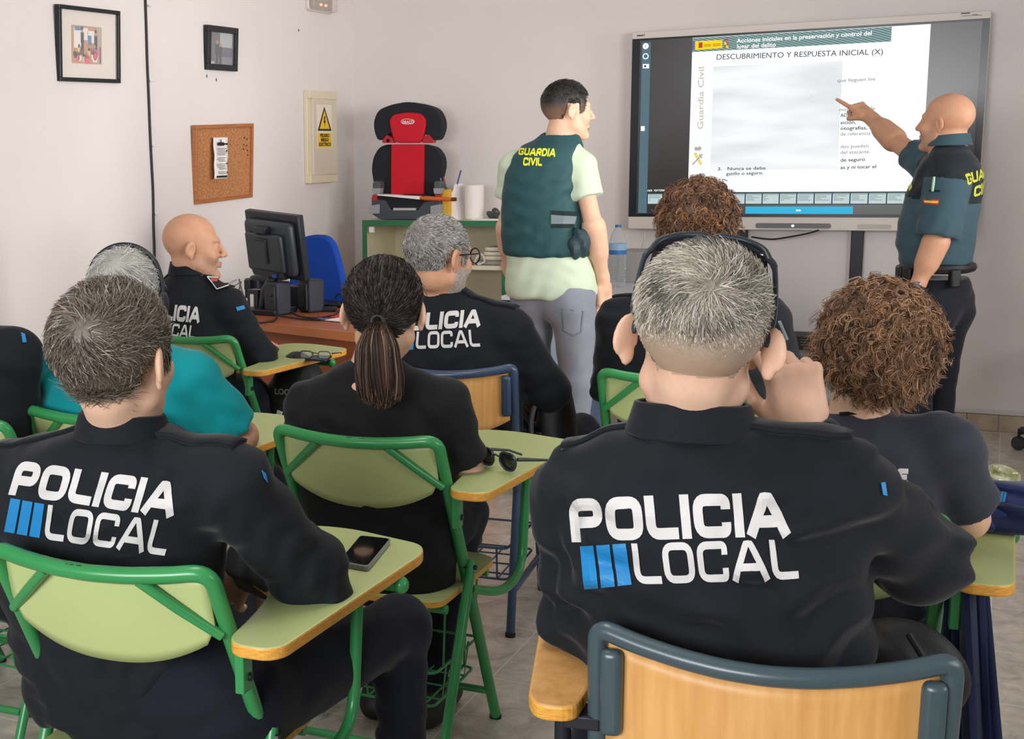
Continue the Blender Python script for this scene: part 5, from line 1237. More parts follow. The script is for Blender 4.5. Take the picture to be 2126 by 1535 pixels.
# ---------------------------------------------------------------- people
def P3(t): return atY(t[0], t[1], t[2])
def person(label, skin_m, torso, head, arms, hairspec=None, shirt=None, shirt_m=None, sleeve='long', neck_r=.056, legs=None, trousers=M_TROU, seed=1, collar=None, foldamp=.0035, hands=True, base=None, shirt_name='shirt', ear_out=30, scalp=None, stubble=None, sh_r=.062, extra_shirt=None, shirt_mi=None, shirt_lo=None, neck_top=None, belly=None, tummy=None):
    """torso rows, head dict(c, yaw, pitch, roll, s), arms dict side -> shoulder, elbow, wrist as (px, py, Y)"""
    T_ = Torso(torso)
    hc = np.array(head['c']) if len(head['c']) == 3 and head.get('world') else P3(head['c'])
    R = euler(head['yaw'], head.get('pitch', 0), head.get('roll', 0)); s = head.get('s', 1.0)
    cx, cy, a, b = [float(k) for k in T_.at(np.array(T_.hi))]
    nb = np.array(head['neck']) if 'neck' in head else np.array([cx, cy, T_.hi])
    nt = hc + R @ np.array([0, -.028, -.055]) * s
    base = np.array([cx, cy, 0.0]) if base is None else np.array(base, float)
    J = {k: [P3(p) for p in v['j']] for k, v in arms.items()}
    def armset(p, r, upto=3, k=.03):
        d = None
        for sd, j in J.items():
            rr_ = arms[sd].get('r', (.055, .045, .030))
            c = rcone(p, j[0], j[1], rr_[0] + r, rr_[1] + r)
            if upto > 2: c = smin(c, rcone(p, j[1], j[2], rr_[1] * .98 + r, rr_[2] + r), .02)
            d = c if d is None else np.minimum(d, c)
        return d
    LG = {}
    if legs:
        for sd, j in legs.items(): LG[sd] = [np.array(q, float) for q in j]
    def legset(p, r, k=.03):
        d = None
        for sd, j in LG.items():
            c = smin(rcone(p, j[0], j[1], .078 + r, .056 + r), rcone(p, j[1], j[2], .054 + r, .036 + r), .03)
            d = c if d is None else smin(d, c, .02)
        return d
    # skin: whole body coarse, head fine, forearms and hands fine
    allp = [hc + np.array([0, 0, .15]), nb] + [q for j in J.values() for q in j] + [q for j in LG.values() for q in j] + [np.array([cx - a, cy - b, T_.lo]), np.array([cx + a, cy + b, T_.hi])]
    zz = np.linspace(T_.lo, T_.hi, 5)
    for z in zz:
        q = [float(k) for k in T_.at(np.array(z))]; allp += [np.array([q[0] - q[2], q[1] - q[3], z]), np.array([q[0] + q[2], q[1] + q[3], z])]
    def body(p):
        d = smin(T_(p, -.02), armset(p, -.008), .03)
        d = smin(d, rcone(p, nb - np.array([0, 0, .06]), nb, .08, neck_r), .05)
        d = smin(d, rcone(p, nb, nt, neck_r, neck_r * .96 * s), .02)
        if LG: d = smin(d, legset(p, -.012), .05)
        return d
    lo, hi = bbox_of(allp, .13); V0, F0 = surfnet(body, lo, hi, .014)
    shl = [j[0] for j in J.values()]
    def headf(p):
        q = (p - hc) @ R / s; d = head_sdf(q, ear_out) * s
        d = smin(d, rcone(p, nb, nt, neck_r, neck_r * .96 * s), .022)
        return smin(d, rcone(p, nb - np.array([0, .0, .07]), nb, .075, neck_r * 1.02), .03)
    lo, hi = bbox_of([hc - .14 * s, hc + .14 * s, nb - np.array([.06, .06, .05]), nb + .06], .02); hi[2] = max(hi[2], hc[2] + .15 * s); lo[2] = nb[2] - .06
    V1, F1 = surfnet(headf, lo, hi, .0034); V1 = relax(V1, F1, 1, .4)
    q = (V1 - hc) @ R / s; fc = q[F1].mean(1); mi1 = np.zeros(len(F1), int)
    e = np.stack([np.abs(fc[:, 0]), fc[:, 1], fc[:, 2]], 1)
    mi1[ell(e, (.031, .080, .004), (.0105, .012, .0055)) < 0] = 1
    mi1[(np.minimum(ell(e, (0, .098, -.061), (.02, .008, .0045)), ell(e, (0, .097, -.072), (.018, .008, .0055))) < 0)] = 2
    if scalp is not None: mi1[(hair_mask(fc, ZMIN_STD) > .002) & (mi1 == 0) & (skull(fc) < .006)] = 3
    if stubble is not None: mi1[(mi1 == 0) & (fc[:, 2] < -.035) & (fc[:, 1] > .0) & (skull(fc) < .012) & (fc[:, 2] > -.14)] = 4
    Vs, Fs, Ms = [V0, V1], [F0, F1], [np.zeros(len(F0), int), mi1]
    for sd, j in J.items():
        h = arms[sd].get('hand'); el, wr = j[1], j[2]; rr_ = arms[sd].get('r', (.055, .045, .030)); ry = wr - el; ry /= np.linalg.norm(ry)
        hd = h or {}
        fr_ = frame(hd.get('y', ry), hd.get('z', (0.3, -.2, 1))); sg = 1 if sd == 'R' else -1; hs = hd.get('s', 1.0); crl = hd.get('curl', RELAX); th = hd.get('thumb', TH_RELAX)
        def hf(p):
            ql = (p - wr) @ fr_; ql = ql * np.array([-sg, 1, 1])
            return smin(hand_sdf(ql, crl, th, hd.get('splay', .06), hs), smin(rcone(p, el, wr, rr_[1] - .004, rr_[2] - .005), rcone(p, el + (wr - el) * .08, el + (wr - el) * .45, rr_[1] - .001, rr_[1] - .006), .03), .015)
        pts = [el, wr, wr + fr_[:, 1] * .2 * hs, wr + fr_[:, 0] * .09, wr - fr_[:, 0] * .09, wr - fr_[:, 2] * .12]
        lo, hi = bbox_of(pts, .05); V2, F2 = surfnet(hf, lo, hi, .0034 if h else .006); V2 = relax(V2, F2, 1, .35); Vs.append(V2); Fs.append(F2); Ms.append(np.zeros(len(F2), int))
    o_ = 0; Fo = []
    for V, F in zip(Vs, Fs): Fo.append(F + o_); o_ += len(V)
    po = mesh_np('person', np.concatenate(Vs), np.concatenate(Fo), [skin_m, M_EYE, M_LIP, scalp or skin_m, stubble or skin_m], None, np.concatenate(Ms), None, base)
    po.location = base; tag(po, label, 'person')
    HT = (R, hc, s)
    if hairspec: make_hair(po, HT, base, hairspec, seed)
    # shirt
    nbd = np.array([0, 0, 1.0]); long_ = sleeve == 'long'
    def shirtf(p):
        d = T_(p, .006, lo=shirt_lo)
        arm = None
        for sd, j in J.items():
            rr_ = arms[sd].get('r', (.055, .045, .030)); ez = arms[sd].get('ease', .012)
            c = rcone(p, j[0], j[1], rr_[0] + ez, rr_[1] + ez)
            if long_:
                w_ = j[2] - (j[2] - j[1]) / np.linalg.norm(j[2] - j[1]) * .005
                c = smin(c, rcone(p, j[1], w_, rr_[1] * .98 + ez, rr_[2] + ez * .8), .025); ax = (j[2] - j[1]) / np.linalg.norm(j[2] - j[1]); c = smax(c, (p - w_) @ ax, .006)
            else:
                t = arms[sd].get('sl', .72); e_ = j[0] + (j[1] - j[0]) * t; ax = (j[1] - j[0]) / np.linalg.norm(j[1] - j[0])
                c = rcone(p, j[0], j[0] + (j[1] - j[0]) * (t + .4), rr_[0] + ez, rr_[0] + ez * 1.3); c = smax(c, (p - e_) @ ax, .005)
            arm = c if arm is None else np.minimum(arm, c)
        d = smin(d, arm, .028)
        for sp in shl: d = smin(d, rcone(p, nb - np.array([0, .0, .045]), sp + np.array([0, 0, .004]), .052, sh_r), .035)
        if tummy: d = smin(d, ell(p, tummy[0], tummy[1]), .06)
        d = smax(d, -np.maximum(np.hypot(p[:, 0] - nb[0], p[:, 1] - nb[1]) - .105, nb[2] + (.0 if neck_top is None else neck_top) - p[:, 2]), .012)
        return d - folds(p, foldamp, seed)
    lo, hi = bbox_of(allp, .10); hi[2] = nb[2] + .05; lo[2] = (T_.lo if shirt_lo is None else shirt_lo) - .06
    if long_: lo[2] = min(lo[2], min(j[2][2] for j in J.values()) - .06)
    V, F = surfnet(shirtf, lo, hi, .0068); V = relax(V, F, 2, .4)
    mi = None
    if shirt_mi is not None: mi = shirt_mi(V[F].mean(1))
    so = mesh_np(shirt_name, V, F, shirt_m if isinstance(shirt_m, list) else [shirt_m], po, mi, None, base)
    # trousers and shoes
    if LG:
        hip = np.mean([j[0] for j in LG.values()], axis=0); trtop = T_.lo + .06 if hip[2] > .7 else max(T_.lo + .06, hip[2] + .14)
        def trf(p):
            d = legset(p, .006); q = [float(k) for k in T_.at(np.array(T_.lo + .02))]
            d = smin(d, ell(p, hip + np.array([0, 0, .03]), (max(q[2] * .98, .15), max(q[3], .12), .13)), .05)
            d = smax(d, p[:, 2] - trtop, .01)
            for j in LG.values(): d = smax(d, np.where(np.linalg.norm(p - j[2], axis=1) < .16, (p - (j[2] + np.array([0, 0, -.01]))) @ ((j[2] - j[1]) / np.linalg.norm(j[2] - j[1])), -1), .006)
            return d - folds(p, .004, seed + 5)
        lo, hi = bbox_of([q for j in LG.values() for q in j] + [hip + .2, hip - .2], .11); hi[2] = max(hi[2], trtop + .03)
        V, F = surfnet(trf, lo, hi, .009); V = relax(V, F, 1, .4); mesh_np('trousers', V, F, [trousers], po, None, None, base)
        for sd, j in LG.items():
            an = j[2]; fd = j[3] if len(j) > 3 else np.array([0, 1.0, 0]); fd = fd / np.linalg.norm(fd)
            gz = an[2] - .085
            def shf(p):
                d = smin(rcone(p, an + np.array([0, 0, -.01]), an + np.array([0, 0, -.045]) + fd * .0, .044, .042), rcone(p, np.array([an[0], an[1], gz + .040]) - fd * .03, np.array([an[0], an[1], gz + .034]) + fd * .15, .040, .036), .03)
                return smax(d, gz + .004 - p[:, 2], .006)
            lo, hi = bbox_of([an, an + fd * .22 - np.array([0, 0, .09]), an - fd * .08], .06); V, F = surfnet(shf, lo, hi, .008); mesh_np('shoe', V, F, [M_SHOE], po, None, None, base)
    return dict(o=po, shirt=so, base=base, T=T_, HT=HT, nb=nb, J=J, bvh=bvh(so, base))
def head_pt(Pn, q):
    R, c, s = Pn['HT']; return R @ (np.array(q, float) * s) + c
def collar(Pn, m, rx, ry, hb, hf, yaw, flare=.010, gap=25, tilt=0.0, drop=.0, lean=(0, 0)):
    nb = Pn['nb']; base = Pn['base']; mb = MB(); y = math.radians(yaw)
    prof = [(-.004, 0.0), (-.003, .6), (0, .97), (.003, 1.0), (.007, .97), (.007 + flare * .5, .5), (.007 + flare, .06), (.004 + flare, .0)]
    def fn(u, v):
        i = v * (len(prof) - 1); k = min(int(i), len(prof) - 2); t = i - k; o_ = prof[k][0] * (1 - t) + prof[k + 1][0] * t; hh = prof[k][1] * (1 - t) + prof[k + 1][1] * t
        a = math.radians(90 + gap + (360 - 2 * gap) * u); bk = .5 - .5 * math.sin(a)   # 1 at the back
        h = hf + (hb - hf) * bk
        x = math.cos(a) * (rx + o_); yy = math.sin(a) * (ry + o_); z = drop - .012 + hh * h + tilt * (bk - .5)
        x += lean[0] * hh * h; yy += lean[1] * hh * h
        return (nb[0] + x * math.cos(y) - yy * math.sin(y) - base[0], nb[1] + x * math.sin(y) + yy * math.cos(y) - base[1], nb[2] + z - base[2])
    mb.grid(fn, 48, 14); return mb.build('collar', m, Pn['shirt'])
def drape(Pn, name, A, B, w, m, parent, off=.004, thick=.005, n=14, mw=6, point=.0, taper=1.0, dirv=(0, 0, -1)):
    """strip of cloth laid on the shirt between two world points (projected along dirv)"""
    A = np.array(A, float); B = np.array(B, float); u = B - A; L = np.linalg.norm(u); u /= L; dv = np.array(dirv, float); dv /= np.linalg.norm(dv); s = np.cross(u, dv); s /= np.linalg.norm(s); V = []; ok = []
    for i in range(n + 1):
        for k in range(mw + 1):
            t = i / n; e = (k / mw - .5) * w * (1 - (1 - taper) * t)
            tt = t * L - point * max(0, 1 - t * n / 1.0) * 0 + (point * abs(k / mw - .5) * 2 if i == 0 else 0)
            p = A + u * tt + s * e - dv * .25; h = Pn['bvh'].ray_cast(Vector(p), Vector(dv), .6)
            ok.append(h[0] is not None); V.append(np.array(h[0]) - dv * off if h[0] is not None else p)
    F = []
    for i in range(n):
        for k in range(mw):
            f = (i * (mw + 1) + k, i * (mw + 1) + k + 1, (i + 1) * (mw + 1) + k + 1, (i + 1) * (mw + 1) + k)
            if all(ok[j] for j in f): F.append(f)
    if not F: return None
    o = link_mesh(name, [v - Pn['base'] for v in V], F, m, parent or Pn['shirt'], True); q = o.modifiers.new('solid', 'SOLIDIFY'); q.thickness = thick; q.offset = 0
    return o
def epaulette(Pn, side, m, out=.92, inn=.30, w=.048):
    nb = Pn['nb']; sh = Pn['J'][side][0]; d = sh - nb; d = np.array([d[0], d[1], 0])
    return drape(Pn, 'shoulder_strap', nb + d * inn, nb + d * (out + .18), w, m, None, .005, .007)
def back_print(Pn, pol=None, loc=None, bar=None):
    items = []
    if pol: items.append((*strokes('POLICIA', .27, .085), pol))
    if loc: items.append((*strokes('LOCAL', .19, .11), loc))
    V, F = text_on(Pn['bvh'], items); print_part('back_lettering', V, F, M_PRW, Pn['shirt'], Pn['base'])
    if bar:
        V, F = text_on(Pn['bvh'], [(*bars3(), bar)]); print_part('back_bars', V, F, M_PRB, Pn['shirt'], Pn['base'])
def patch_px(Pn, name, Q, m, off=.003):
    V, F = text_on(Pn['bvh'], [(*block(), Q)], off); return print_part(name, V, F, m, Pn['shirt'], Pn['base'])
def seated_legs(hipc, w, kneeY, kneeZ=.50, spread=.02, footY=None, foot=None):
    x, y, z = hipc; L = {}
    for sd, sg in (('L', -1), ('R', 1)):
        L[sd] = [(x + sg * w, y, z), (x + sg * (w + spread), kneeY, kneeZ), (x + sg * (w + spread * 1.2), kneeY if footY is None else footY, .085)]
    return L
# ---------------------------------------------------------------- seated audience
SK_A = skin('warm', (218, 176, 150)); SK_B = skin('tan', (200, 150, 120)); SK_C = skin('light', (220, 176, 148))
GREY_COLS = [((172, 163, 146), 4), ((204, 197, 182), 3), ((112, 106, 96), 3), ((72, 68, 62), 2)]
SALT = [((150, 146, 140), 4), ((196, 193, 188), 3), ((84, 80, 76), 3), ((50, 48, 46), 2)]
BRGREY = [((122, 110, 96), 5), ((92, 82, 70), 4), ((160, 150, 136), 2), ((62, 54, 48), 2)]
LTGREY = [((182, 184, 176), 4), ((212, 212, 206), 3), ((120, 122, 114), 2), ((84, 84, 80), 1)]
CURLB = [((64, 48, 39), 4), ((104, 74, 54), 3), ((158, 112, 76), 3), ((38, 30, 26), 3)]
CURLC = [((84, 64, 52), 4), ((130, 96, 72), 4), ((184, 142, 104), 3), ((48, 39, 33), 3)]
DARKB = [((50, 42, 38), 5), ((40, 34, 31), 4), ((66, 54, 47), 2)]
BLK = [((36, 33, 33), 5), ((26, 24, 24), 4), ((58, 52, 48), 1)]
SCG = mat('scalp_grey', srgb(176, 150, 126), .7); SCD = mat('scalp_dark', srgb(96, 80, 70), .7)
ST_G = mat('grey_stubble', srgb(192, 146, 118), .6, col2=srgb(170, 132, 110), vscale=300)
def sl(cx, cy, w, kY, fY=None, kz=.50, hz=.50, spread=.03):
    return seated_legs((cx, cy, hz), w, kY, kz, spread, fY)

# --- man touching his ear (nearest, right)
p2 = person('person nearest on the right, grey hair, sunglasses pushed up, hand at his ear', SK_A,
    [(1450, 1220, 1815, 1.90, .135), (1300, 1200, 1812, 1.87, .135), (1200, 1182, 1805, 1.85, .13), (1100, 1165, 1795, 1.85, .13), (1020, 1165, 1780, 1.85, .125), (960, 1195, 1750, 1.85, .11), (915, 1265, 1640, 1.85, .09), (880, 1340, 1530, 1.84, .065)],
    dict(c=(1452, 702, 1.84), yaw=11, pitch=-4, roll=5, s=1.055),
    {'R': dict(j=[(1732, 1006, 1.85), (1912, 1160, 2.04), (1668, 900, 2.07)], r=(.053, .050, .034), ease=.013, hand=dict(y=(-.22, .05, 1), z=(.45, -.85, .15), curl=PINCH, thumb=TH_PINCH, s=1.04)),
     'L': dict(j=[(1196, 1028, 1.85), (1212, 1285, 1.89), (1300, 1240, 2.14)], r=(.051, .047, .034), ease=.013)},
    dict(kind='short', n=16000, L=.028, w=.0012, cap=.005, cols=GREY_COLS, len=lambda q: np.clip((q[:, 2] + .035) / .11, .16, 1.0) ** 1.1, crown=(.006, -.092, .062), lift=.5, mess=.4, S=5, swirl=.6, mixn=.55, tint=lambda q: np.where(q[:, 2] < .02, 1.12, .95), root=.002, fade=(186, 156, 132)), None, M_NAVY, 'long', .048,
    sl(-.36, 1.93, .10, 2.30, spread=.0), M_TROU, 3, foldamp=.011, scalp=SCG, ear_out=42, sh_r=.056)
collar(p2, M_NAVY, .070, .066, .050, .035, 6, .012)
epaulette(p2, 'L', M_NAVY); epaulette(p2, 'R', M_NAVY)
back_print(p2, [(1180, 1036), (1632, 1021), (1640, 1113), (1189, 1126)], [(1311, 1129), (1650, 1119), (1658, 1202), (1322, 1214)], [(1203, 1134), (1303, 1129), (1316, 1214), (1211, 1222)])
patch_px(p2, 'sleeve_patch', [(1826, 1004), (1834, 1003), (1838, 1030), (1830, 1028)], M_PRB)

# --- man at the near left with the phone
p1 = person('person at the near left in a dark shirt, tousled brown-grey hair, elbow on the tablet', SK_A,
    [(1500, 82, 488, 1.85, .12), (1400, 56, 472, 1.845, .122), (1300, 32, 462, 1.84, .122), (1200, 10, 458, 1.83, .12), (1100, -4, 466, 1.81, .12), (1030, 2, 478, 1.79, .115), (975, 30, 450, 1.78, .105), (930, 110, 395, 1.78, .09), (890, 180, 335, 1.77, .065)],
    dict(c=(243, 742, 1.75), yaw=3, pitch=4, roll=0, s=1.04),
    {'R': dict(j=[(478, 1010, 1.78), (648, 1200, 1.92), (505, 1172, 2.08)], r=(.052, .050, .032), ease=.014, hand=dict(y=(-.55, .25, -.75), z=(.3, -.6, .3), curl=RELAX, s=.95)),
     'L': dict(j=[(32, 1005, 1.78), (10, 1210, 1.85), (120, 1180, 2.08)], r=(.052, .048, .032), ease=.014)},
    dict(kind='short', n=17000, L=.036, w=.0015, cap=.009, cols=BRGREY, crown=(.012, -.092, .060), lift=.42, mess=.45, messn=.45, S=6, swirl=.7, mixn=.5, root=.004, settle=1.0, table=[-.108, -.108, -.07, .022, .026, -.018, -.008, .055, .082, .09], len=lambda q: np.where(q[:, 2] < -.03, 1.15, np.clip((q[:, 2] + .06) / .10, .6, 1.0))), None, M_NAVY, 'long', .050,
    sl(-1.23, 1.85, .10, 2.36, 2.34, spread=.09), M_TROU, 11, foldamp=.0085, scalp=SCD, ear_out=28, sh_r=.062)
collar(p1, M_NAVY, .066, .062, .046, .032, -4, .012)
epaulette(p1, 'L', M_NAVY); epaulette(p1, 'R', M_NAVY)
back_print(p1, [(40, 957), (378, 1003), (357, 1074), (19, 1027)], [(102, 1048), (362, 1084), (342, 1153), (92, 1119)], [(22, 1034), (96, 1047), (86, 1117), (8, 1103)])
patch_px(p1, 'sleeve_patch', [(541, 978), (549, 984), (553, 1002), (546, 994)], M_PRB)
mb = MB(); p = None
# --- woman with the ponytail
def tail(rng):
    """ponytail: strands from the hair tie down the back (head coordinates)"""
    n = 4200; S_ = 14; t = np.linspace(0, 1, S_)
    a = rng.uniform(0, 6.28, n); r = np.sqrt(rng.uniform(0, 1, n)); L = rng.uniform(.80, 1.03, n) * (1 - .10 * r)
    wx = np.interp(t, [0, .06, .3, .6, .85, 1], [.012, .022, .048, .054, .048, .032]); wy = wx * .5
    cy = np.interp(t, [0, .12, .35, 1], [-.116, -.142, -.150, -.138]); cz = np.interp(t, [0, .12, 1], [-.012, -.026, -.205])
    clump = .010 * np.stack([np.sin(a * 5 + 3), np.cos(a * 4)], 1)
    P = np.zeros((n, S_, 3)); k = t[None] * L[:, None]
    X = lambda arr: np.interp(k, t, arr)
    P[:, :, 0] = np.cos(a)[:, None] * r[:, None] * X(wx) + clump[:, :1] * k ** 2 + .010 * k; P[:, :, 1] = X(cy) + np.sin(a)[:, None] * r[:, None] * X(wy) + clump[:, 1:] * k ** 2 * .6; P[:, :, 2] = X(cz) + .003 * np.sin(k * 9 + a[:, None])
    col = pick_cols(n, [((52, 43, 38), 5), ((38, 31, 28), 3), ((110, 84, 66), 3), ((140, 112, 90), 1)], rng); col = col * (1 + .25 * np.sin(a * 6))[:, None]
    return ribbons(P, .0026 * rng.uniform(.7, 1.3, n), col, rng, .6)
def bandf(rng):
    V, F = surfnet(lambda q: np.sqrt((np.hypot(q[:, 0], (q[:, 2] + .013) * 1.0) - .013) ** 2 + (q[:, 1] + .118) ** 2) - .0065, (-.03, -.14, -.04), (.03, -.1, .02), .0025)
    return V, F, np.tile(np.array(srgb(22, 22, 24)), (len(V), 1))
p3 = person('person with dark hair in a long ponytail, black tee, seated on the middle green chair', SK_C,
    [(1230, 660, 935, 2.83, .125), (1150, 642, 945, 2.81, .12), (1050, 632, 945, 2.80, .115), (950, 625, 938, 2.80, .11), (880, 622, 930, 2.80, .105), (825, 635, 915, 2.80, .095), (790, 665, 885, 2.80, .08), (765, 705, 845, 2.79, .065), (745, 738, 822, 2.79, .054)],
    dict(c=(798, 646, 2.76), yaw=17, pitch=-2, roll=0, s=1.0),
    {'R': dict(j=[(925, 840, 2.80), (966, 985, 2.86), (1005, 962, 3.06)], r=(.043, .037, .026), ease=.014, sl=.80),
     'L': dict(j=[(642, 845, 2.80), (628, 985, 2.86), (690, 960, 3.06)], r=(.043, .037, .026), ease=.014, sl=.80)},
    dict(kind='tied', n=4200, L=.1, w=.0024, cap=.011, cols=DARKB, tie=(0, -.116, -.013), rough=.30, spec=.6, mixn=.35, table=[-.055, -.055, -.045, .0, .02, .0, .02, .06, .085, .09], extra=[tail, bandf]), None, M_TEE_K, 'short', .043,
    sl(-1.30, 2.88, .085, 3.22, 2.98, spread=-.015), M_TROU, 21, foldamp=.004, scalp=SCD, ear_out=22, sh_r=.050)

# --- man with grey cropped hair and glasses
p4 = person('person with cropped salt-and-pepper hair, black glasses and grey beard, seated behind the ponytail', SK_B,
    [(980, 825, 1092, 3.85, .125), (900, 808, 1085, 3.83, .125), (850, 802, 1080, 3.82, .12), (780, 798, 1076, 3.81, .12), (720, 800, 1068, 3.81, .115), (675, 815, 1045, 3.81, .105), (640, 842, 1000, 3.81, .09), (612, 864, 964, 3.81, .065), (592, 876, 946, 3.81, .058)],
    dict(c=(914, 532, 3.77), yaw=-26, pitch=-3, roll=0, s=1.04),
    {'R': dict(j=[(1058, 690, 3.81), (1138, 812, 3.92), (1105, 850, 4.15)], r=(.056, .052, .032), ease=.014),
     'L': dict(j=[(815, 690, 3.81), (790, 820, 3.90), (850, 850, 4.12)], r=(.054, .048, .032), ease=.014)},
    dict(kind='short', n=13000, L=.016, w=.0014, cap=.005, cols=SALT, crown=(-.01, -.085, .075), lift=.35, mess=.35, S=4, swirl=.3, mixn=.35, root=.0025, table=[-.105, -.105, -.07, .022, .026, -.018, -.008, .055, .082, .09]), None, M_NAVY, 'long', .052,
    sl(-1.44, 3.90, .11, 4.32, spread=.10), M_TROU, 31, foldamp=.004, scalp=SCG, stubble=mat('grey_beard', srgb(190, 176, 166), .8, col2=srgb(140, 128, 120), vscale=250), ear_out=22, sh_r=.062)
collar(p4, M_NAVY, .066, .062, .044, .030, -10, .010)
epaulette(p4, 'R', M_NAVY); epaulette(p4, 'L', M_NAVY)
back_print(p4, [(826, 654), (1000, 642), (996, 679), (822, 689)], [(866, 689), (993, 685), (997, 720), (863, 725)], [(822, 692), (862, 690), (860, 726), (820, 728)])
patch_px(p4, 'sleeve_patch', [(1103, 652), (1109, 656), (1113, 666), (1106, 662)], M_PRB)

# --- bald man by the desk
p5 = person('person bald, looking right, dark shirt with insignia on the shoulder, seated beside the desk', SK_B,
    [(860, 305, 480, 4.12, .13), (800, 300, 484, 4.10, .13), (740, 298, 488, 4.08, .125), (690, 298, 492, 4.08, .12), (650, 303, 486, 4.08, .11), (618, 320, 466, 4.08, .10), (592, 340, 445, 4.08, .075), (572, 358, 428, 4.08, .06), (562, 366, 420, 4.08, .056)],
    dict(c=(403, 512, 4.08), yaw=-52, pitch=-2, roll=0, s=1.0),
    {'R': dict(j=[(474, 640, 4.08), (538, 742, 4.16), (558, 735, 4.40)], r=(.052, .050, .032), ease=.014, hand=dict(y=(-.1, .9, .1), z=(.5, -.1, .85), curl=RELAX, s=.95)),
     'L': dict(j=[(318, 640, 4.08), (300, 750, 4.16), (360, 740, 4.40)], r=(.052, .048, .032), ease=.014)},
    None, None, M_NAVY, 'long', .055, sl(-2.52, 4.18, .11, 4.58), M_TROU, 41, foldamp=.004, stubble=ST_G, ear_out=18, sh_r=.062)
collar(p5, M_NAVY, .064, .060, .050, .034, -20, .010)
e5 = epaulette(p5, 'R', M_NAVY); epaulette(p5, 'L', M_NAVY)
V, F = text_on(p5['bvh'], [(*block(), [(428, 581), (470, 588), (474, 600), (452, 606)])], .014); print_part('insignia_patch', V, F, mat('insignia_black', srgb(26, 26, 30), .6), p5['shirt'], p5['base'])
V, F = text_on(p5['bvh'], [(*block(), [(434, 584), (450, 587), (449, 593), (438, 590)])], .0165); print_part('insignia_emblem', V, F, mat('insignia_red', srgb(170, 80, 70), .6), p5['shirt'], p5['base'])
FR = [np.array(k, float) for k in ((428, 581), (470, 588), (474, 600), (452, 606))]
it = []
for a, b in zip(FR, FR[1:] + FR[:1]):
    d = (b - a) / np.linalg.norm(b - a); nrm = np.array([-d[1], d[0]]) * .9; it.append((*block(), [tuple(a - nrm), tuple(b - nrm), tuple(b + nrm), tuple(a + nrm)]))
V, F = text_on(p5['bvh'], it, .0165); print_part('insignia_border', V, F, M_PRW, p5['shirt'], p5['base'])
back_print(p5, [(308, 628), (418, 638), (413, 671), (304, 662)], [(328, 668), (408, 677), (404, 704), (324, 696)], [(306, 666), (326, 668), (322, 696), (302, 694)])
patch_px(p5, 'sleeve_patch', [(489, 638), (505, 634), (508, 641), (492, 646)], M_PRB)

# --- man in teal with headset
p6 = person('person in a teal tee with wavy grey hair and a headset, forearm on the tablet', SK_B,
    [(1050, 100, 430, 2.80, .13), (980, 90, 428, 2.79, .13), (900, 84, 424, 2.78, .13), (840, 82, 418, 2.77, .125), (790, 92, 405, 2.77, .115), (755, 118, 378, 2.77, .10), (725, 160, 335, 2.77, .08), (700, 200, 298, 2.77, .062), (685, 210, 288, 2.77, .056)],
    dict(c=(263, 622, 2.76), yaw=16, pitch=-4, roll=0, s=1.0),
    {'R': dict(j=[(398, 785, 2.77), (505, 905, 2.87), (430, 930, 3.08)], r=(.050, .042, .030), ease=.014, sl=.86),
     'L': dict(j=[(100, 780, 2.77), (85, 905, 2.86), (160, 930, 3.06)], r=(.050, .042, .030), ease=.014, sl=.86)},
    dict(kind='wavy', n=14000, L=.05, w=.0016, cap=.014, cols=LTGREY, crown=(0, -.08, .08), lift=.25, mess=.45, messn=.9, S=7, swirl=.5, mixn=.4, root=.007, wob=.12, settle=1.1), None, M_TEAL, 'short', .054,
    sl(-2.0, 2.86, .11, 3.26), M_TROU, 51, foldamp=.0045, scalp=SCG, ear_out=22, sh_r=.060)

# --- partly seen person at the left edge
p0 = person('person cut off by the left edge, dark sleeve with a blue patch', SK_B,
    [(1050, -280, 48, 2.62, .13), (950, -290, 55, 2.60, .13), (870, -295, 60, 2.58, .125), (800, -295, 60, 2.58, .12), (750, -285, 54, 2.58, .11), (712, -250, 30, 2.58, .10), (682, -200, -20, 2.58, .08), (655, -165, -75, 2.58, .06)],
    dict(c=(-125, 590, 2.56), yaw=-20, pitch=0, roll=0, s=1.0),
    {'R': dict(j=[(28, 738, 2.58), (30, 900, 2.66), (-40, 930, 2.88)], r=(.056, .048, .032), ease=.014), 'L': dict(j=[(-275, 760, 2.58), (-290, 910, 2.66), (-240, 930, 2.88)], r=(.056, .048, .032), ease=.014)},
    dict(kind='short', n=4000, L=.02, w=.0018, cap=.008, cols=BLK, lift=.4, S=4), None, M_NAVY, 'long', .054, sl(-2.42, 2.68, .10, 3.05, spread=.0), M_TROU, 61, foldamp=.004)
patch_px(p0, 'sleeve_patch', [(43, 692), (51, 695), (54, 712), (46, 712)], M_PRB)

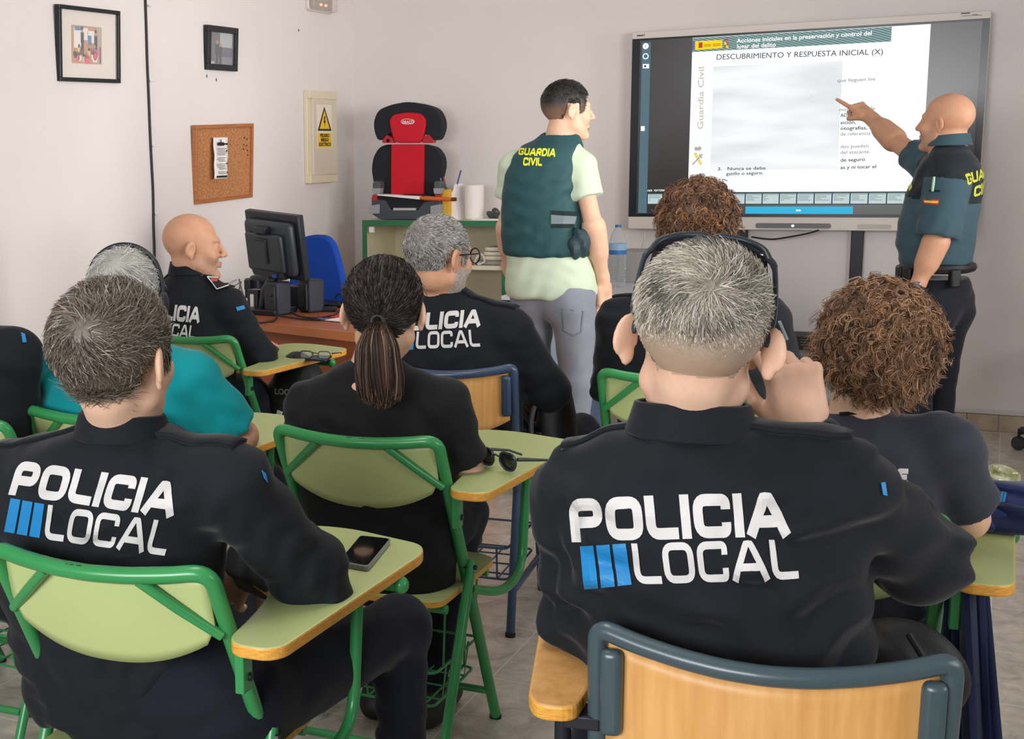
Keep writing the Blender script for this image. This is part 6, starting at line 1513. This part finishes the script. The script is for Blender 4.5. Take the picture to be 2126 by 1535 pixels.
# --- curly man in front of the display
volm = lambda q: .013 * np.clip(hair_mask(q) / .05, .1, 1) + .010 * np.clip(q[:, 2] / .1, 0, 1)
p7 = person('person with short curly brown hair in a dark shirt, back to us, before the display', SK_B,
    [(900, 1290, 1588, 3.92, .13), (820, 1284, 1590, 3.91, .13), (750, 1280, 1594, 3.90, .125), (700, 1285, 1592, 3.89, .12), (655, 1310, 1570, 3.88, .11), (622, 1355, 1530, 3.87, .09), (600, 1395, 1490, 3.86, .062), (590, 1402, 1482, 3.86, .056)],
    dict(c=(1446, 480, 3.84), yaw=14, pitch=-4, roll=0, s=1.04),
    {'R': dict(j=[(1586, 668, 3.88), (1618, 765, 4.0), (1560, 800, 4.22)], r=(.056, .050, .032), ease=.014), 'L': dict(j=[(1290, 668, 3.88), (1272, 800, 3.98), (1330, 820, 4.2)], r=(.056, .050, .032), ease=.014)},
    dict(kind='curly', n=5400, L=.030, w=.0020, cap=.024, vol=volm, lump=.004, lsc=150, cols=CURLB, rad=.0075, mixn=.4, rough=.42), None, M_NAVY, 'long', .054, sl(-.80, 3.96, .11, 4.36), M_TROU, 71, foldamp=.005, scalp=SCD, sh_r=.062)
collar(p7, M_NAVY, .064, .062, .044, .030, 5, .010); epaulette(p7, 'L', M_NAVY); epaulette(p7, 'R', M_NAVY)
patch_px(p7, 'sleeve_patch', [(1622, 693), (1630, 690), (1633, 703), (1626, 706)], M_PRB)

# --- woman with curly hair
volw = lambda q: (.016 + .012 * np.clip((.06 - q[:, 2]) / .1, 0, 1)) * np.clip((hair_mask(q, [-.060, -.060, -.066, -.075, -.078, -.075, -.03, .04, .075, .09]) + .004) / .035, .1, 1)
p8 = person('person with a full head of brown curls in a charcoal tee, at the right', SK_C,
    [(1260, 1705, 1940, 2.64, .125), (1150, 1690, 1945, 2.62, .12), (1080, 1682, 1952, 2.61, .12), (1000, 1675, 1955, 2.60, .115), (950, 1680, 1945, 2.60, .105), (910, 1690, 1935, 2.60, .09), (882, 1722, 1875, 2.60, .075), (862, 1742, 1825, 2.60, .058), (850, 1748, 1818, 2.60, .054)],
    dict(c=(1817, 722, 2.60), yaw=22, pitch=-4, roll=8, s=.88),
    {'R': dict(j=[(1960, 935, 2.60), (2008, 1075, 2.68), (1950, 1085, 2.90)], r=(.046, .038, .027), ease=.014, sl=.82), 'L': dict(j=[(1685, 950, 2.60), (1672, 1080, 2.68), (1740, 1090, 2.88)], r=(.046, .038, .027), ease=.014, sl=.82)},
    dict(kind='curly', n=9600, L=.042, w=.0019, cap=.03, vol=volw, lock=8, lump=.008, lsc=110, cols=CURLC, rad=.0105, mixn=.45, rough=.42, table=[-.060, -.060, -.066, -.075, -.078, -.075, -.03, .04, .075, .09]), None, M_TEE_G, 'short', .043,
    sl(-.20, 2.72, .10, 3.12), M_TROU, 81, foldamp=.0045, scalp=SCD, sh_r=.052)
V, F = text_on(p8['bvh'], [(*strokes('E', .3, .1), [(1863, 973), (1889, 974), (1888, 1009), (1862, 1008)]), (*strokes('E', .3, .1), [(1832, 972), (1856, 973), (1855, 1008), (1831, 1007)])]); print_part('back_lettering', V, F, M_PRW, p8['shirt'], p8['base'])

# ---------------------------------------------------------------- standing instructor in the vest
p9 = person('person standing in a dark green vest over a pale green tee, hair dark, looking right', SK_C,
    [(618, 1052, 1238, 5.30, .135), (585, 1054, 1236, 5.30, .13), (540, 1056, 1224, 5.30, .115), (480, 1052, 1204, 5.30, .11), (420, 1052, 1196, 5.30, .115), (370, 1056, 1202, 5.30, .115), (335, 1066, 1203, 5.30, .105), (310, 1090, 1198, 5.30, .085), (292, 1128, 1196, 5.31, .06), (280, 1138, 1192, 5.31, .055)],
    dict(c=(1180, 229, 5.32), yaw=-50, pitch=-2, roll=0, s=.95),
    {'R': dict(j=[(1204, 350, 5.30), (1232, 468, 5.28), (1252, 585, 5.36)], r=(.047, .044, .030), ease=.018, sl=.52, hand=dict(y=(.05, .12, -1), z=(.85, -.45, .1), curl=[(.2, .25, .15), (.25, .3, .2), (.3, .35, .2), (.35, .4, .25)], thumb=[(.5, .8, -.5), (.2, .9, -.4), (.1, 1, -.2)], s=1.0)),
     'L': dict(j=[(1070, 350, 5.30), (1052, 468, 5.34), (1056, 560, 5.48)], r=(.047, .042, .030), ease=.018, sl=.52, hand=dict(y=(.25, .3, -1), z=(-.8, -.5, 0), curl=RELAX))},
    dict(kind='short', n=7000, L=.020, w=.0022, cap=.006, cols=BLK, crown=(0, -.09, .06), lift=.4, mess=.2, S=4, swirl=.1, mixn=.3, root=.003, table=ZMIN_STD, fade=(160, 124, 104), len=lambda q: np.clip((q[:, 2] + .01) / .10, .15, 1.3)), None, M_PALE, 'short', .052,
    None, M_JEAN, 91, foldamp=.004, scalp=SCD, sh_r=.058, ear_out=20)

# vest over the tee
def vestf(p):
    T_ = p9['T']; zb = atY(1120, 536, 5.2)[2]
    d = T_(p, .020, lo=zb)
    for sd in 'LR':
        j = p9['J'][sd]; a = p9['nb'] - np.array([0, 0, .04]); d = smin(d, rcone(p, a, a + (j[0] - a) * .86 + np.array([0, 0, .016]), .062, .058), .03)
    for sd in 'LR':
        j = p9['J'][sd]; out = (j[0] - p9['nb']) * np.array([1, 1, 0]); out /= np.linalg.norm(out)
        d = smax(d, -(rcone(p, j[0] + out * .035 + np.array([0, 0, .03]), j[0] + out * .03 + (j[1] - j[0]) * .45, .075, .072)), .012)
    d = smax(d, -np.maximum(np.hypot(p[:, 0] - p9['nb'][0], p[:, 1] - p9['nb'][1]) - .062, p9['nb'][2] - .012 - p[:, 2]), .006)
    d = smax(d, zb - p[:, 2], .006)
    return d - folds(p, .004, 7)
lo = np.array(p9['nb']) + np.array([-.36, -.24, -.62]); hi = np.array(p9['nb']) + np.array([.30, .26, .05])
V, F = surfnet(vestf, lo, hi, .0065); V = relax(V, F, 2, .4); vest = mesh_np('vest', V, F, [M_VEST], p9['o'], None, None, p9['base'])
P9V = dict(p9); P9V['shirt'] = vest; P9V['bvh'] = bvh(vest, p9['base'])
V, F = text_on(P9V['bvh'], [(*strokes('GUARDIA', .24, .11), [(1079, 308), (1155, 309), (1152, 326), (1076, 322)]), (*strokes('CIVIL', .24, .11), [(1088, 327), (1126, 328), (1125, 345), (1086, 344)])]); print_part('back_lettering', V, F, M_PRY, vest, p9['base'])
M_STRAP = cloth('black_strap', (30, 40, 42)); M_GREYST = mat('grey_strap', srgb(96, 110, 112), .5)
for nm, Q, m in (('side_strap', [(1144, 437), (1196, 440), (1197, 449), (1144, 445)], M_STRAP), ('side_strap', [(1144, 466), (1190, 466), (1192, 474), (1145, 473)], M_STRAP), ('reflective_band', [(1144, 446), (1196, 450), (1192, 465), (1144, 465)], M_GREYST)): patch_px(P9V, nm, Q, m, .004)
pc = atY(1203, 505, 5.24); lump_ = MB(); lump(lump_, pc - p9['base'], (.042, .05, .062), 2, .12); lump_.build('side_pouch', mat('pouch_dark_green', srgb(40, 62, 68), .6), vest)
# jeans: legs of a standing man, mostly hidden behind the audience
def trousers_standing(Pn, m, seed, hipz=.92, yc=None, spread=.095, dirv=(0, 1.0, 0), ywid=None, foot=None, name='trousers'):
    x, y = Pn['cx'], Pn['cy']; dv = np.array(dirv, float); sd_ = np.cross(dv, np.array([0, 0, 1.0])); J = []
    for sg in (-1, 1):
        h = np.array([x, y, hipz]) + sd_ * sg * spread; k = h * np.array([1, 1, 0]) + np.array([0, 0, .49]) + dv * .02 + sd_ * sg * .01; a = k * np.array([1, 1, 0]) + np.array([0, 0, .09]) - dv * .02; J.append((h, k, a))
    def f(p):
        d = None
        for h, k, a in J:
            c = smin(rcone(p, h - np.array([0, 0, .06]), k, .092, .066), rcone(p, k, a, .066, .052), .03); d = c if d is None else smin(d, c, .012)
        c = np.array([x, y, hipz + .0]); q = p - c; lx = q @ sd_; ly = q @ dv; P_ = np.stack([lx, ly, q[:, 2]], 1)
        d = smin(d, ell(P_, (0, -.005, .0), (.160, .112, .15)), .04)
        for sg in (-1, 1): d = smin(d, ell(P_, (sg * .075, -.048, -.075), (.076, .056, .085)), .04)
        d = smax(d, p[:, 2] - (hipz + .07), .008); d = smax(d, .035 - p[:, 2], .01)
        return d - folds(p, .0035, seed, 1.3)
    V, F = surfnet(f, (x - .36, y - .36, 0), (x + .36, y + .36, hipz + .16), .009); V = relax(V, F, 1, .4); o = mesh_np(name, V, F, [m], Pn['o'], None, None, Pn['base'])
    for h, k, a in J:
        def shf(p):
            g = np.array([a[0], a[1], 0]); return smax(smin(rcone(p, a, g + np.array([0, 0, .06]), .046, .046), rcone(p, g - dv * .05 + np.array([0, 0, .040]), g + dv * .16 + np.array([0, 0, .034]), .042, .038), .03), .003 - p[:, 2], .006)
        V, F = surfnet(shf, a - .28 * np.array([1, 1, .34]), a + .28 * np.array([1, 1, .25]), .008); mesh_np('shoe', V, F, [M_SHOE], Pn['o'], None, None, Pn['base'])
    return o
hc9 = atY(1148, 600, 5.30); p9['cx'], p9['cy'] = hc9[0], hc9[1]
tr9 = trousers_standing(p9, M_JEAN, 92, .90, dirv=(.25, .97, 0))
J9 = dict(p9); J9['shirt'] = tr9; J9['bvh'] = bvh(tr9, p9['base']); M_JEAN2 = cloth('jeans_seam', (112, 118, 128))
for Q in ([(1166, 640), (1212, 646), (1212, 649), (1166, 643)], [(1166, 640), (1169, 640), (1171, 684), (1168, 684)], [(1209, 646), (1212, 646), (1208, 690), (1205, 690)], [(1168, 684), (1190, 696), (1190, 699), (1168, 687)], [(1190, 696), (1207, 688), (1207, 691), (1190, 699)]): patch_px(J9, 'pocket_seam', Q, M_JEAN2, .0015)

# ---------------------------------------------------------------- instructor pointing at the slide
yA = 6.05
z_yoke = atY(1960, 415, yA)[2]
def polo_mi(c):
    sh = [p for p in SHJ]; m = (c[:, 2] > z_yoke + .10 * (c[:, 0] - SHC[0]) * -1.0).astype(int)
    for a, b in SHJ:
        ax = (b - a) / np.linalg.norm(b - a); t = (c - a) @ ax; r = np.linalg.norm(c - a - t[:, None] * ax, axis=1); m[(t > -.03) & (r < .088)] = 0
    return m
SHC = atY(1965, 380, yA); SHJ = [(atY(1966, 388, 5.90), atY(1945, 498, 5.88)), (atY(1928, 345, 6.20), atY(1858, 292, 6.40))]
p10 = person('person bald, in a grey-green polo with black yoke, pointing at the display', SK_B,
    [(552, 1872, 2016, yA, .15), (500, 1862, 2022, yA, .155), (450, 1870, 2030, yA, .155), (400, 1885, 2038, yA, .165), (360, 1902, 2038, yA, .165), (335, 1915, 2030, yA, .15), (318, 1930, 2016, yA, .11), (304, 1940, 2004, yA, .065), (296, 1944, 2000, yA, .058)],
    dict(c=(1962, 254, yA), yaw=66, pitch=3, roll=0, s=.97),
    {'L': dict(j=[(1966, 388, 5.90), (1945, 498, 5.88), (1902, 600, 5.86)], r=(.054, .048, .033), ease=.022, sl=.93, hand=dict(y=(-.35, .2, -1), z=(-.1, -1, .0), curl=RELAX)),
     'R': dict(j=[(1928, 345, 6.20), (1858, 292, 6.40), (1806, 243, 6.52)], r=(.050, .048, .034), ease=.016, sl=.45, hand=dict(y=(-.62, .42, .50), z=(.1, -.35, .9), curl=POINT, thumb=TH_FIST, s=1.0))},
    None, None, [M_POLO, M_POLOK], 'short', .058, None, M_TROU, 101, foldamp=.004, stubble=ST_G, ear_out=20, sh_r=.064, shirt_mi=polo_mi)
collar(p10, M_POLO, .068, .064, .048, .036, 60, .012)
back = np.array([.87, -.49, 0]); uu = np.array([.49, .87, 0])
o0 = atY(2012, 371, 5.98)
V, F = text_proj(p10['bvh'], [(*strokes('GUARDIA', .24, .11), [(-.105, .018), (.225, .066), (.225, .024), (-.105, -.024)]), (*strokes('CIVIL', .24, .11), [(-.035, -.030), (.16, -.002), (.16, -.044), (-.035, -.072)])], o0, uu, ZD, back); print_part('back_lettering', V, F, M_PRG, p10['shirt'], p10['base'])
patch_px(p10, 'flag_patch', [(1919, 413), (1951, 414), (1949, 426), (1919, 424)], mat('flag_red', srgb(170, 40, 40), .6), .003); patch_px(p10, 'flag_stripe', [(1921, 416.5), (1949, 417.5), (1948, 422.5), (1921, 421)], mat('flag_yellow', srgb(226, 190, 70), .6), .0045)
patch_px(p10, 'sleeve_pocket', [(1930, 394), (1952, 395), (1952, 399), (1930, 398)], M_POLOK, .003); patch_px(p10, 'chest_badge', [(1887, 388), (1894, 380), (1895, 390), (1889, 398)], M_PRG, .003)
hb = atY(1943, 590, yA); p10['cx'], p10['cy'] = hb[0] + .01, yA
trousers_standing(p10, cloth('black_trousers', (30, 33, 40)), 102, atY(1945, 612, yA)[2], dirv=(-.92, .39, 0), spread=.09)
# belt with pouches, watch
zb = atY(1945, 553, yA)[2]; bx_, by_ = p10['cx'], p10['cy']; bb = p10['base']
mb = MB(); mb.tube([(bx_ - .008 + .126 * math.cos(a) - bb[0], by_ + .150 * math.sin(a) - bb[1], zb - bb[2]) for a in np.linspace(0, 6.283, 33)[:-1]], .020, 8, True, flat=1.0); mb.build('belt', M_SHOE, p10['o'])
for a, w in ((200, .05), (225, .045), (250, .05), (180, .05), (300, .04)):
    c = (bx_ - .008 + .138 * math.cos(math.radians(a)) - bb[0], by_ + .165 * math.sin(math.radians(a)) - bb[1], zb - .035 - bb[2]); MB().box(c, (.035, w, .075), rot3('Z', math.radians(a))).build('belt_pouch', M_SHOE, p10['o'], bevel=.008)
w_ = p10['J']['L'][2]; e_ = p10['J']['L'][1]; ax = (w_ - e_) / np.linalg.norm(w_ - e_); fr_ = frame(ax, (0, 0, 1)); c0 = w_ - ax * .012 - bb
wb = MB().tube([c0 + fr_[:, 0] * .036 * math.cos(a) + fr_[:, 2] * .036 * math.sin(a) for a in np.linspace(0, 6.283, 25)[:-1]], .008, 8, True, flat=.5).build('watch', M_SHOE, p10['o']); MB().box(c0 + np.array([0, -.036, .005]), (.03, .012, .03)).build('watch_case', mat('watch_metal', srgb(120, 122, 126), .3, metal=.8), wb, bevel=.004)
# ---------------------------------------------------------------- worn things (parts of the people)
M_SGF = mat('sunglass_frame', srgb(40, 48, 56), .35); M_LENS = mat('dark_lens', srgb(26, 24, 34), .06, spec=.8, alpha=.9); M_GLF = mat('black_glasses_frame', srgb(18, 18, 20), .3); M_CLR = mat('clear_lens', srgb(230, 236, 236), .03, alpha=.18)
def worn(Pn, pts): return [head_pt(Pn, q) - Pn['base'] for q in pts]
# sunglasses pushed up on the grey head
arc = [(-.074, .020, .106), (-.065, .040, .120), (-.042, .052, .129), (-.013, .054, .132), (.0, .054, .1285), (.013, .054, .132), (.042, .052, .129), (.065, .040, .120), (.074, .020, .106)]
sg = MB().tube(catmull(worn(p2, arc), 6), .0044, 10).build('sunglasses', M_SGF, p2['o'])
for s in (-1, 1):
    L_ = fillet(worn(p2, [(s * .008, .054, .128), (s * .042, .052, .128), (s * .070, .032, .113), (s * .076, .058, .082), (s * .044, .085, .090), (s * .012, .090, .098)]), .012, 4, True); c = sum(L_) / len(L_)
    mb = MB(); n = len(L_); mb.add(L_ + [c], [(i, (i + 1) % n, n) for i in range(n)]); mb.build('sunglass_lens', M_LENS, sg, solid=.0016)
    MB().tube(catmull(worn(p2, [(s * .074, .020, .107), (s * .081, .012, .095), (s * .0865, .0, .050), (s * .0855, -.010, .022), (s * .0800, -.024, .0)]), 6), [.0046] * 6 + [.0036] * 19, 8, flat=1.0).build('temple_arm', M_SGF, sg)
# round black glasses
gl = None; mb = MB()
for s in (-1, 1):
    ring = [(s * .034 + .0245 * math.cos(a), .112 - .010 * abs(s * .034 + .0245 * math.cos(a)) / .06, .002 + .022 * math.sin(a)) for a in np.linspace(0, 6.283, 29)[:-1]]
    if gl is None: gl = MB().tube(worn(p4, ring), .0024, 8, True).build('eyeglasses', M_GLF, p4['o'])
    else: MB().tube(worn(p4, ring), .0024, 8, True).build('rim', M_GLF, gl)
    W_ = worn(p4, ring); c = sum(W_) / len(W_); MB().add(W_ + [c], [(i, (i + 1) % len(W_), len(W_)) for i in range(len(W_))]).build('lens', M_CLR, gl)
    MB().tube(worn(p4, [(s * .058, .103, .010), (s * .072, .085, .010), (s * .080, .02, .008), (s * .083, -.008, .006), (s * .083, -.022, -.008)]), .0022, 8).build('temple_arm', M_GLF, gl)
MB().tube(worn(p4, [(-.010, .112, .006), (0, .115, .009), (.010, .112, .006)]), .002, 8).build('bridge', M_GLF, gl)
# headset
hb = [(-.098, -.012, .0), (-.099, -.012, .04), (-.082, -.012, .095), (-.045, -.012, .128), (0, -.012, .139), (.045, -.012, .128), (.082, -.012, .095), (.099, -.012, .04), (.098, -.012, .0)]
hs = MB().tube(catmull(worn(p6, hb), 6), .0062, 10).build('headset', M_STAND, p6['o'])
MB().tube(catmull(worn(p6, [(x * 1.02, y + .008, z * 1.02) for x, y, z in hb[1:-1]]), 6), .0022, 6).build('grey_trim', mat('headset_grey', srgb(170, 176, 178), .4), hs)
for s in (-1, 1):
    mb = MB(); R_, c_, s_ = p6['HT']; mb.ell(head_pt(p6, (s * .098, -.010, -.012)) - p6['base'], (.016, .030, .036), R_, 18, 12); mb.build('ear_cushion', M_STAND, hs)
# pen on the curly man's sleeve, pen on the instructor's sleeve, label at the curly woman's neckline
a = atY(1618, 668, 3.80) - p7['base']; b = atY(1634, 705, 3.83) - p7['base']; MB().tube([a, (a + b) / 2, b], .0045, 8).build('sleeve_pen', mat('pen_chrome', srgb(150, 154, 160), .25, metal=.6), p7['shirt'])
h = p10['bvh'].ray_cast(Vector((0, 0, CAMZ)), Vector(ray(1936, 400)).normalized()); k = np.array(h[0]) - p10['base'] + np.array([0, -.005, 0]); MB().tube([k + np.array([0, 0, .005]), k + np.array([.002, 0, .045]), k + np.array([.003, 0, .062])], [.005, .0055, .004], 8).build('sleeve_pen', mat('pen_green_white', srgb(150, 186, 160), .35), p10['shirt'])
patch_px(p8, 'neck_label', [(1744, 860), (1780, 859), (1780, 864), (1745, 865)], M_TEE_K, .004)

# ---------------------------------------------------------------- things on the tablets and on the floor
ZT = .7125
def plate_px(name, pts, z, h, m, r, label, cat, bevel=.0015, group=None):
    P = [atZ(x, y, z + h) for x, y in pts]; c = sum(P) / len(P); Q = fillet([p - c for p in P], r, 4, True); ar = sum(Q[i][0] * Q[(i + 1) % len(Q)][1] - Q[(i + 1) % len(Q)][0] * Q[i][1] for i in range(len(Q))); Q = Q if ar > 0 else Q[::-1]
    o = MB().prism([(q[0], q[1]) for q in Q], h, (0, 0, h), XD, YD).build(name, m, None, bevel=bevel, loc=(c[0], c[1], z)); tag(o, label, cat, group); return o, Q
ph, Q = plate_px('smartphone', [(702, 1166), (748, 1111), (812, 1118), (764, 1177)], ZT - .001, .010, mat('phone_case_clear_grey', srgb(120, 122, 124), .25), .010, 'black smartphone in a clear case on the green tablet of the near left chair', 'phone')
MB().prism([(q[0] * .93, q[1] * .94) for q in Q], .0008, (0, 0, .0106), XD, YD).build('phone_screen', mat('phone_glass', srgb(10, 12, 14), .06, spec=.7), ph)
def spectacles(name, loc, rz, w, h, fm, lm, label, tilt=0, thick=.003, big=False):
    e = empty(name, label, 'sunglasses' if big else 'glasses', loc, rz)
    for s in (-1, 1):
        cx_ = s * (w / 2 + .009); ring = [tuple(p) for p in fillet([(cx_ - w / 2, 0, .003 + h * (.35 if big else .15)), (cx_ - w / 2 * .8, -.004, .003 + h), (cx_ + w / 2 * .8, -.004, .003 + h), (cx_ + w / 2, 0, .003 + h * .45), (cx_ + w / 4, .003, .003), (cx_ - w / 4, .003, .003)], h * .35, 4, True)]
        MB().tube(ring, thick, 8, True).build('rim', fm, e); c = np.mean(np.array(ring), 0); MB().add(ring + [c], [(i, (i + 1) % len(ring), len(ring)) for i in range(len(ring))]).build('lens', lm, e, solid=.001)
        MB().tube([(s * (w + .012), .0, .003 + h * .75), (s * (w + .016), .02, .003 + h * .7), (s * (w + .012), .10, .004 + h * .35), (s * (w + .004), .135, .004)], [thick * 1.6, thick * 1.6, thick, thick], 8).build('temple_arm', fm, e)
    MB().tube([(-.011, -.003, .003 + h * .7), (0, -.006, .003 + h * .78), (.011, -.003, .003 + h * .7)], thick, 8).build('bridge', fm, e)
    return e
l_ = atZ(1032, 974, ZT); spectacles('sunglasses', tuple(l_), math.radians(-28), .056, .042, M_SGF, M_LENS, 'large dark sunglasses on the green tablet beside the woman in black', 0, .0028, True)
l_ = atZ(655, 747, ZT + .008); spectacles('reading_glasses', tuple(l_), math.radians(8), .05, .028, mat('glasses_dark_metal', srgb(50, 52, 70), .3), M_CLR, 'thin framed reading glasses lying on a phone on the bald man’s tablet', 0, .0016)
plate_px('smartphone', [(632, 744), (650, 737), (690, 738), (676, 748)], ZT - .001, .008, mat('phone_dark_blue', srgb(40, 50, 72), .3), .006, 'dark blue phone under the reading glasses on the bald man’s tablet', 'phone')
# jacket on the tablet at the right, bag of snacks, hanging trousers
M_JACK = cloth('navy_jacket', (36, 48, 92), rough=.75); M_JACK2 = cloth('dark_navy_jacket', (28, 36, 66))
jc = atZ(2058, 1098, ZT); je = empty('folded_jacket', 'navy folded jacket with three blue bars lying on the right tablet', 'jacket', (jc[0], jc[1], ZT))
def soft(mb, c, r, seed, amp=.22, floor=0.0): return lump(mb, c, r, seed, amp, 36, 24, floor)
o = soft(MB(), (.045, .03, .022), (.12, .08, .032), 4, .18); o.build('lower_fold', M_JACK2, je)
jb = soft(MB(), (.075, .065, .056), (.12, .070, .026), 9, .16, .02); jbo = jb.build('upper_fold', M_JACK, je)
soft(MB(), (-.03, .0, .022), (.075, .05, .026), 14, .2).build('sleeve_roll', M_JACK, je)
bv = BVHTree.FromPolygons([Vector(v) + Vector((jc[0], jc[1], ZT)) for v in jb.v], jb.f)
V, F = text_on(bv, [(*bars3(), [(2072, 1024), (2092, 1023), (2087, 1044), (2066, 1045)])], .003)
if F: link_mesh('blue_bars', [np.array(v) - np.array([jc[0], jc[1], ZT]) for v in V], F, M_PRB, jbo, False)
sb_ = atZ(2066, 1003, .80); tag(soft(MB(), (0, 0, .02), (.038, .035, .021), 6, .45).build('snack_bag', mat('crinkled_clear_film', srgb(206, 204, 176), .12, spec=.8, col2=srgb(120, 124, 70), vscale=40, bump=.6, bscale=90), loc=tuple(atZ(2066, 1012, ZT))), 'crinkled clear snack bag behind the folded navy jacket', 'bag')
def drape_cloth(u, v):
    x = (-.05 + .10 * u) * (.55 + .75 * v) + .10 * v * .55; z = .70 - .66 * v
    return (x, .018 * math.sin(u * 9 + 2 * v) + .10 * v * .3 + .01 * math.sin(u * 21), z)
hg = atZ(1988, 1215, .70); tag(MB().grid(drape_cloth, 26, 30).build('hanging_trousers', M_JACK2, loc=(hg[0] + .012, hg[1] + .04, 0), solid=.012), 'dark navy garment hanging from the right chair down to the floor', 'garment')
# black bag on the curly woman's chair
bg_ = atY(1905, 1330, 2.40); e = empty('backpack', 'black backpack hanging on the back of the curly woman’s chair', 'backpack', (bg_[0] - .03, 2.36, .40))
M_BAG = mat('black_nylon', srgb(26, 26, 28), .55, bump=.2, bscale=300)
soft(MB(), (0, 0, .12), (.11, .065, .135), 21, .10, -.03).build('body', M_BAG, e); MB().tube(catmull([(-.06, -.06, .24), (-.03, -.085, .18), (.02, -.09, .10), (.05, -.08, .02)], 6), .008, 8).build('strap', M_BAG, e); MB().tube(catmull([(.02, -.05, .25), (.06, -.07, .19), (.085, -.07, .10), (.09, -.06, .0)], 6), .006, 8).build('strap', M_BAG, e)
# bag with a white tag by the desk
bt = atY(568, 800, 4.16); e = empty('shoulder_bag', 'black bag with white tag and printed band beside the bald man’s chair', 'bag', (bt[0] + .04, 4.26, 0))
soft(MB(), (0, 0, bt[2] - .12), (.13, .10, .22), 31, .08, .0).build('body', M_BAG, e)
mb = MB(); add_text(mb, 'LOCAL', .030, (-.03, -.112, bt[2] - .03), XD, ZD, .001); mb.build('band_lettering', mat('band_grey', srgb(140, 144, 150), .6), e, smooth=False); MB().box((-.015, -.115, bt[2] - .115), (.022, .004, .05), rot3('Y', .3)).build('tag', M_PAPER, e, bevel=.001)
# kit hanging beside the grey-haired man
bk = atY(1118, 868, 3.86); e = empty('backpack', 'black backpack with buckles hanging beside the blue-framed chair', 'backpack', (bk[0] + .02, 3.98, bk[2] - .22))
soft(MB(), (0, 0, .16), (.055, .11, .19), 41, .10, -.05).build('body', M_BAG, e); MB().tube(catmull([(-.03, -.10, .28), (-.045, -.115, .20), (-.03, -.115, .10), (.0, -.10, .02)], 6), .008, 8).build('strap', mat('strap_grey', srgb(70, 74, 80), .5), e); MB().box((-.02, -.118, .16), (.022, .012, .03)).build('buckle', M_STAND, e, bevel=.003)
# glass jar on the floor
gj = atZ(652, 1484, 0.0); tag(MB().lathe([(.0001, .003), (.034, .0), (.038, .006), (.038, .075), (.032, .088), (.032, .10), (.029, .10), (.029, .088), (.034, .075), (.034, .008), (.0001, .006)], 28).build('glass_jar', mat('jar_glass', srgb(220, 232, 228), .05, trans=.8, alpha=.6, ior=1.2), loc=tuple(gj)), 'clear empty glass jar standing on the floor under the near left tablet', 'jar')
